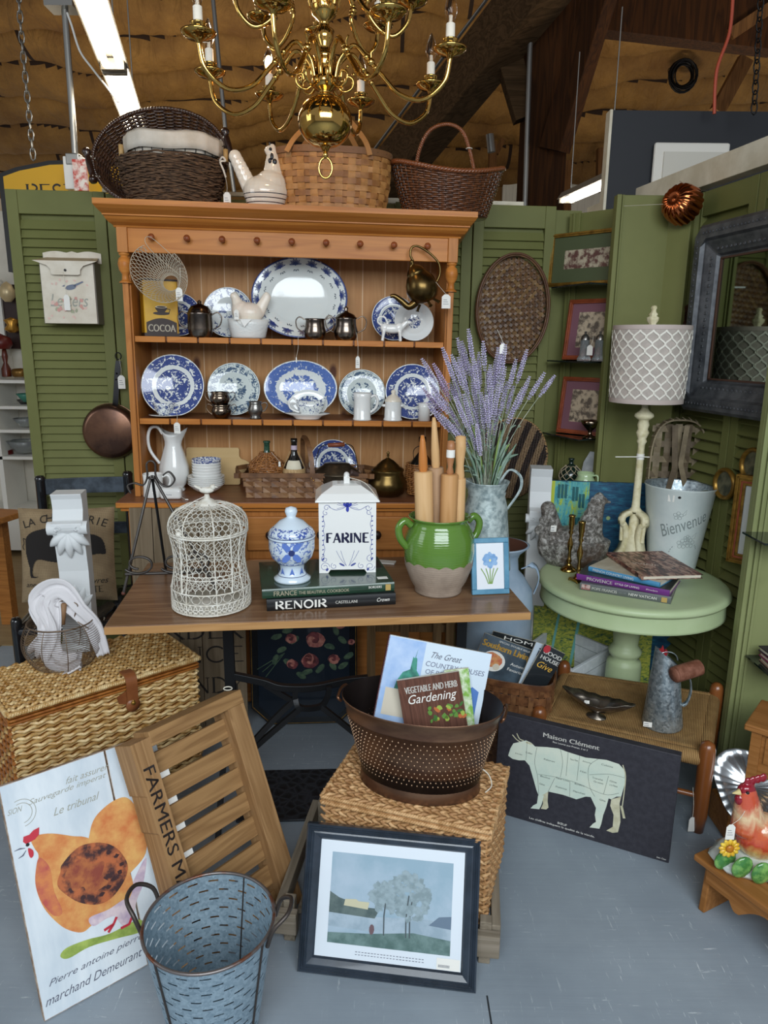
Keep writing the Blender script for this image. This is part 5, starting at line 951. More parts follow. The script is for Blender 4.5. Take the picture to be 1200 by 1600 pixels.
for i in range(44):
    for row in(0,1):an=2*pi*(i+.5*row)/44;zc_=.008+row*zb1*.21;r=zb1*.20;b.tube([((R_+.001)*cos(an+r/R_*cos(t_)),(R_+.001)*sin(an+r/R_*cos(t_)),zc_+r*sin(t_)*1.1)for t_ in np.linspace(0,pi,9)],.0017,m_cage,4);
    an=2*pi*i/44;b.ball(((R_)*cos(an),R_*sin(an),.012),.0035,m_cage,6)
b.build('base_band',o)
b=MB();b.lathe([(0,.003),(R_*.99,.003),(R_*.99,.006),(0,.006)],m_cage,40);b.build('floor_pan',o)
b=MB();hx=-R_*.62;fr_=lambda x,z:(x,-math.sqrt(max(1e-6,(cr(z)*1.01)**2-x*x)),z)
for x in(-R_*.62,R_*.62):b.tube([fr_(x,z)for z in np.linspace(zb1,zs1+.01,12)],.0022,m_cage,6)
for k in range(5):b.tube([fr_(hx+.008*cos(t_),zs1-.01+k*.008+.004*sin(t_))for t_ in np.linspace(0,2*pi,9)[:-1]],.002,m_cage,5,closed=True)
b.ball(fr_(hx,zs1+.012),.008,m_cage,10);b.build('door_frame',o)
b=MB();b.lathe([(.034,zd-.012),(.03,zd-.002),(.018,zd+.008),(.008,zd+.014),(.006,zd+.024),(0,zd+.024)],m_cage,24);b.ball((0,0,zd+.035),(.02,.009,.009),m_cage,14);b.ball((.016,0,zd+.043),.008,m_cage,12);b.ball((-.022,0,zd+.042),(.014,.004,.004),m_cage,10,R=Matrix.Rotation(.5,4,'Y'));b.tube([(.022,0,zd+.044),(.03,0,zd+.042)],[.003,.0008],m_cage,6);b.build('bird_finial',o)
b=MB();b.ribbon([(-.005,0,zd+.018),(-.03,-.02,zd+.01),(-.062,-.03,zd-.012)],(0,0,1),.004,.001,m_tag);b.build('string_tag',o)
# --- two large books
m_page=mat('book_pages','#d9d2c0',.8,c2='#cbc2ad',ns=8,stretch=(1,1,60));m_green_b=mat('book_dark_green','#243a2d',.22,c2='#2c4a38',ns=9,coat=.4);m_blk_b=mat('book_black','#17191b',.3,coat=.3);m_w=mat('print_white','#e8e6de',.5)
def book(M,w_,d_,h_,mc,name,label,grp=None,hard=.003,spine='front',pages=True,mtop=None):
    """lies flat, spine toward the viewer (-y), x along the spine"""
    o=thing(name,label,'book',M,grp);b=MB();b.b2((0,0,0),(w_,d_,hard),mc);b.b2((0,0,h_-hard),(w_,d_,h_),mtop or mc)
    n=7;sec=[(-.0025-.003*sin(pi*k/n),h_*k/n)for k in range(n+1)];V=[(0,y,z)for y,z in sec]+[(w_,y,z)for y,z in sec]+[(0,.003,0),(0,.003,h_),(w_,.003,0),(w_,.003,h_)]
    b.add(V,[(i,i+1,n+2+i,n+1+i)[::-1]for i in range(n)],mc,True);b.add(V,[list(range(n+1))+[2*n+3,2*n+2],(list(range(n+1,2*n+2))+[2*n+5,2*n+4])[::-1]],mc);b.build('cover',o)
    b=MB();b.b2((.004,.003,hard),(w_-.004,d_-.005,h_-hard),m_page);b.build('pages',o);return o
x0,y0=tb(417,956);x1,y1=tb(618,945);ang=math.degrees(math.atan2(y1-y0,x1-x0));w1=math.hypot(x1-x0,y1-y0)
M1=TF.M@T(x0,y0+.004,ZT+.001,rz=ang);o=book(M1,w1,.235,.033,m_blk_b,'art_book','thick black art book with white spine lettering RENOIR, lying under the green cookbook')
b=MB();serif(b,'RENOIR',(w1*.26,.0165),w1*.40,.022,m_w,-.0062,tk=.24,tn=.11);b.text('CASTELLANI',(w1*.61,.0165),m_w,w=w1*.17,h=.0085,y=-.0062,bold=.01);b.text('Crown',(w1*.90,.0175),m_w,w=w1*.1,h=.011,y=-.0062,shear=.3);b.build('spine_lettering',o)
M2=TF.M@T(x0-.012,y0+.01,ZT+.035,rz=ang+1.5);w2=w1*1.03;o=book(M2,w2,.25,.026,m_green_b,'cookbook','dark green glossy cookbook lying on top of the black art book')
b=MB();b.text('FRANCE',(w2*.17,.013),mat('gilt_letter','#a9a088',.5),w=w2*.17,h=.014,y=-.0062);b.text('THE BEAUTIFUL COOKBOOK',(w2*.46,.012),mat('gilt_letter','#a9a088'),w=w2*.38,h=.009,y=-.0062);b.text('BORDERS',(w2*.85,.016),m_w,w=w2*.1,h=.007,y=-.0062,bold=.02);b.poly([(w2*.93,.004),(w2*.97,.004),(w2*.97,.022),(w2*.93,.022)],mat('gilt_patch','#b89b5a',.5),-.0062)
b.T=T(w2*.86,.035,.0264,rx=-90)if False else None;b.build('spine_lettering',o)
b=MB();b.b2((w2*.89,.03,.026),(w2*.97,.05,.0264),m_tag);b.build('price_sticker',o)
b=MB();b.b2((w2*.86,.13,.026),(w2*.98,.23,.0263),m_blk_b);b.build('dark_corner',o)
# --- ginger jar
jx,jz=ZT,0;_x,_y=TF.S(457,905,ZT+.061);k=(TF.L(492,850,_y)[0]-TF.L(420,850,_y)[0])/2/.058;m_gj=plate_mat('jar_blue_white',[(0,.40),(1,.40)],R=.2,use_gen=False,sc=75,blue='#5a74b8',blue2='#8aa0d4',white='#d3dfe8')
m_pale=mat('pale_blue_china','#cfdde8',.12,coat=.4);m_bl=mat('paint_blue','#5b78bd',.3);m_bl2=mat('paint_navy','#2a3568',.3)
o=thing('ginger_jar','blue and white lidded china jar on a pedestal foot, standing on the green cookbook','jar',TF.M@T(_x,_y,ZT+.0615));
b=MB();b.lathe([(r*k,z*k)for r,z in[(0,0),(.046,0),(.047,.006),(.036,.014),(.030,.028),(.032,.042),(.036,.046)]],m_pale,48);b.lathe([(r*k,z*k)for r,z in[(.036,.046),(.052,.062),(.058,.085),(.058,.108),(.0585,.112)]],m_gj,56);b.lathe([(r*k,z*k)for r,z in[(.0585,.112),(.060,.116),(.056,.119),(0,.119)]],m_pale,48);b.build('jar_body',o)
b=MB();b.lathe([(r*k,z*k)for r,z in[(.056,.119),(.059,.124),(.053,.134),(.044,.141)]],plate_mat('jar_vine',[(0,.42),(1,.42)],R=.2,use_gen=False,sc=110,blue='#3d58a8',white='#d3dfe8'),48);b.lathe([(r*k,z*k)for r,z in[(.044,.141),(.03,.155),(.014,.163),(.011,.166),(.014,.172),(.016,.18),(.013,.188),(0,.192)]],m_pale,40);b.build('lid',o)
def onround(mb,P,R,m,zc,a0=-pi/2): # paint on a round wall
    V=[((R)*cos(a0+x/R),R*sin(a0+x/R),zc+z)for x,z in P];mb.add(V,[list(range(len(V)))],m)
b=MB()
for an in(.8,2.34,3.94,5.48):
    d=np.array([cos(an),sin(an)]);nn=np.array([-d[1],d[0]]);L_=.034*k;onround(b,[d*.003,d*L_*.4-nn*.008*k,d*L_*.8-nn*.007*k,d*L_,d*L_*.8+nn*.007*k,d*L_*.4+nn*.008*k],.0588*k,m_bl,.086*k)
onround(b,[(.008*k*cos(t_),.008*k*sin(t_))for t_ in np.linspace(0,2*pi,11)[:-1]],.0592*k,m_bl2,.086*k)
for an in np.linspace(0,2*pi,9)[:-1]:
    onround(b,[(-.007*k,-.008*k),(0,.011*k),(.007*k,-.008*k),(0,-.004*k)],.0345*k,m_bl,.028*k,a0=-pi/2+an)
for z,r in((.112,.0587),(.047,.037),(.015,.0362),(.119,.0592)):b.tube([(r*k*cos(t_),r*k*sin(t_),z*k)for t_ in np.linspace(0,2*pi,41)[:-1]],.0009,m_bl2,4,closed=True)
b.build('painted_flower',o)
# --- FARINE canister
x0,y0=TF.S(499,897,ZT+.061);x1,y1=TF.S(586,903,ZT+.061);w_=math.hypot(x1-x0,y1-y0);rz=-5.;zt_=TF.L(540,785,y0)[1]-ZT-.061
o=thing('flour_canister','square white and blue china canister lettered FARINE, on the green cookbook','canister',TF.M@T(x0,y0+.006,ZT+.0615,rz=rz+3));d_=w_*.92
b=MB();N_=10;foot=[(0,0),(w_*.16,0),(w_*.2,.010),(w_*.8,.010),(w_*.84,0),(w_,0),(w_,zt_),(0,zt_)];b.poly(foot,m_china,0,.004);b.poly(foot,m_china,d_-.004,.004)
b.b2((0,.0,0),(.004,d_,zt_),m_china);b.b2((w_-.004,0,0),(w_,d_,zt_),m_china);b.b2((.003,.003,.010),(w_-.003,d_-.003,.014),m_china);b.build('canister_body',o,bevel=.0025)
b=MB();e=.010;V=[];
for t_,z in((1.0,zt_),(1.0,zt_+.004),(.80,zt_+.022),(.45,zt_+.04),(.30,zt_+.043)):V+=[(w_/2+sx*(w_/2+e)*t_,d_/2+sy*(d_/2+e)*t_,z)for sx,sy in((-1,-1),(1,-1),(1,1),(-1,1))]
b.add(V,[(4*i+j,4*i+(j+1)%4,4*i+4+(j+1)%4,4*i+4+j)for i in range(4)for j in range(4)]+[(0,3,2,1),(16,17,18,19)],m_china,False);b.b2((w_/2-.009,d_/2-.014,zt_+.04),(w_/2+.009,d_/2+.014,zt_+.062),m_china);b.ball((w_/2,d_/2,zt_+.064),(.009,.016,.010),m_china,14);b.build('lid',o,bevel=.002)
m_ob=mat('ornament_blue','#454f95',.3);m_on=mat('farine_navy','#1c1d3c',.3);yy=-.0006;u=w_
b=MB();serif(b,'FARINE',(u*.50,zt_*.50),u*.76,zt_*.135,m_on,yy,tk=.25,tn=.12)
def scroll(cx,cz,r,a0,a1,wd=.0012,m=m_ob):b.line([(cx+r*(1-.75*t_)*cos(a0+(a1-a0)*t_),cz+r*(1-.75*t_)*sin(a0+(a1-a0)*t_))for t_ in np.linspace(0,1,26)],wd,m,yy)
for s in(-1,1):
    X=lambda x:u*.5+s*x*u
    b.line(smooth_path([(X(.05),zt_*.92,),(X(.2),zt_*.89),(X(.33),zt_*.94)],8),.0012,m_ob,yy);scroll(X(.36),zt_*.92,u*.06,0,7*s*-1);scroll(X(.38),zt_*.85,u*.05,2,8)
    b.line([(X(.41+.012*sin(t_*22)),zt_*(.22+.6*t_))for t_ in np.linspace(0,1,30)],.0012,m_ob,yy)
    for t_ in np.linspace(.27,.80,9):b.blob((X(.43),zt_*t_),.003,.0018,m_ob,yy,7,.1,.6)
    scroll(X(.40),zt_*.20,u*.07,pi/2,8);scroll(X(.40),zt_*.09,u*.085,0,9*-s);scroll(X(.24),zt_*.10,u*.06,2,9)
    b.blob((X(.43),zt_*.20),.005,.003,m_ob,yy,9,.1,1);b.blob((X(.36),zt_*.05),.005,.0035,m_ob,yy,9,.1,1)
    for q_ in(.12,.2):b.line(smooth_path([(X(.02),zt_*.1),(X(q_*.6),zt_*(.2)),(X(q_),zt_*.32)],5),.0010,m_ob,yy)
    b.blob((X(.10),zt_*.12),.009,.003,m_ob,yy,10,.05,.5*s)
for an in(pi/2,pi/2+.9,pi/2-.9,-pi/2):b.blob((u*.5+.007*cos(an),zt_*.935+.007*sin(an)),.0085,.0045,mat('flower_blue','#3540a0',.3),yy-.0001,12,.05,an)
for s in(-1,1):
    for q_ in(.3,.6,-.25):b.line(smooth_path([(u*.5,zt_*.935),(u*.5+s*.018,zt_*.935+.012*q_),(u*.5+s*.03,zt_*.935+.022*q_)],4),.001,m_ob,yy)
b.build('painted_front',o)
b=MB();b.tube(smooth_path([(w_/2,d_/2-.012,zt_+.06),(w_*.8,d_*.2,zt_+.05),(w_*1.02,-.004,zt_+.012)],5),.001,m_string,4);b.build('tag_string',o)
# --- green confit pot
px_,py_=tb(684,936);_,fy=tb(684,936);kz=.62;Rb=(TF.L(724,925,fy+.05)[0]-TF.L(645,925,fy+.05)[0])/2*.92;cy_p=fy+Rb;cxp=TF.L(684,930,cy_p)[0];zr=TF.L(684,806,cy_p)[1]-ZT;Rm=(TF.L(745,860,cy_p)[0]-TF.L(628,860,cy_p)[0])/2*.93
t=NT('confit_glaze');v=t.coord();sx=t.n('ShaderNodeSeparateXYZ');t.l(v,sx.inputs[0]);an=t.math('ARCTAN2',sx.outputs[1],sx.outputs[0]);wv=t.math('ADD',t.math('MULTIPLY',t.math('ABSOLUTE',t.math('SINE',t.math('MULTIPLY',an,8.0))),-.007),t.math('MULTIPLY',t.noise(v,14,2),.02));edge=t.math('GREATER_THAN',t.math('ADD',sx.outputs[2],wv),zr*.46+.0)
bare=t.ramp(t.noise(v,18,5),[(.35,'#8d7d6e'),(.65,'#a59483')]);t.col(t.mix(edge,bare,t.mix(t.noise(v,8,3),'#54782c','#608636')));t.p(rough=t.math('SUBTRACT',.75,t.math('MULTIPLY',edge,.64)),coat=t.math('MULTIPLY',edge,.5))
wt=t.n('ShaderNodeTexWave',bands_direction='Z');wt.inputs['Scale'].default_value=45;wt.inputs['Distortion'].default_value=2;t.l(v,wt.inputs['Vector']);t.bump(wt.outputs['Fac'],.12,.002);m_conf=t.m
o=thing('confit_pot','big green glazed stoneware pot with two ear handles and a bare clay lower half','pot',TF.M@T(cxp,cy_p,ZT+.001,rz=12))
zz_=lambda t_:zr*t_
b=MB();b.lathe([(0,0),(Rb*.98,0),(Rb,.006),(Rb*1.0,.014),(Rm*.80,zz_(.16)),(Rm*.96,zz_(.36)),(Rm*1.0,zz_(.56)),(Rm*.97,zz_(.74)),(Rm*.82,zz_(.89)),(Rm*.77,zz_(.93)),(Rm*.80,zz_(.965)),(Rm*.87,zz_(.985)),(Rm*.88,zz_(1.0)),(Rm*.84,zz_(1.0)),(Rm*.76,zz_(.95)),(Rm*.74,zz_(.9)),(Rm*.9,zz_(.6)),(Rm*.7,.03),(0,.02)],m_conf,72);b.build('pot_body',o)
m_gg=mat('green_glaze','#597d30',.1,coat=.5)
for s in(-1,1):b=MB();P=smooth_path([(s*Rm*.86,0,zz_(.90)),(s*Rm*1.05,0,zz_(.965)),(s*Rm*1.22,0,zz_(.88)),(s*Rm*1.17,0,zz_(.74)),(s*Rm*.97,0,zz_(.62))],7);b.tube(P,.0105,m_gg,12,N=None);b.build('ear_handle',o)
# rolling pins
m_rp=wood('maple','#d9b384','#c59a66',axis=2,s=1,rough=.45,ring=.5);m_rp2=wood('beech','#c99b6a','#b48350',axis=2,s=1,rough=.45,ring=.5);m_rph=wood('orange_handle','#c98447','#b06c33',axis=2,s=1,rough=.35,ring=.5);m_rp3=wood('pin_greyish','#b99878','#a5815f',axis=2,s=1,rough=.5,ring=.5)
def pin(pxb,pyb,pxt,pyt,dy,r,hr,fr,m,mh,label,grip='taper',tip=1):
    v0=cy_p+dy;xb,zb_=TF.L(pxb,pyb,v0);xt,zt_=TF.L(pxt,pyt,v0);d=np.array([xt-xb,0,zt_-zb_]);L=np.linalg.norm(d);ang=math.atan2(d[0],d[2]);sl=fr
    # body goes on down into the pot
    low=.10;M=TF.M@Matrix.Translation((xb,v0,zb_))@Matrix.Rotation(ang,4,'Y')
    o=thing('rolling_pin',label,'rolling pin',M,'rolling pins standing in the green pot');zs_=L*sl
    b=MB();b.lathe([(0,-low),(r*.9,-low),(r,-low+.004),(r,zs_-.004),(r*.94,zs_),(0,zs_)],m,28);b.build('roller',o)
    b=MB()
    if grip=='taper':pr_=[(hr*.85,zs_),(hr,zs_+.01),(hr*.98,zs_+(L-zs_)*.35),(hr*.6,zs_+(L-zs_)*.85),(hr*.35,L),(0,L)]
    elif grip=='fat':pr_=[(hr*.7,zs_),(hr*.95,zs_+.006),(hr*.6,zs_+(L-zs_)*.22),(hr*.95,zs_+(L-zs_)*.45),(hr,zs_+(L-zs_)*.8),(hr*.85,L-.002),(0,L)]
    else:pr_=[(hr*.75,zs_),(hr*.8,zs_+.008),(hr*.62,zs_+(L-zs_)*.3),(hr*.9,zs_+(L-zs_)*.7),(hr*.8,L-.003),(0,L)]
    b.lathe(pr_,mh,24);b.build('handle',o);return o,M,zs_,L
pin(663,812,660,680,-.014,.0265,.0128,.58,m_rp,m_rph,'pale rolling pin with a tapered orange handle, front left in the green pot')
pin(684,812,678,652,.025,.0225,.0125,.52,m_rp3,m_rp,'rolling pin with the tallest pointed pale handle, back left in the green pot')
o,M,zs_,L=pin(700,812,705,688,-.016,.025,.0115,.58,m_rp2,mat('pin_brown','#a5714a',.4),'brown rolling pin with a white price sticker on its handle, in the green pot','fat')
b=MB(M);b.lathe([(.0122,zs_+(L-zs_)*.50),(.0122,zs_+(L-zs_)*.50+.022)],m_tag,20);b.build('price_sticker',o,world=True)
pin(716,812,720,680,-.0,.0185,.018,.50,m_rp,m_rp,'pale maple rolling pin with a thick rounded handle, right side of the green pot','knob')
# --- galvanised pitcher with lavender
m_galv=NT('galvanised');v=m_galv.coord();vo=m_galv.n('ShaderNodeTexVoronoi');vo.inputs['Scale'].default_value=130;m_galv.l(v,vo.inputs['Vector']);sp_=m_galv.n('ShaderNodeSeparateColor');m_galv.l(vo.outputs['Color'],sp_.inputs[0]);m_galv.col(m_galv.ramp(m_galv.math('ADD',m_galv.math('MULTIPLY',sp_.outputs[0],.5),m_galv.math('MULTIPLY',m_galv.noise(v,9,4),.6)),[(.25,'#7f8c92'),(.75,'#b7c2c6')]));m_galv.p(metal=.75,rough=m_galv.ramp(sp_.outputs[1],[(0,(.28,)*3+(1,)),(1,(.5,)*3+(1,))]));m_galv=m_galv.m
m_galvw=mat('whitewashed_zinc','#b9c6c4',.55,.25,c2='#7f8f90',ns=45,bump=.15,bs=60,lo=.42,hi=.62)
xp_,yp_=.985,.40;xp_=TF.L(757,850,yp_)[0];rt_=(TF.L(786,775,yp_)[0]-TF.L(729,775,yp_)[0])/2;zt_=TF.L(757,752,yp_)[1]-ZT
o=thing('zinc_pitcher','weathered whitish zinc pitcher holding lavender, behind the iris picture','pitcher',TF.M@T(xp_,yp_,ZT+.001))
b=MB();b.lathe([(0,0),(rt_*1.45,0),(rt_*1.45,.005),(rt_*1.12,zt_*.72),(rt_*.98,zt_*.84),(rt_*1.02,zt_*.87),(rt_*.97,zt_*.89),(rt_*1.18,zt_*.99),(rt_*1.2,zt_),(rt_*1.15,zt_),(rt_*.92,zt_*.88),(rt_*1.05,zt_*.7),(rt_*1.38,.008),(0,.008)],m_galvw,40,f=lambda X,Y,Zz,a,P:(X-np.exp(-((a-pi)**2)/.15)[None,:]*.02*((P[:,1][:,None]/zt_-.88)/.12).clip(0,1),Y,Zz+np.exp(-((a-pi)**2)/.2)[None,:]*.018*((P[:,1][:,None]/zt_-.9)/.1).clip(0,1)));b.build('pitcher_body',o)
Q=lambda px,py:(lambda u:(u[0]-xp_,0.0,u[1]-ZT))(TF.L(px,py,yp_))
for dx in(0,.006):b=MB();b.tube(smooth_path([Q(778,757),Q(795,735),Q(812,745),Q(812,765),Q(796,790),Q(776,815)],6)+np.array([dx,dx,0]),.003,m_galvw,8);b.build('wire_handle',o)
b=MB();b.tube(smooth_path([Q(776,815),Q(780,822),Q(778,835),Q(786,838)],5)+[0,-.02,0],.0012,m_string,4);b.build('tag_string',o)
m_lav=mat('lavender_bloom','#b9afd2',.8,c2='#d3cce2',ns=80);m_lav2=mat('lavender_pink','#b096bd',.8,c2='#c9b8d3',ns=80);m_stem=mat('lavender_stem','#b6b8a4',.8,c2='#8d9a84',ns=20);m_leafs=mat('lavender_leaf','#93a898',.75,c2='#6f8a72',ns=30);m_leafg=mat('fresh_leaf','#8ba35c',.7)
o=thing('lavender_bunch','tall spreading bunch of artificial lavender standing in the zinc pitcher','flowers',TF.M@T(xp_,yp_,ZT+zt_*.9))
rl=random.Random(11)
tips=[(732,516),(715,530),(722,535),(692,545),(755,535),(748,552),(700,568),(740,560),(785,538),(790,540),(778,545),(783,548),(775,560),(823,548),(806,563),(789,575),(766,572),(762,582),(827,590),(850,584),(866,588),(678,570),(660,562),(706,556),(716,560),(738,600),(746,598),(752,615),(685,590),(672,598),(662,608),(668,630),(690,620),(700,640),(712,622),(725,618),(733,625),(742,640),(760,620),(768,605),(780,600),(792,598),(802,605),(816,608),(676,615),(684,645),(703,600),(722,580),(697,655),(755,650),(765,655),(778,640),(728,660),(745,665),(712,665),(735,570),(770,590),(707,585)]
for i,(px,py)in enumerate(tips):
    dv=rl.uniform(-.09,.07);xt,zt2=TF.L(px,py,yp_+dv);e=np.array([xt-xp_,dv,zt2-ZT-zt_*.9]);s0=np.array([rl.uniform(-.022,.022),rl.uniform(-.02,.02),-.05]);mid=s0*.5+e*.45+np.array([e[0]*-.06,0,.03]);P=smooth_path([s0,mid,e],7)
    b=MB();b.tube(P,.0013,m_stem,4);L=rl.uniform(.085,.125);ml=m_lav2 if(px<705 and rl.random()<.4)else m_lav;d=P[-1]-P[-3];d/=np.linalg.norm(d);h=np.cross(d,[0,1,0]);h/=np.linalg.norm(h);h2=np.cross(d,h)
    nW=int(L/.0072);V=[];Fq=[]
    for k in range(nW):
        c_=e-d*(L*k/nW);sz=(.0052+.0035*min(1,k/4))*(1 if k<nW-2 else.7)
        for j in range(5):
            a_=j*2*pi/5+k*.7+rl.uniform(-.3,.3);o_=h*cos(a_)+h2*sin(a_);t_=np.cross(d,o_);q0=c_+o_*sz*.15;tipp=c_+o_*sz+d*sz*.75;n0=len(V);V+=[q0-t_*sz*.42,q0+t_*sz*.42,c_+o_*sz*.75+t_*sz*.36+d*sz*.35,tipp,c_+o_*sz*.75-t_*sz*.36+d*sz*.35,c_+o_*sz*.55+d*sz*.9];Fq+=[(n0,n0+1,n0+2,n0+4),(n0+4,n0+2,n0+3),(n0+5,n0+4,n0+3),(n0+5,n0+3,n0+2)]
    b.add(V,Fq,ml)
    for k in range(2):
        c_=P[int(len(P)*rl.uniform(.3,.65))];o_=h*rl.uniform(-1,1)+h2*rl.uniform(-1,1);b.ribbon([c_,c_+o_*.008+d*.008,c_+o_*.014+d*.012],h2,.0035,.0004,m_leafs)
    b.build('lavender_sprig',o)
for i in range(64):
    b=MB()if i%8==0 else b;a_=rl.uniform(0,2*pi);out_=rl.uniform(.3,1);up_=rl.uniform(.03,.17);s0=np.array([cos(a_)*.02,sin(a_)*.02,rl.uniform(-.02,.06)]);e=s0+np.array([cos(a_)*out_*.085,sin(a_)*out_*.06,up_]);P=smooth_path([s0,(s0+e)/2+[0,0,.02],e],5);ml=m_leafg if rl.random()<.22 else m_leafs
    b.sweep(P,(sin(a_),-cos(a_),.3),[(-.006,0),(0,-.0006),(.006,0),(0,.0006)],ml,scale=np.sin(np.linspace(.25,pi-.1,len(P)))*1.0+.05)
    if i%8==7:b.build('leaf_spray',o)
ptag(o,TF.M@Vector((TF.L(777,515,.35)[0],.35,TF.L(777,515,.35)[1])),TF.M@Vector((TF.L(786,545,.35)[0],.35,TF.L(786,545,.35)[1])),.020,.03,lines=False)
# --- iris picture
x0,y0=tb(739,932);x1,y1=tb(798,930);w_=math.hypot(x1-x0,y1-y0);m_bf=mat('blue_frame','#5f93ad',.3,c2='#4f839f',ns=20);h_=w_*1.46
o=thing('iris_picture','small picture of a blue iris in a blue frame leaning on the table edge','picture',TF.M@T(x0,y0+.006,ZT+.002,rz=2,rx=-13))
b=MB();fw=w_*.13
for p_,q_ in(((0,0),(w_,fw)),((0,h_-fw),(w_,h_)),((0,fw),(fw,h_-fw)),((w_-fw,fw),(w_,h_-fw))):b.b2((p_[0],0,p_[1]),(q_[0],.014,q_[1]),m_bf)
b.build('frame',o,bevel=.002)
b=MB();b.poly([(fw,fw),(w_-fw,fw),(w_-fw,h_-fw),(fw,h_-fw)],mat('paper_white','#dfe3e8',.4,coat=.5),.006);m_ir=mat('iris_blue','#6f9ac8',.6,c2='#8fb3d8',ns=60);m_irs=mat('iris_stem','#7a9a4a',.6)
for x,a_ in((-.0,0),(-.006,.3),(.006,-.2),(.012,-.45),(-.014,.5)):b.line(smooth_path([(w_*.5+x*.4,h_*.18),(w_*.5+x,h_*.32),(w_*.5+x*1.6-a_*.01,h_*(.46 if a_ else.52))],4),.0028,m_irs,.0056)
for k_,an in enumerate((.3,pi-.3,pi/2,pi/2+.7,pi/2-.7,-pi/2,-.5,pi+.5)):b.blob((w_*.5+.012*cos(an),h_*.60+.012*sin(an)),.012,.0085,m_ir,.0053-.0001*k_,12,.12,an,k_)
b.blob((w_*.5,h_*.6),.003,.004,mat('iris_yellow','#e6dfa0',.6),.0042);b.build('print',o)
b=MB();b.b2((w_*.1,.014,h_*.1),(w_*.9,.017,h_*.9),m_dbr);b.sweep([(w_*.5,.016,h_*.6),(w_*.5,.075,.004)],(1,0,0),[(-.002,-.02),(.002,-.02),(.002,.02),(-.002,.02)],m_dbr,smooth=False);b.build('back_stand',o)
# small card behind pot / shells
o=MB();o.T=TF.M@T(TF.S(601,880,ZT)[0],TF.S(601,880,ZT)[1],ZT+.001,rz=-20);o.b2((-.03,-.012,0),(.035,.02,.004),m_tag);o=tag(o.build('striped_card'),'small white striped card lying on the table behind the books','card')
# ---- on the dresser worktop, middle and right
def hw(px0,px1,py,v):return HF.box(px0,px1,py,v)
xc,wd,_=hw(383,571,760,.14);m_spb=mat('splint_dark','#7d5736',.5,c2='#5d3d24',ns=22);m_spb2=mat('splint_mid','#94704c',.5,c2='#755136',ns=22)
o=thing('tray_basket','low rectangular woven splint basket holding bottles and a pan on the worktop','basket',HF.M@T(xc,.175,ZW+.001));a_=wd/2
b=MB();hh=.088;nvx=14
for s,yy in((-1,-.10),(1,.10)):
    for r in range(4):z=hh*(r+.5)/4;P=[(x,yy*(1+.0)+s*(.0015*(1 if(i+r)%2 else-1)),z)for i,x in enumerate(np.linspace(-a_*(.95+.05*z/hh),a_*(.95+.05*z/hh),nvx*2+1))for _ in(0,)];P=[(x,yy+s*.0022*math.cos(pi*i/2+pi*r),z)for i,x in enumerate(np.linspace(-a_*(.94+.06*r/3),a_*(.94+.06*r/3),nvx*2+1))];b.ribbon(P,(0,s,0),hh/4*.9,.0018,m_spb if r%2 else m_spb2)
    for i in range(nvx):x=(-a_+2*a_*(i+.5)/nvx)*.96;b.ribbon([(x,yy+s*.0022*math.cos(pi*k_/2+pi*i+pi),hh*k_/8)for k_ in range(9)],(0,s,0),2*a_/nvx*.8,.0016,m_spb2 if i%3 else m_spb)
for s in(-1,1):
    for r in range(4):z=hh*(r+.5)/4;b.ribbon([(s*(a_*(.94+.06*r/3))+s*.002*math.cos(pi*i/2+pi*r),y,z)for i,y in enumerate(np.linspace(-.10,.10,13))],(s,0,0),hh/4*.9,.0018,m_spb if r%2 else m_spb2)
b.b2((-a_*.94,-.098,.001),(a_*.94,.098,.004),m_spb);b.build('woven_splints',o)
b=MB();P=[(-a_*1.02,-.105,hh+.002),(a_*1.02,-.105,hh+.002),(a_*1.02,.105,hh+.002),(-a_*1.02,.105,hh+.002)];b.sweep(smooth_path([np.array(p)for p in(P[0],np.array(P[0])+[.01,0,0],np.array(P[1])-[.01,0,0],P[1],P[2],P[3])],4,True),(0,0,1),[(-.003,-.009),(.003,-.009),(.003,.009),(-.003,.009)],m_spb,True,False);b.build('rim',o)
b=MB();hx_=HF.L(484,740,.14)[0]-xc;b.ribbon(smooth_path([(hx_+.012,-.105,.05),(hx_+.01,-.10,.13),(hx_-.003,-.07,.20),(hx_-.02,0,.225),(hx_-.03,.08,.20),(hx_-.03,.105,.05)],7),(0,-1,.5),.019,.004,m_spb);[b.ball((hx_+.012+dx,-.109,.075+dz),.003,m_br,8)for dx,dz in((-.004,.006),(.004,-.003))];b.build('arched_handle',o)
BZ=ZW+.006
# wicker demijohn
xc2,wd2,_=hw(388,446,710,.15);m_wk=mat('willow_orange','#a8713f',.4,c2='#7f4f28',ns=60,coat=.2);m_bot=mat('bottle_green','#3f6b55',.08,trans=.6,coat=.4);m_dkb=mat('bottle_dark','#1a1815',.1,coat=.5)
o=thing('wicker_bottle','squat wicker-covered demijohn with a teal glass neck, left in the tray basket','bottle',HF.M@T(xc2,.15,BZ));k=wd2/2
b=MB();weave_round(b,[(0,k*.78),(.06,k*.88),(.105,k*.95)],.004,.105,22,13,.0035,m_wk,ey=.9);weave_round(b,[(.105,k*.98),(.125,k*.86),(.15,k*.42),(.165,k*.33)],.105,.165,20,10,.0032,m_wk,ey=.9);b.build('wicker_cover',o)
b=MB();b.lathe([(0,.01),(k*.75,.01),(k*.8,.1),(k*.3,.15),(.012,.165),(.0115,.2),(.014,.202),(.014,.208),(.011,.209),(0,.209)],m_bot,24);b.build('glass_bottle',o)
ptag(o,HF.M@Vector((xc2+.02,.11,BZ+.17)),HF.M@Vector((xc2+.052,.10,BZ+.125)),.008,.02,lines=False)
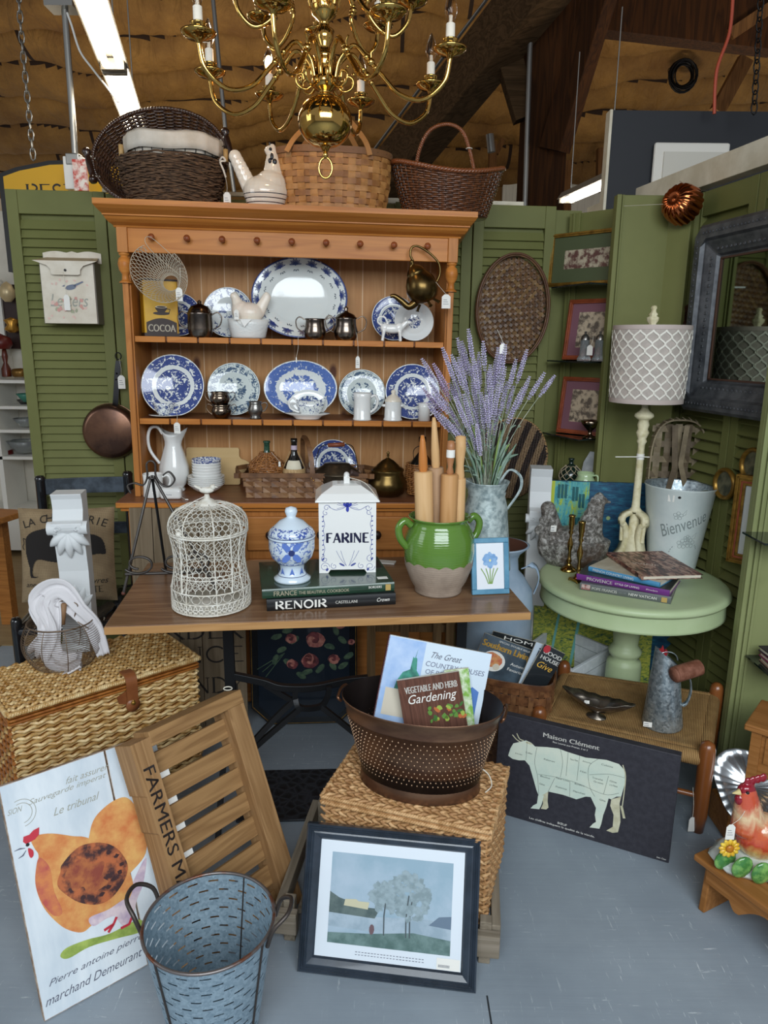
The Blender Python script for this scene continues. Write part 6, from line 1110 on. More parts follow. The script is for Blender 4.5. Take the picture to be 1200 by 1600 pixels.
# chianti bottle with straw base
xc2,wd2,_=hw(440,479,720,.13);o=thing('wine_bottle','dark wine bottle with a straw basket base and cream label, middle of the tray basket','bottle',HF.M@T(xc2,.13,BZ));k=wd2/2;m_straw=mat('straw','#c2a274',.7,c2='#9d7d52',ns=50,stretch=(6,6,1))
b=MB();b.lathe([(0,.01),(k*.8,.012),(k*.86,.08),(k*.84,.11),(k*.45,.145),(.0125,.165),(.0115,.205),(.013,.207),(.013,.222),(0,.222)],m_dkb,28);b.build('bottle_glass',o)
b=MB();b.lathe([(0,.0),(k*.8,0),(k*.92,.03),(k*.93,.10),(k*.86,.105)],m_straw,28)
for s in(-1,1):b.ribbon(smooth_path([(s*k*.9,-.004,.1),(s*k*.6,-.012,.14),(s*.016,-.006,.172)],4),(s,-.5,.5),.006,.002,m_straw)
b.build('straw_base',o)
b=MB();b.lathe([(k*.84,.104),(k*.86,.109),(k*.72,.128),(k*.6,.138)],mat('label_cream','#d8d0b8',.6),14,a0=-pi/2-.8,a1=-pi/2+.8);b.lathe([(.0128,.178),(.0124,.195)],mat('label_lilac','#b9a8b8',.6),16);b.build('labels',o)
# copper pan with wooden handle in tray basket
xc2,wd2,_=hw(488,557,745,.12);o=thing('lidded_pan','dark old metal pot with a reddish wooden bail grip in the tray basket','pot',HF.M@T(xc2+.01,.13,BZ));k=wd2/2;m_oldm=mat('old_dark_metal','#4a4034',.35,.8,c2='#5f5546',ns=20)
b=MB();b.lathe([(0,0),(k*.8,0),(k*.98,.06),(k*1.02,.083),(k*1.05,.088),(k*.98,.088),(0,.088)],m_oldm,40,ey=.85);b.build('pot_body',o)
b=MB();b.lathe([(k*1.06,.087),(k*1.0,.094),(k*.8,.108),(k*.62,.118),(k*.58,.124),(k*.3,.128),(0,.129)],m_oldm,40,ey=.85);b.build('lid',o)
b=MB();b.tube(smooth_path([(-k*1.0,0,.09),(-k*.9,0,.15),(-k*.62,0,.195),(k*.5,0,.2),(k*.8,0,.17),(k*.98,0,.09)],6),.002,m_iron,6);b.build('bail',o)
b=MB();b.lathe([(0,-.034),(.008,-.033),(.009,.033),(0,.034)],mat('red_wood_grip','#7e4329',.4),14,c=(-.003,0,.198),R=Matrix.Rotation(pi/2-.06,4,'Y'));b.build('wooden_grip',o)
# brass lidded pot with side handle
xc2,wd2,_=hw(575,636,765,.12);o=thing('brass_pot','squat old brass pot with a conical lid and long side handle on the worktop','pot',HF.M@T(xc2,.13,ZW+.001));k=wd2/2;m_bp=mat('patina_brass','#6f5a33',.3,.9,c2='#594726',ns=8,bump=.04)
b=MB();b.lathe([(0,.004),(k*.6,.002),(k*.86,.012),(k*1.0,.035),(k*.97,.06),(k*.82,.082),(k*.78,.095),(k*.84,.104),(k*.82,.106),(0,.1)],m_bp,48);b.build('pot_body',o)
b=MB();b.lathe([(k*.83,.106),(k*.78,.112),(k*.6,.118),(k*.56,.124),(k*.3,.142),(.006,.152),(.0035,.157),(.006,.162),(.004,.167),(.007,.172),(0,.18)],m_bp,40);b.build('lid',o)
b=MB();P=smooth_path([(-k*.82,-.03,.075),(-k*1.3,-.045,.085),(-k*1.75,-.06,.10),(-k*1.95,-.065,.105)],6);b.tube(P,np.r_[np.linspace(.008,.012,len(P)-4),.013,.013,.012,.006],mat('handle_dark_wood','#4a3a34',.45),12);b.build('side_handle',o)
# wicker flask at right (mostly hidden by rolling pins)
xc2,wd2,_=hw(632,680,735,.16);o=thing('wicker_flask','wicker-wrapped dark bottle with a metal bail, half hidden behind the rolling pins','bottle',HF.M@T(xc2+.005,.15,ZW+.001));k=wd2/2
b=MB();weave_round(b,[(0,k*.85),(.07,k*1.0),(.125,k*.95)],.004,.13,20,16,.0034,m_wk,ey=.9);b.build('wicker_cover',o)
b=MB();b.lathe([(0,.01),(k*.85,.01),(k*.88,.12),(k*.5,.15),(.013,.175),(.012,.215),(.015,.216),(.015,.235),(0,.235)],m_dkb,24);b.tube(smooth_path([(-.03,0,.13),(-.035,-.005,.18),(-.012,-.01,.20),(.012,-.01,.195)],5),.0015,m_iron);b.build('glass_bottle',o)
# ================================================================== RIGHT CORNER: ROUND TABLE
m_sage=mat('sage_paint','#b7c79c',.4,c2='#aebf92',ns=4);RTX,RTY,RTZ,RTR=.925,2.52,.61,.345
o=thing('round_table','pale sage green round pedestal table in the right corner','table',T(RTX,RTY,0))
b=MB();b.lathe([(0,RTZ-.03),(RTR-.03,RTZ-.03),(RTR-.01,RTZ-.028),(RTR-.003,RTZ-.018),(RTR-.010,RTZ-.006),(RTR-.016,RTZ-.002),(RTR-.03,RTZ),(0,RTZ)],m_sage,80);b.build('tabletop',o)
b=MB();b.lathe([(RTR-.018,RTZ-.03),(RTR-.018,RTZ-.082),(RTR-.014,RTZ-.088),(RTR-.04,RTZ-.088),(RTR-.04,RTZ-.03)],m_sage,80);b.build('apron',o)
b=MB();b.lathe([(0,.08),(.05,.08),(.052,.10),(.04,.115),(.05,.13),(.064,.15),(.066,.17),(.064,.27),(.060,.285),(.045,.295),(.058,.31),(.062,.325),(.052,.34),(.045,.35),(.048,.38),(.054,.45),(.055,.53),(0,.53)],m_sage,40);b.build('pedestal',o)
for k in range(3):
    b=MB();a_=k*2*pi/3+pi/6;P=smooth_path([(.03*cos(a_),.03*sin(a_),.11),(.1*cos(a_),.1*sin(a_),.085),(.17*cos(a_),.17*sin(a_),.018)],6);b.tube(P,np.linspace(.028,.017,len(P)),m_sage,10);b.build('leg',o)
def rt(px,py,z=RTZ):return atz(px,py,z)
# --- stack of books on the round table
FB=Frame(*rt(905,922)[:2],0);e1=rt(1052,943);th=math.degrees(math.atan2(e1[1]-FB.O[1],e1[0]-FB.O[0]))
def rbook(px0,py0,px1,py1,z,h_,d_,mc,name,label,mtop=None):
    p=atz(px0,py0,z);q=atz(px1,py1,z);a_=math.degrees(math.atan2(q[1]-p[1],q[0]-p[0]));w_=math.hypot(q[0]-p[0],q[1]-p[1]);return book(T(p[0],p[1],z+.0005,rz=a_),w_,d_,h_,mc,name,label,mtop=mtop,hard=.002),w_
m_gb=mat('book_grey','#5f6462',.35,coat=.2);m_pu=mat('book_purple','#6d2f7c',.3,coat=.2);m_lb=mat('book_lightblue','#4d90b8',.35,coat=.2);m_br_b=NT('cork_cover');vo=m_br_b.n('ShaderNodeTexVoronoi');vo.inputs['Scale'].default_value=48;m_br_b.l(m_br_b.coord((1,2.4,1),(0,0,.6)),vo.inputs['Vector']);m_br_b.col(m_br_b.ramp(vo.outputs['Color'],[(.2,'#3a1d1a'),(.5,'#7a4a3e'),(.75,'#b08c78')]));m_br_b.p(rough=.35);m_br_b=m_br_b.m
o,w_=rbook(906,921,1048,944,RTZ,.026,.20,m_gb,'pope_book','grey book with a white spine title at the bottom of the round table stack')
b=MB();b.text('POPE FRANCIS',(w_*.28,.013),m_w,w=w_*.28,h=.010,y=-.006,bold=.01);b.text('AND THE',(w_*.48,.013),mat('grey_ink','#8a8f90',.5),w=w_*.08,h=.004,y=-.006);b.text('NEW VATICAN',(w_*.70,.013),m_w,w=w_*.30,h=.009,y=-.006);b.poly([(w_*.02,.004),(w_*.12,.004),(w_*.12,.023),(w_*.02,.023)],mat('tiny_portrait','#c9b4ae',.5,c2='#8a4a44',ns=90),-.006);b.poly([(w_*.90,.004),(w_*.96,.004),(w_*.96,.021),(w_*.90,.021)],mat('gilt_patch','#b89b5a'),-.006);b.build('spine_lettering',o)
o,w_=rbook(901,905,1046,932,RTZ+.027,.022,.19,m_pu,'provence_book','purple-spined book second from the bottom of the round table stack',mat('cover_dark','#2f3634',.3))
b=MB();b.text('PROVENCE',(w_*.26,.011),m_w,w=w_*.28,h=.012,y=-.006,bold=.01);b.text('STYLE OF LIVING',(w_*.56,.011),m_w,w=w_*.26,h=.007,y=-.006);b.text('Evelyn',(w_*.82,.011),m_w,w=w_*.12,h=.006,y=-.006,shear=.2);b.build('spine_lettering',o)
o,w_=rbook(920,892,1031,918,RTZ+.050,.018,.17,m_lb,'country_living_book','light blue-spined book with a cream cover, third in the round table stack',mat('cover_cream','#cfc8b4',.4,c2='#b9ae96',ns=12))
b=MB();b.text('FRENCH COUNTRY LIVING',(w_*.36,.009),m_w,w=w_*.58,h=.009,y=-.006);b.build('spine_lettering',o)
p=atz(1006,902,RTZ+.07);q=atz(950,870,RTZ+.07);M=T(p[0],p[1],RTZ+.0690,rz=math.degrees(math.atan2(p[1]-q[1],p[0]-q[0])));wv_=math.hypot(q[0]-p[0],q[1]-p[1]);
p0=atz(949,868,RTZ+.07);p1=atz(1004,906,RTZ+.07);p2=atz(1083,884,RTZ+.07);a_=math.degrees(math.atan2(p1[1]-p0[1],p1[0]-p0[0]));wc=math.hypot(*(p1-p0)[:2]);dc=math.hypot(*(p2-p1)[:2])*.74
o=book(T(p0[0],p0[1],RTZ+.0690,rz=a_),wc,dc,.014,m_br_b,'wine_book','wine-cork covered book lettered WINE lying askew on top of the stack',hard=.0015)
b=MB(T(wc*.55,dc*.33,.0144,rz=-a_-18)@T(rx=-90));b.text('WINE',(0,0),mat('wine_letters','#cfc0b4',.5),w=dc*.42,h=.02);b.build('cover_lettering',o)
# --- lamp
LX,LY=rt(985,880)[:2];LF=Frame(LX,LY,0);m_lc=mat('lamp_cream','#d8d0ae',.5,c2='#c3b98f',ns=40,lo=.45,hi=.65);m_shade=mat('shade_taupe','#b7aca3',.8,c2='#aaa097',ns=30)
hz=lambda px,py:LF.L(px,py,0)[1];sb,st_=hz(1007,628),hz(1013,510);o=thing('table_lamp','tall cream carved table lamp with a taupe drum shade under white lattice','lamp',T(LX,LY,RTZ+.001));z0=RTZ
rs_=(LF.L(1074,512,0)[0]-LF.L(957,512,0)[0])/2;rs2=rs_*.955;sb-=z0;st_-=z0;lean=.006
b=MB();b.lathe([(rs2,sb),(rs_,st_)],m_shade,64);b.lathe([(rs_-.003,st_),(rs2-.003,sb)],m_shade,64);m_trim=mat('shade_trim','#b9aaa2',.6)
for z,r in((sb+.006,rs2+.0012),(st_-.006,rs_+.0012)):b.lathe([(r,z-.008),(r+.0006,z),(r,z+.008)],m_trim,64)
b.lathe([(rs_-.003,st_-.002),(0,st_-.004)],m_shade,32);b.build('lamp_shade',o)
b=MB();nc=20;nr=5;m_lat=mat('lattice_white','#e3ded2',.6)
for i in range(nc):
    for s in(-1,1):
        P=[]
        for t_ in np.linspace(0,1,nr*12+1):
            z=sb+.016+(st_-sb-.032)*t_;r=rs2+(rs_-rs2)*t_+.0022;a_=2*pi*(i+s*(.25-.25*math.cos(2*pi*t_*nr/1.0)**1)*1.0)/nc;P.append((r*cos(a_),r*sin(a_),z))
        N=np.array([(p[0],p[1],0)for p in P]);b.ribbon(P,N,.0058,.0012,m_lat)
    for r_ in range(nr):t_=(r_+.5)/nr;z=sb+.016+(st_-sb-.032)*t_;a_=2*pi*(i+.5)/nc;r=rs2+(rs_-rs2)*t_+.003;b.tube([(r*cos(a_+.026*cos(u)),r*sin(a_+.026*cos(u)),z+.006*sin(u))for u in np.linspace(0,2*pi,9)[:-1]],.0016,m_lat,4,closed=True)
b.build('lattice_overlay',o)
f0=st_;b=MB();b.lathe([(.006,f0-.01),(.014,f0+.002),(.012,f0+.008),(.020,f0+.02),(.021,f0+.03),(.012,f0+.036),(.016,f0+.042),(.009,f0+.05),(.008,f0+.058),(.011,f0+.064),(.008,f0+.072),(0,f0+.074)],m_lc,20,f=lambda X,Y,Zz,a,P:(X*(1+.12*np.sin(a*5)[None,:]),Y*(1+.12*np.sin(a*5)[None,:]),Zz));b.build('finial',o)
zt2=sb;H_=zt2;b=MB();zz=lambda py:hz(1000,py)-z0
b.lathe([(0,zz(800)),(.022,zz(800)),(.024,zz(797)),(.016,zz(793)),(.0145,zz(780)),(.0125,zz(700)),(.0135,zz(694)),(.019,zz(690)),(.015,zz(686)),(.02,zz(681)),(.024,zz(676)),(.018,zz(671)),(.022,zz(664)),(.018,zz(657)),(.026,zz(655)),(.036,zz(651)),(.034,zz(647)),(.018,zz(642)),(.012,zz(638)),(.012,sb+.02),(0,sb+.02)],m_lc,28);b.build('column',o)
for k in range(3):
    b=MB();a_=-pi/3+k*2*pi/3;d=np.array([cos(a_),sin(a_),0]);hb=zz(800);P=smooth_path([d*.016+[0,0,hb],d*.045+[0,0,hb*.93],d*.05+[0,0,hb*.80],d*.038+[0,0,hb*.72],d*.032+[0,0,hb*.5],d*.045+[0,0,hb*.25],d*.078+[0,0,hb*.08],d*.088+[0,0,.012]],6)
    b.sweep(P,np.cross(d,[0,0,1.]),[(-.011,-.016),(.011,-.016),(.014,0),(.011,.016),(-.011,.016),(-.008,0)],m_lc,scale=np.linspace(.85,1.15,len(P)));b.ball(d*.052+[0,0,hb*.86],.013,m_lc,12);b.ball(d*.086+[0,0,.012],(.016,.016,.012),m_lc,12);b.tube([d*.05+[0,0,hb*.9],d*.046+[0,0,hb*.45]],[.006,.008],m_lc,8);b.build('scroll_foot',o)
b=MB();b.lathe([(0,.02),(.045,.02),(.04,.05),(.022,zz(830)),(.018,zz(803)),(0,zz(803))],m_lc,12);b.build('core',o)
b=MB();zq=zz(714);b.tube([(-.10,-.012,zq),(.0,-.016,zq+.002),(.03,-.014,zq+.001)],.002,m_w,6);b.lathe([(.0145,zq-.01),(.0145,zq+.012)],m_tag,16);b.build('sticker_and_tie',o)
b=MB();b.tube(smooth_path([aty(1083,940,2.80),aty(1086,985,2.80),aty(1091,1015,2.80),(aty(1096,1060,2.78))],6),.004,m_plast);tag(b.build('lamp_cord'),'white lamp cord hanging down behind the round table','cord')
# --- white bucket
q=rt(1064,892);rb0=(rt(1102,885)[0]-rt(1030,885)[0])/2*.98;BF=Frame(q[0],q[1]+rb0,0);Rt=(BF.L(1126,757,0)[0]-BF.L(1020,757,0)[0])/2;hb=BF.L(1073,757,0)[1]-RTZ;dx=BF.L(1073,757,0)[0]
m_be=mat('bucket_enamel','#d3dcd9',.35,c2='#c9d4d2',ns=12);o=thing('metal_bucket','tall white tapered metal bucket punched with Bienvenue and flowers','bucket',T(q[0]-.012,q[1]+rb0-.02,RTZ+.001,ry=1))
b=MB();b.lathe([(0,0),(rb0,0),(rb0,.006),(Rt*.985,hb-.005),(Rt*1.01,hb-.002),(Rt*1.01,hb+.003)],m_be,64);b.build('bucket_body',o)
b=MB();b.lathe([(Rt*1.01,hb+.003),(Rt*.985,hb+.003),(Rt*.97,hb-.004),(rb0*.98,.008),(0,.008)],m_galv,64);b.build('zinc_lining',o)
b=MB();m_hole=mat('punched_shadow','#7f8a88',.7)
def wrapb(fn): # paint text on the bucket's wall
    n0=len(b.V);fn()
    for i in range(n0,len(b.V)):
        V=b.V[i];z=V[:,2];r=rb0+(Rt*.985-rb0)*(z/hb)+.0008;a_=-pi/2-.08+V[:,0]/((rb0+Rt)/2);b.V[i]=np.stack([r*np.cos(a_),r*np.sin(a_),z],1)
wrapb(lambda:b.text('Bienvenue',(-.008,hb*.60),m_hole,w=hb*.55,h=hb*.15,shear=.25,rot=.42))
def fl(cx,cz,r):
    for k in range(5):a_=k*2*pi/5+.3;b.line([(cx+r*.3*cos(a_)+r*.45*cos(a_)+r*.42*cos(u),cz+r*.75*sin(a_)+r*.42*sin(u))for u in np.linspace(0,2*pi,11)],.0012,m_hole)
    b.line([(cx+r*.2*cos(u),cz+r*.2*sin(u))for u in np.linspace(0,2*pi,9)],.0012,m_hole)
wrapb(lambda:(fl(-.032,hb*.70,.014),fl(-.005,hb*.36,.017),fl(.026,hb*.37,.017),fl(.012,hb*.43,.012),[b.blob((x,z),.004,.0015,m_hole,0,6,.1,1)for x,z in((-.04,hb*.31),(-.046,hb*.28),(-.05,hb*.25),(.05,hb*.34),(.056,hb*.32),(.06,hb*.30))],b.line([(-.018,hb*.72),(-.006,hb*.78),(-.008,hb*.72),(-.018,hb*.70)],.0012,m_hole),b.line([(.03,hb*.45),(.046,hb*.50),(.044,hb*.43),(.03,hb*.42)],.0012,m_hole)))
b.build('punched_pattern',o)
b=MB();V=[];
wrapb(lambda:b.poly([(-.07,hb*.86),(-.05,hb*.86),(-.05,hb*.94),(-.07,hb*.94)],m_tag));wrapb(lambda:b.blob((-.035,hb*.92),.005,.005,m_blk,0,10,0));b.build('price_sticker',o)
# --- brass candlesticks
m_bc=mat('brass_candle','#a88a4c',.2,1)
for px,pyb,pyt,lb in((889,893,806,'brass candlestick with a round base, rear left of the pair'),(904,910,816,'brass candlestick with a square base, front right of the pair')):
    q=rt(px,pyb);h_=Frame(q[0],q[1],0).L(px,pyt,0)[1]-RTZ;k=h_/.2;o=thing('candlestick',lb+' on the round table','candlestick',T(q[0],q[1]+.01,RTZ+.001,rz=25),'brass candlesticks')
    b=MB();sq='square' in lb
    if sq:b.b2((-.024,-.024,.004),(.024,.024,.012),m_bc);[b.ball((x,y,.003),.004,m_bc,8)for x in(-.022,.022)for y in(-.022,.022)];b.lathe([(.02,.012),(.012,.02)],m_bc,20)
    else:b.lathe([(0,0),(.03,0),(.031,.004),(.02,.014),(.012,.02)],m_bc,28)
    b.lathe([(r*k,z*k)for r,z in[(.012,.02),(.006,.028),(.010,.036),(.006,.044),(.005,.07),(.009,.085),(.010,.1),(.005,.118),(.004,.13),(.009,.138),(.005,.146),(.008,.152),(.0075,.160),(.010,.166),(.0095,.192),(.012,.196),(.012,.2),(.007,.2),(0,.18)]],m_bc,24);b.build('stick_body',o)
# --- rustic hen planter
t=NT('rustic_silver');v=t.coord();vo=t.n('ShaderNodeTexVoronoi',feature='F1');vo.inputs['Scale'].default_value=95;t.l(t.coord((1,1,1)),vo.inputs['Vector']);c=t.ramp(t.noise(v,75,6,.8,.4),[(.38,'#45413c'),(.50,'#8a867f'),(.60,'#cfcdc8')]);c=t.mix(t.ramp(t.noise(v,7,3),[(.5,(0,0,0,1)),(.66,(1,1,1,1))]),c,'#5c4636');t.col(c);t.p(rough=.32,metal=.35);t.bump(t.noise(v,60,6,.8,2),1,.006);m_rus=t.m
q=rt(904,884);HFq=Frame(q[0],q[1]+.01,0);o=thing('hen_planter','large rough silver-grey hen shaped planter behind the brass candlesticks','hen planter',T(q[0]-.012,q[1]+.035,RTZ+.001)@Matrix.Scale(1.27,4));L=2.05
b=MB();b.lathe([(0,0),(.085,0),(.098,.02),(.105,.055),(.11,.075),(.10,.08),(0,.075)],m_rus,48,ey=.68)
for t_ in np.linspace(0,1,9):b.ball((.035+.030*t_-.004*sin(3*t_),0,.07+.125*t_),(.052*(1-.62*t_),.044*(1-.6*t_),.032),m_rus,18)
b.ball((.074,0,.2),(.018,.014,.014),m_rus,14);b.ball((.0,0,.085),(.09,.06,.035),m_rus,20)
for t_ in np.linspace(0,1,8):b.ball((-.06-.030*t_,0,.07+.105*t_),(.036*(1-.35*t_),.022,.034*(1-.35*t_)),m_rus,14)
[b.ball((.062-.009*k,0,.214-.003*k*k),(.006,.004,.009),m_rus,10)for k in range(4)];b.ball((.094,0,.196),(.010,.005,.005),m_rus,10);[b.ball((-.085-.012*k,0,.165-.03*k),(.02,.010,.018),m_rus,12)for k in range(3)];b.ball((-.098,-.01,.06),(.02,.03,.04),m_rus,14)
b.build('hen_body',o,remesh=.0028);sticker(o,atz(865,826,.77)+[0,-.0,0],.022,.026,rx=5)
# --- bright painted canvases leaning behind
t=NT('canvas_night');v=t.coord((1,1,1));c=t.ramp(t.noise(t.coord((3,1,14),(0,.3,0)),6,4,.7),[(.35,'#12304f'),(.55,'#1d5573'),(.7,'#2f8094')]);vo=t.n('ShaderNodeTexVoronoi');vo.inputs['Scale'].default_value=17;t.l(v,vo.inputs['Vector']);c=t.mix(t.ramp(vo.outputs['Distance'],[(.13,(1,1,1,1)),(.17,(0,0,0,1))]),c,'#9db27a');t.col(c);t.p(rough=.5);m_c1=t.m
t=NT('canvas_street');c=t.ramp(t.noise(t.coord((10,1,3),(0,.2,0)),4,4,.7,1),[(.35,'#2b7f8c'),(.5,'#58a7a8'),(.6,'#8fb14d'),(.72,'#c9c23a')]);c=t.mix(t.ramp(t.noise(t.coord((4,1,22)),5,4,.7),[(.6,(0,0,0,1)),(.64,(1,1,1,1))]),c,'#1d3a4a');t.col(c);t.p(rough=.5);m_c2=t.m
t=NT('canvas_field');c=t.ramp(t.noise(t.coord((16,1,34),(0,.5,0)),3,4,.7,1),[(.35,'#1f4d52'),(.45,'#7d9440'),(.6,'#c3bf4c'),(.75,'#a0b86a')]);t.col(c);t.p(rough=.5);m_c3=t.m
CF2=Frame(*aty(852,900,2.875)[:2],-2)
def cv(px,py,v=0):return CF2.L(px,py,v)
x0,z1=cv(862,752);x1,_=cv(1075,800);xm,_=cv(923,760)
o=thing('canvas_painting','bright canvas of teal windows and night-blue sky with dots, leaning behind the round table','painting',CF2.M@T(0,0,0,rx=-1));zb_=.05
b=MB();b.poly([(x0,.08),(x1,.08),(x1,z1-.01),(x0,z1)],m_c1,0,.02);b.build('canvas',o)
b=MB();xs=xm;b.poly([(x0,.12),(xs,.12),(xs,z1-.004),(x0,z1)],m_c2,-.001);b.poly([(x0,.12),(x0+.016,.12),(x0+.018,z1),(x0,z1)],mat('paint_lime','#b5bf3a',.5),-.002)
m_win=mat('paint_window','#1d5a5e',.5)
for wx,wz,wn in((x0+.03,z1-.06,3),(x0+.09,z1-.07,2),(x0+.118,z1-.10,2),(x0+.105,z1-.2,2)):
    for k in range(wn):b.poly([(wx+k*.014,wz-.012),(wx+k*.014+.011,wz-.014),(wx+k*.014+.011,wz+.045),(wx+k*.014,wz+.047)],m_win,-.002)
b.poly([(x0,.1),(x0+.13,.1),(x0+.12,.24),(x0+.05,.28),(x0,.3)],mat('paint_navy_dark','#173a50',.5),-.0015);b.poly([(x0+.015,.26),(x0+.035,.25),(x0+.045,.37),(x0+.022,.38)],mat('paint_yellow','#d2c52e',.5),-.002)
b.build('painted_street',o)
CF3=Frame(*aty(838,1000,2.80)[:2],-4);o=thing('canvas_painting','bright yellow-green dabbed canvas of field rows, low beneath the round table','painting',CF3.M@T(0,0,0,rx=-2))
fx=lambda px,py:CF3.L(px,py,0)
xa,za=fx(836,950);xb,_=fx(1020,1000);b=MB();b.poly([(xa,.04),(xb,.04),(xb,za-.03),(xa,za)],m_c3,0,.02);b.build('canvas',o)
b=MB();
for px,w_ in((872,.010),(905,.012),(1000,.02)):xx,_=fx(px,970);b.poly([(xx-.04,.05),(xx-.04+w_,.05),(xx+w_,za-.02),(xx,za-.02)],mat('paint_teal_lt','#6fb3ad',.5),-.001)
b.build('painted_paths',o)
# --- second white corbel + net bottle + green pitcher + plaque + striped tray
m_plas=mat('plaster_white','#d5d8d8',.55)
def corbel(M,W,Hh,D,label,s=1):
    o=thing('corbel',label,'corbel',M);P=[(0,0),(D*1.0,0),(D*1.0,Hh*.04),(D*.75,Hh*.06),(D*.55,Hh*.25),(D*.50,Hh*.5),(D*.62,Hh*.72),(D*.78,Hh*.78),(D*.8,Hh*.80),(D*.8,Hh*.825),(D*.62,Hh*.835),(D*.52,Hh*.9),(D*.55,Hh*.965),(D*.62,Hh*1.0),(0,Hh*1.0)]
    b=MB(Matrix.Rotation(-pi/2,4,'Z'));b.poly([(p,z)for p,z in P],m_plas,-W/2,W);b.build('scroll_body',o,bevel=.003)
    yf=-D*.8;b=MB();
    for sx in(-1,1):b.cyl((sx*W*.35,yf+.02,Hh*.79),(sx*W*.66,yf+.02,Hh*.79),.022*s,m_plas,16);b.tube([(sx*W*.33+.012*s*(1-.1*k)*cos(k*.7),yf-.001,Hh*.79+.012*s*(1-.1*k)*sin(k*.7))for k in range(9)],.003*s,m_plas,6)
    b.build('volute',o)
    b=MB()
    for k in range(-2,3):a_=-pi/2+k*.52;P=smooth_path([(0,-D*.66,Hh*.76),(.035*s*cos(a_)*1.1,-D*.69,Hh*.76+.04*s*sin(a_)),(.07*s*cos(a_),-D*.60,Hh*.755+.085*s*sin(a_))],5);b.tube(P,np.array([.004,.008,.012,.014,.015,.015,.014,.012,.009,.005,.001])*s,m_plas,8)
    for k in range(-2,3):a_=pi/2+k*.5;P=smooth_path([(0,-D*.53,Hh*.24),(.03*s*cos(a_),-D*.55,Hh*.25+.04*s*sin(a_)),(.062*s*cos(a_),-D*.50,Hh*.25+.085*s*sin(a_))],5);b.tube(P,np.array([.006,.010,.013,.015,.016,.016,.015,.012,.009,.005,.001])*s,m_plas,8)
    b.build('acanthus_leaves',o);return o
q=aty(845,1000,2.78);zt=aty(855,737,2.78)[2];corbel(T(aty(848,850,2.80)[0],2.93,0.002,rz=-8),.085,zt,.17,'white plaster corbel standing behind the silver hen planter',.85)
m_sl=mat('shelf_glass','#1b2422',.08,coat=.5)
def cshelf(px,py,vx,label,depth=.20,x1=.30):
    x,z=CF.L(px,py,-.002);o=MB(CF.M);o.b2((x,0,0),(x,0,0),m_sl)if False else None
    b=MB(CF.M);b.add([(.0,-.004,z-.006),(x1,-.004,z-.006),(x1*.75,-depth,z-.006),(-.02,-depth*.45,z-.006),(.0,-.004,z),(x1,-.004,z),(x1*.75,-depth,z),(-.02,-depth*.45,z)],[(0,3,2,1),(4,5,6,7),(0,1,5,4),(1,2,6,5),(2,3,7,6),(3,0,4,7)],m_sl);tag(b.build('corner_shelf'),label,'shelf','dark glass corner shelves');return z
zs1=cshelf(905,449,0,'dark glass corner shelf directly under the gold-framed picture');zs2=cshelf(900,563,0,'dark glass corner shelf holding the two glass shakers');zs3=cshelf(895,676,0,'dark glass corner shelf holding the silver goblet')
zs4=cshelf(900,752,0,'lowest corner shelf holding the netted bottle and green pitcher',.24)
def cpic(x0,x1,z0,z1,v,label,mf,mm,mp,fw=.018,mw=.03,rx=-8,nm='framed_picture',dec=None):
    o=thing(nm,label,'picture',CF.M@T(x0,v,z0+.001,rx=rx));W,Hh=x1-x0,z1-z0;b=MB()
    for p_,q_ in(((0,0),(W,fw)),((0,Hh-fw),(W,Hh)),((0,fw),(fw,Hh-fw)),((W-fw,fw),(W,Hh-fw))):b.b2((p_[0],-.014,p_[1]),(q_[0],.0,q_[1]),mf);
    e=fw*.62
    for p_,q_ in(((fw*.3,fw*.3),(W-fw*.3,e)),((fw*.3,Hh-e),(W-fw*.3,Hh-fw*.3)),((fw*.3,e),(e,Hh-e)),((W-e,e),(W-fw*.3,Hh-e))):b.b2((p_[0],-.018,p_[1]),(q_[0],-.014,q_[1]),mf)
    b.build('frame',o,bevel=.002)
    b=MB();b.b2((fw,-.006,fw),(W-fw,-.001,Hh-fw),mm);b.poly([(fw+mw,fw+mw),(W-fw-mw,fw+mw),(W-fw-mw,Hh-fw-mw),(fw+mw,Hh-fw-mw)],mp,-.0065)
    if dec:dec(b,W,Hh)
    b.build('print',o);return o
m_gold=mat('gilt_frame','#a07a33',.35,.6,c2='#7a5a22',ns=30);m_redw=mat('cherry_frame','#7a3a1e',.35,c2='#93482a',ns=20,coat=.3);m_matg=mat('mat_green','#4a5236',.6);m_matp=mat('mat_mauve','#78505a',.7);m_print=mat('engraving_town','#b0a48c',.6,c2='#5c3b34',ns=45,lo=.42,hi=.58);m_toile=mat('toile_beige','#b7a58c',.7,c2='#5f5347',ns=40,lo=.45,hi=.58)
x0,z0=CF.L(857,452,-.05);x1=.29;_,z1=CF.L(864,367,-.05)
cpic(x0,x1,z0+.006,z1,-.05,'gold-framed old town view with a wide green mat, top of the corner',m_gold,m_matg,m_print,.016,.055,rx=-3)
x0,z0=CF.L(885,557,-.03);_,z1=CF.L(893,466,-.03);cpic(x0,x0+.27,zs2+.001,zs2+(z1-z0)*1.04,-.055,'reddish wood framed toile print behind the glass shakers',m_redw,m_matp,m_toile,.018,.035)
x0,z0=CF.L(876,664,-.03);_,z1=CF.L(882,580,-.03);cpic(x0,x0+.27,zs3+.001,zs3+(z1-z0)*1.04,-.055,'reddish wood framed toile print behind the silver goblet',m_redw,m_matp,m_toile,.018,.035)
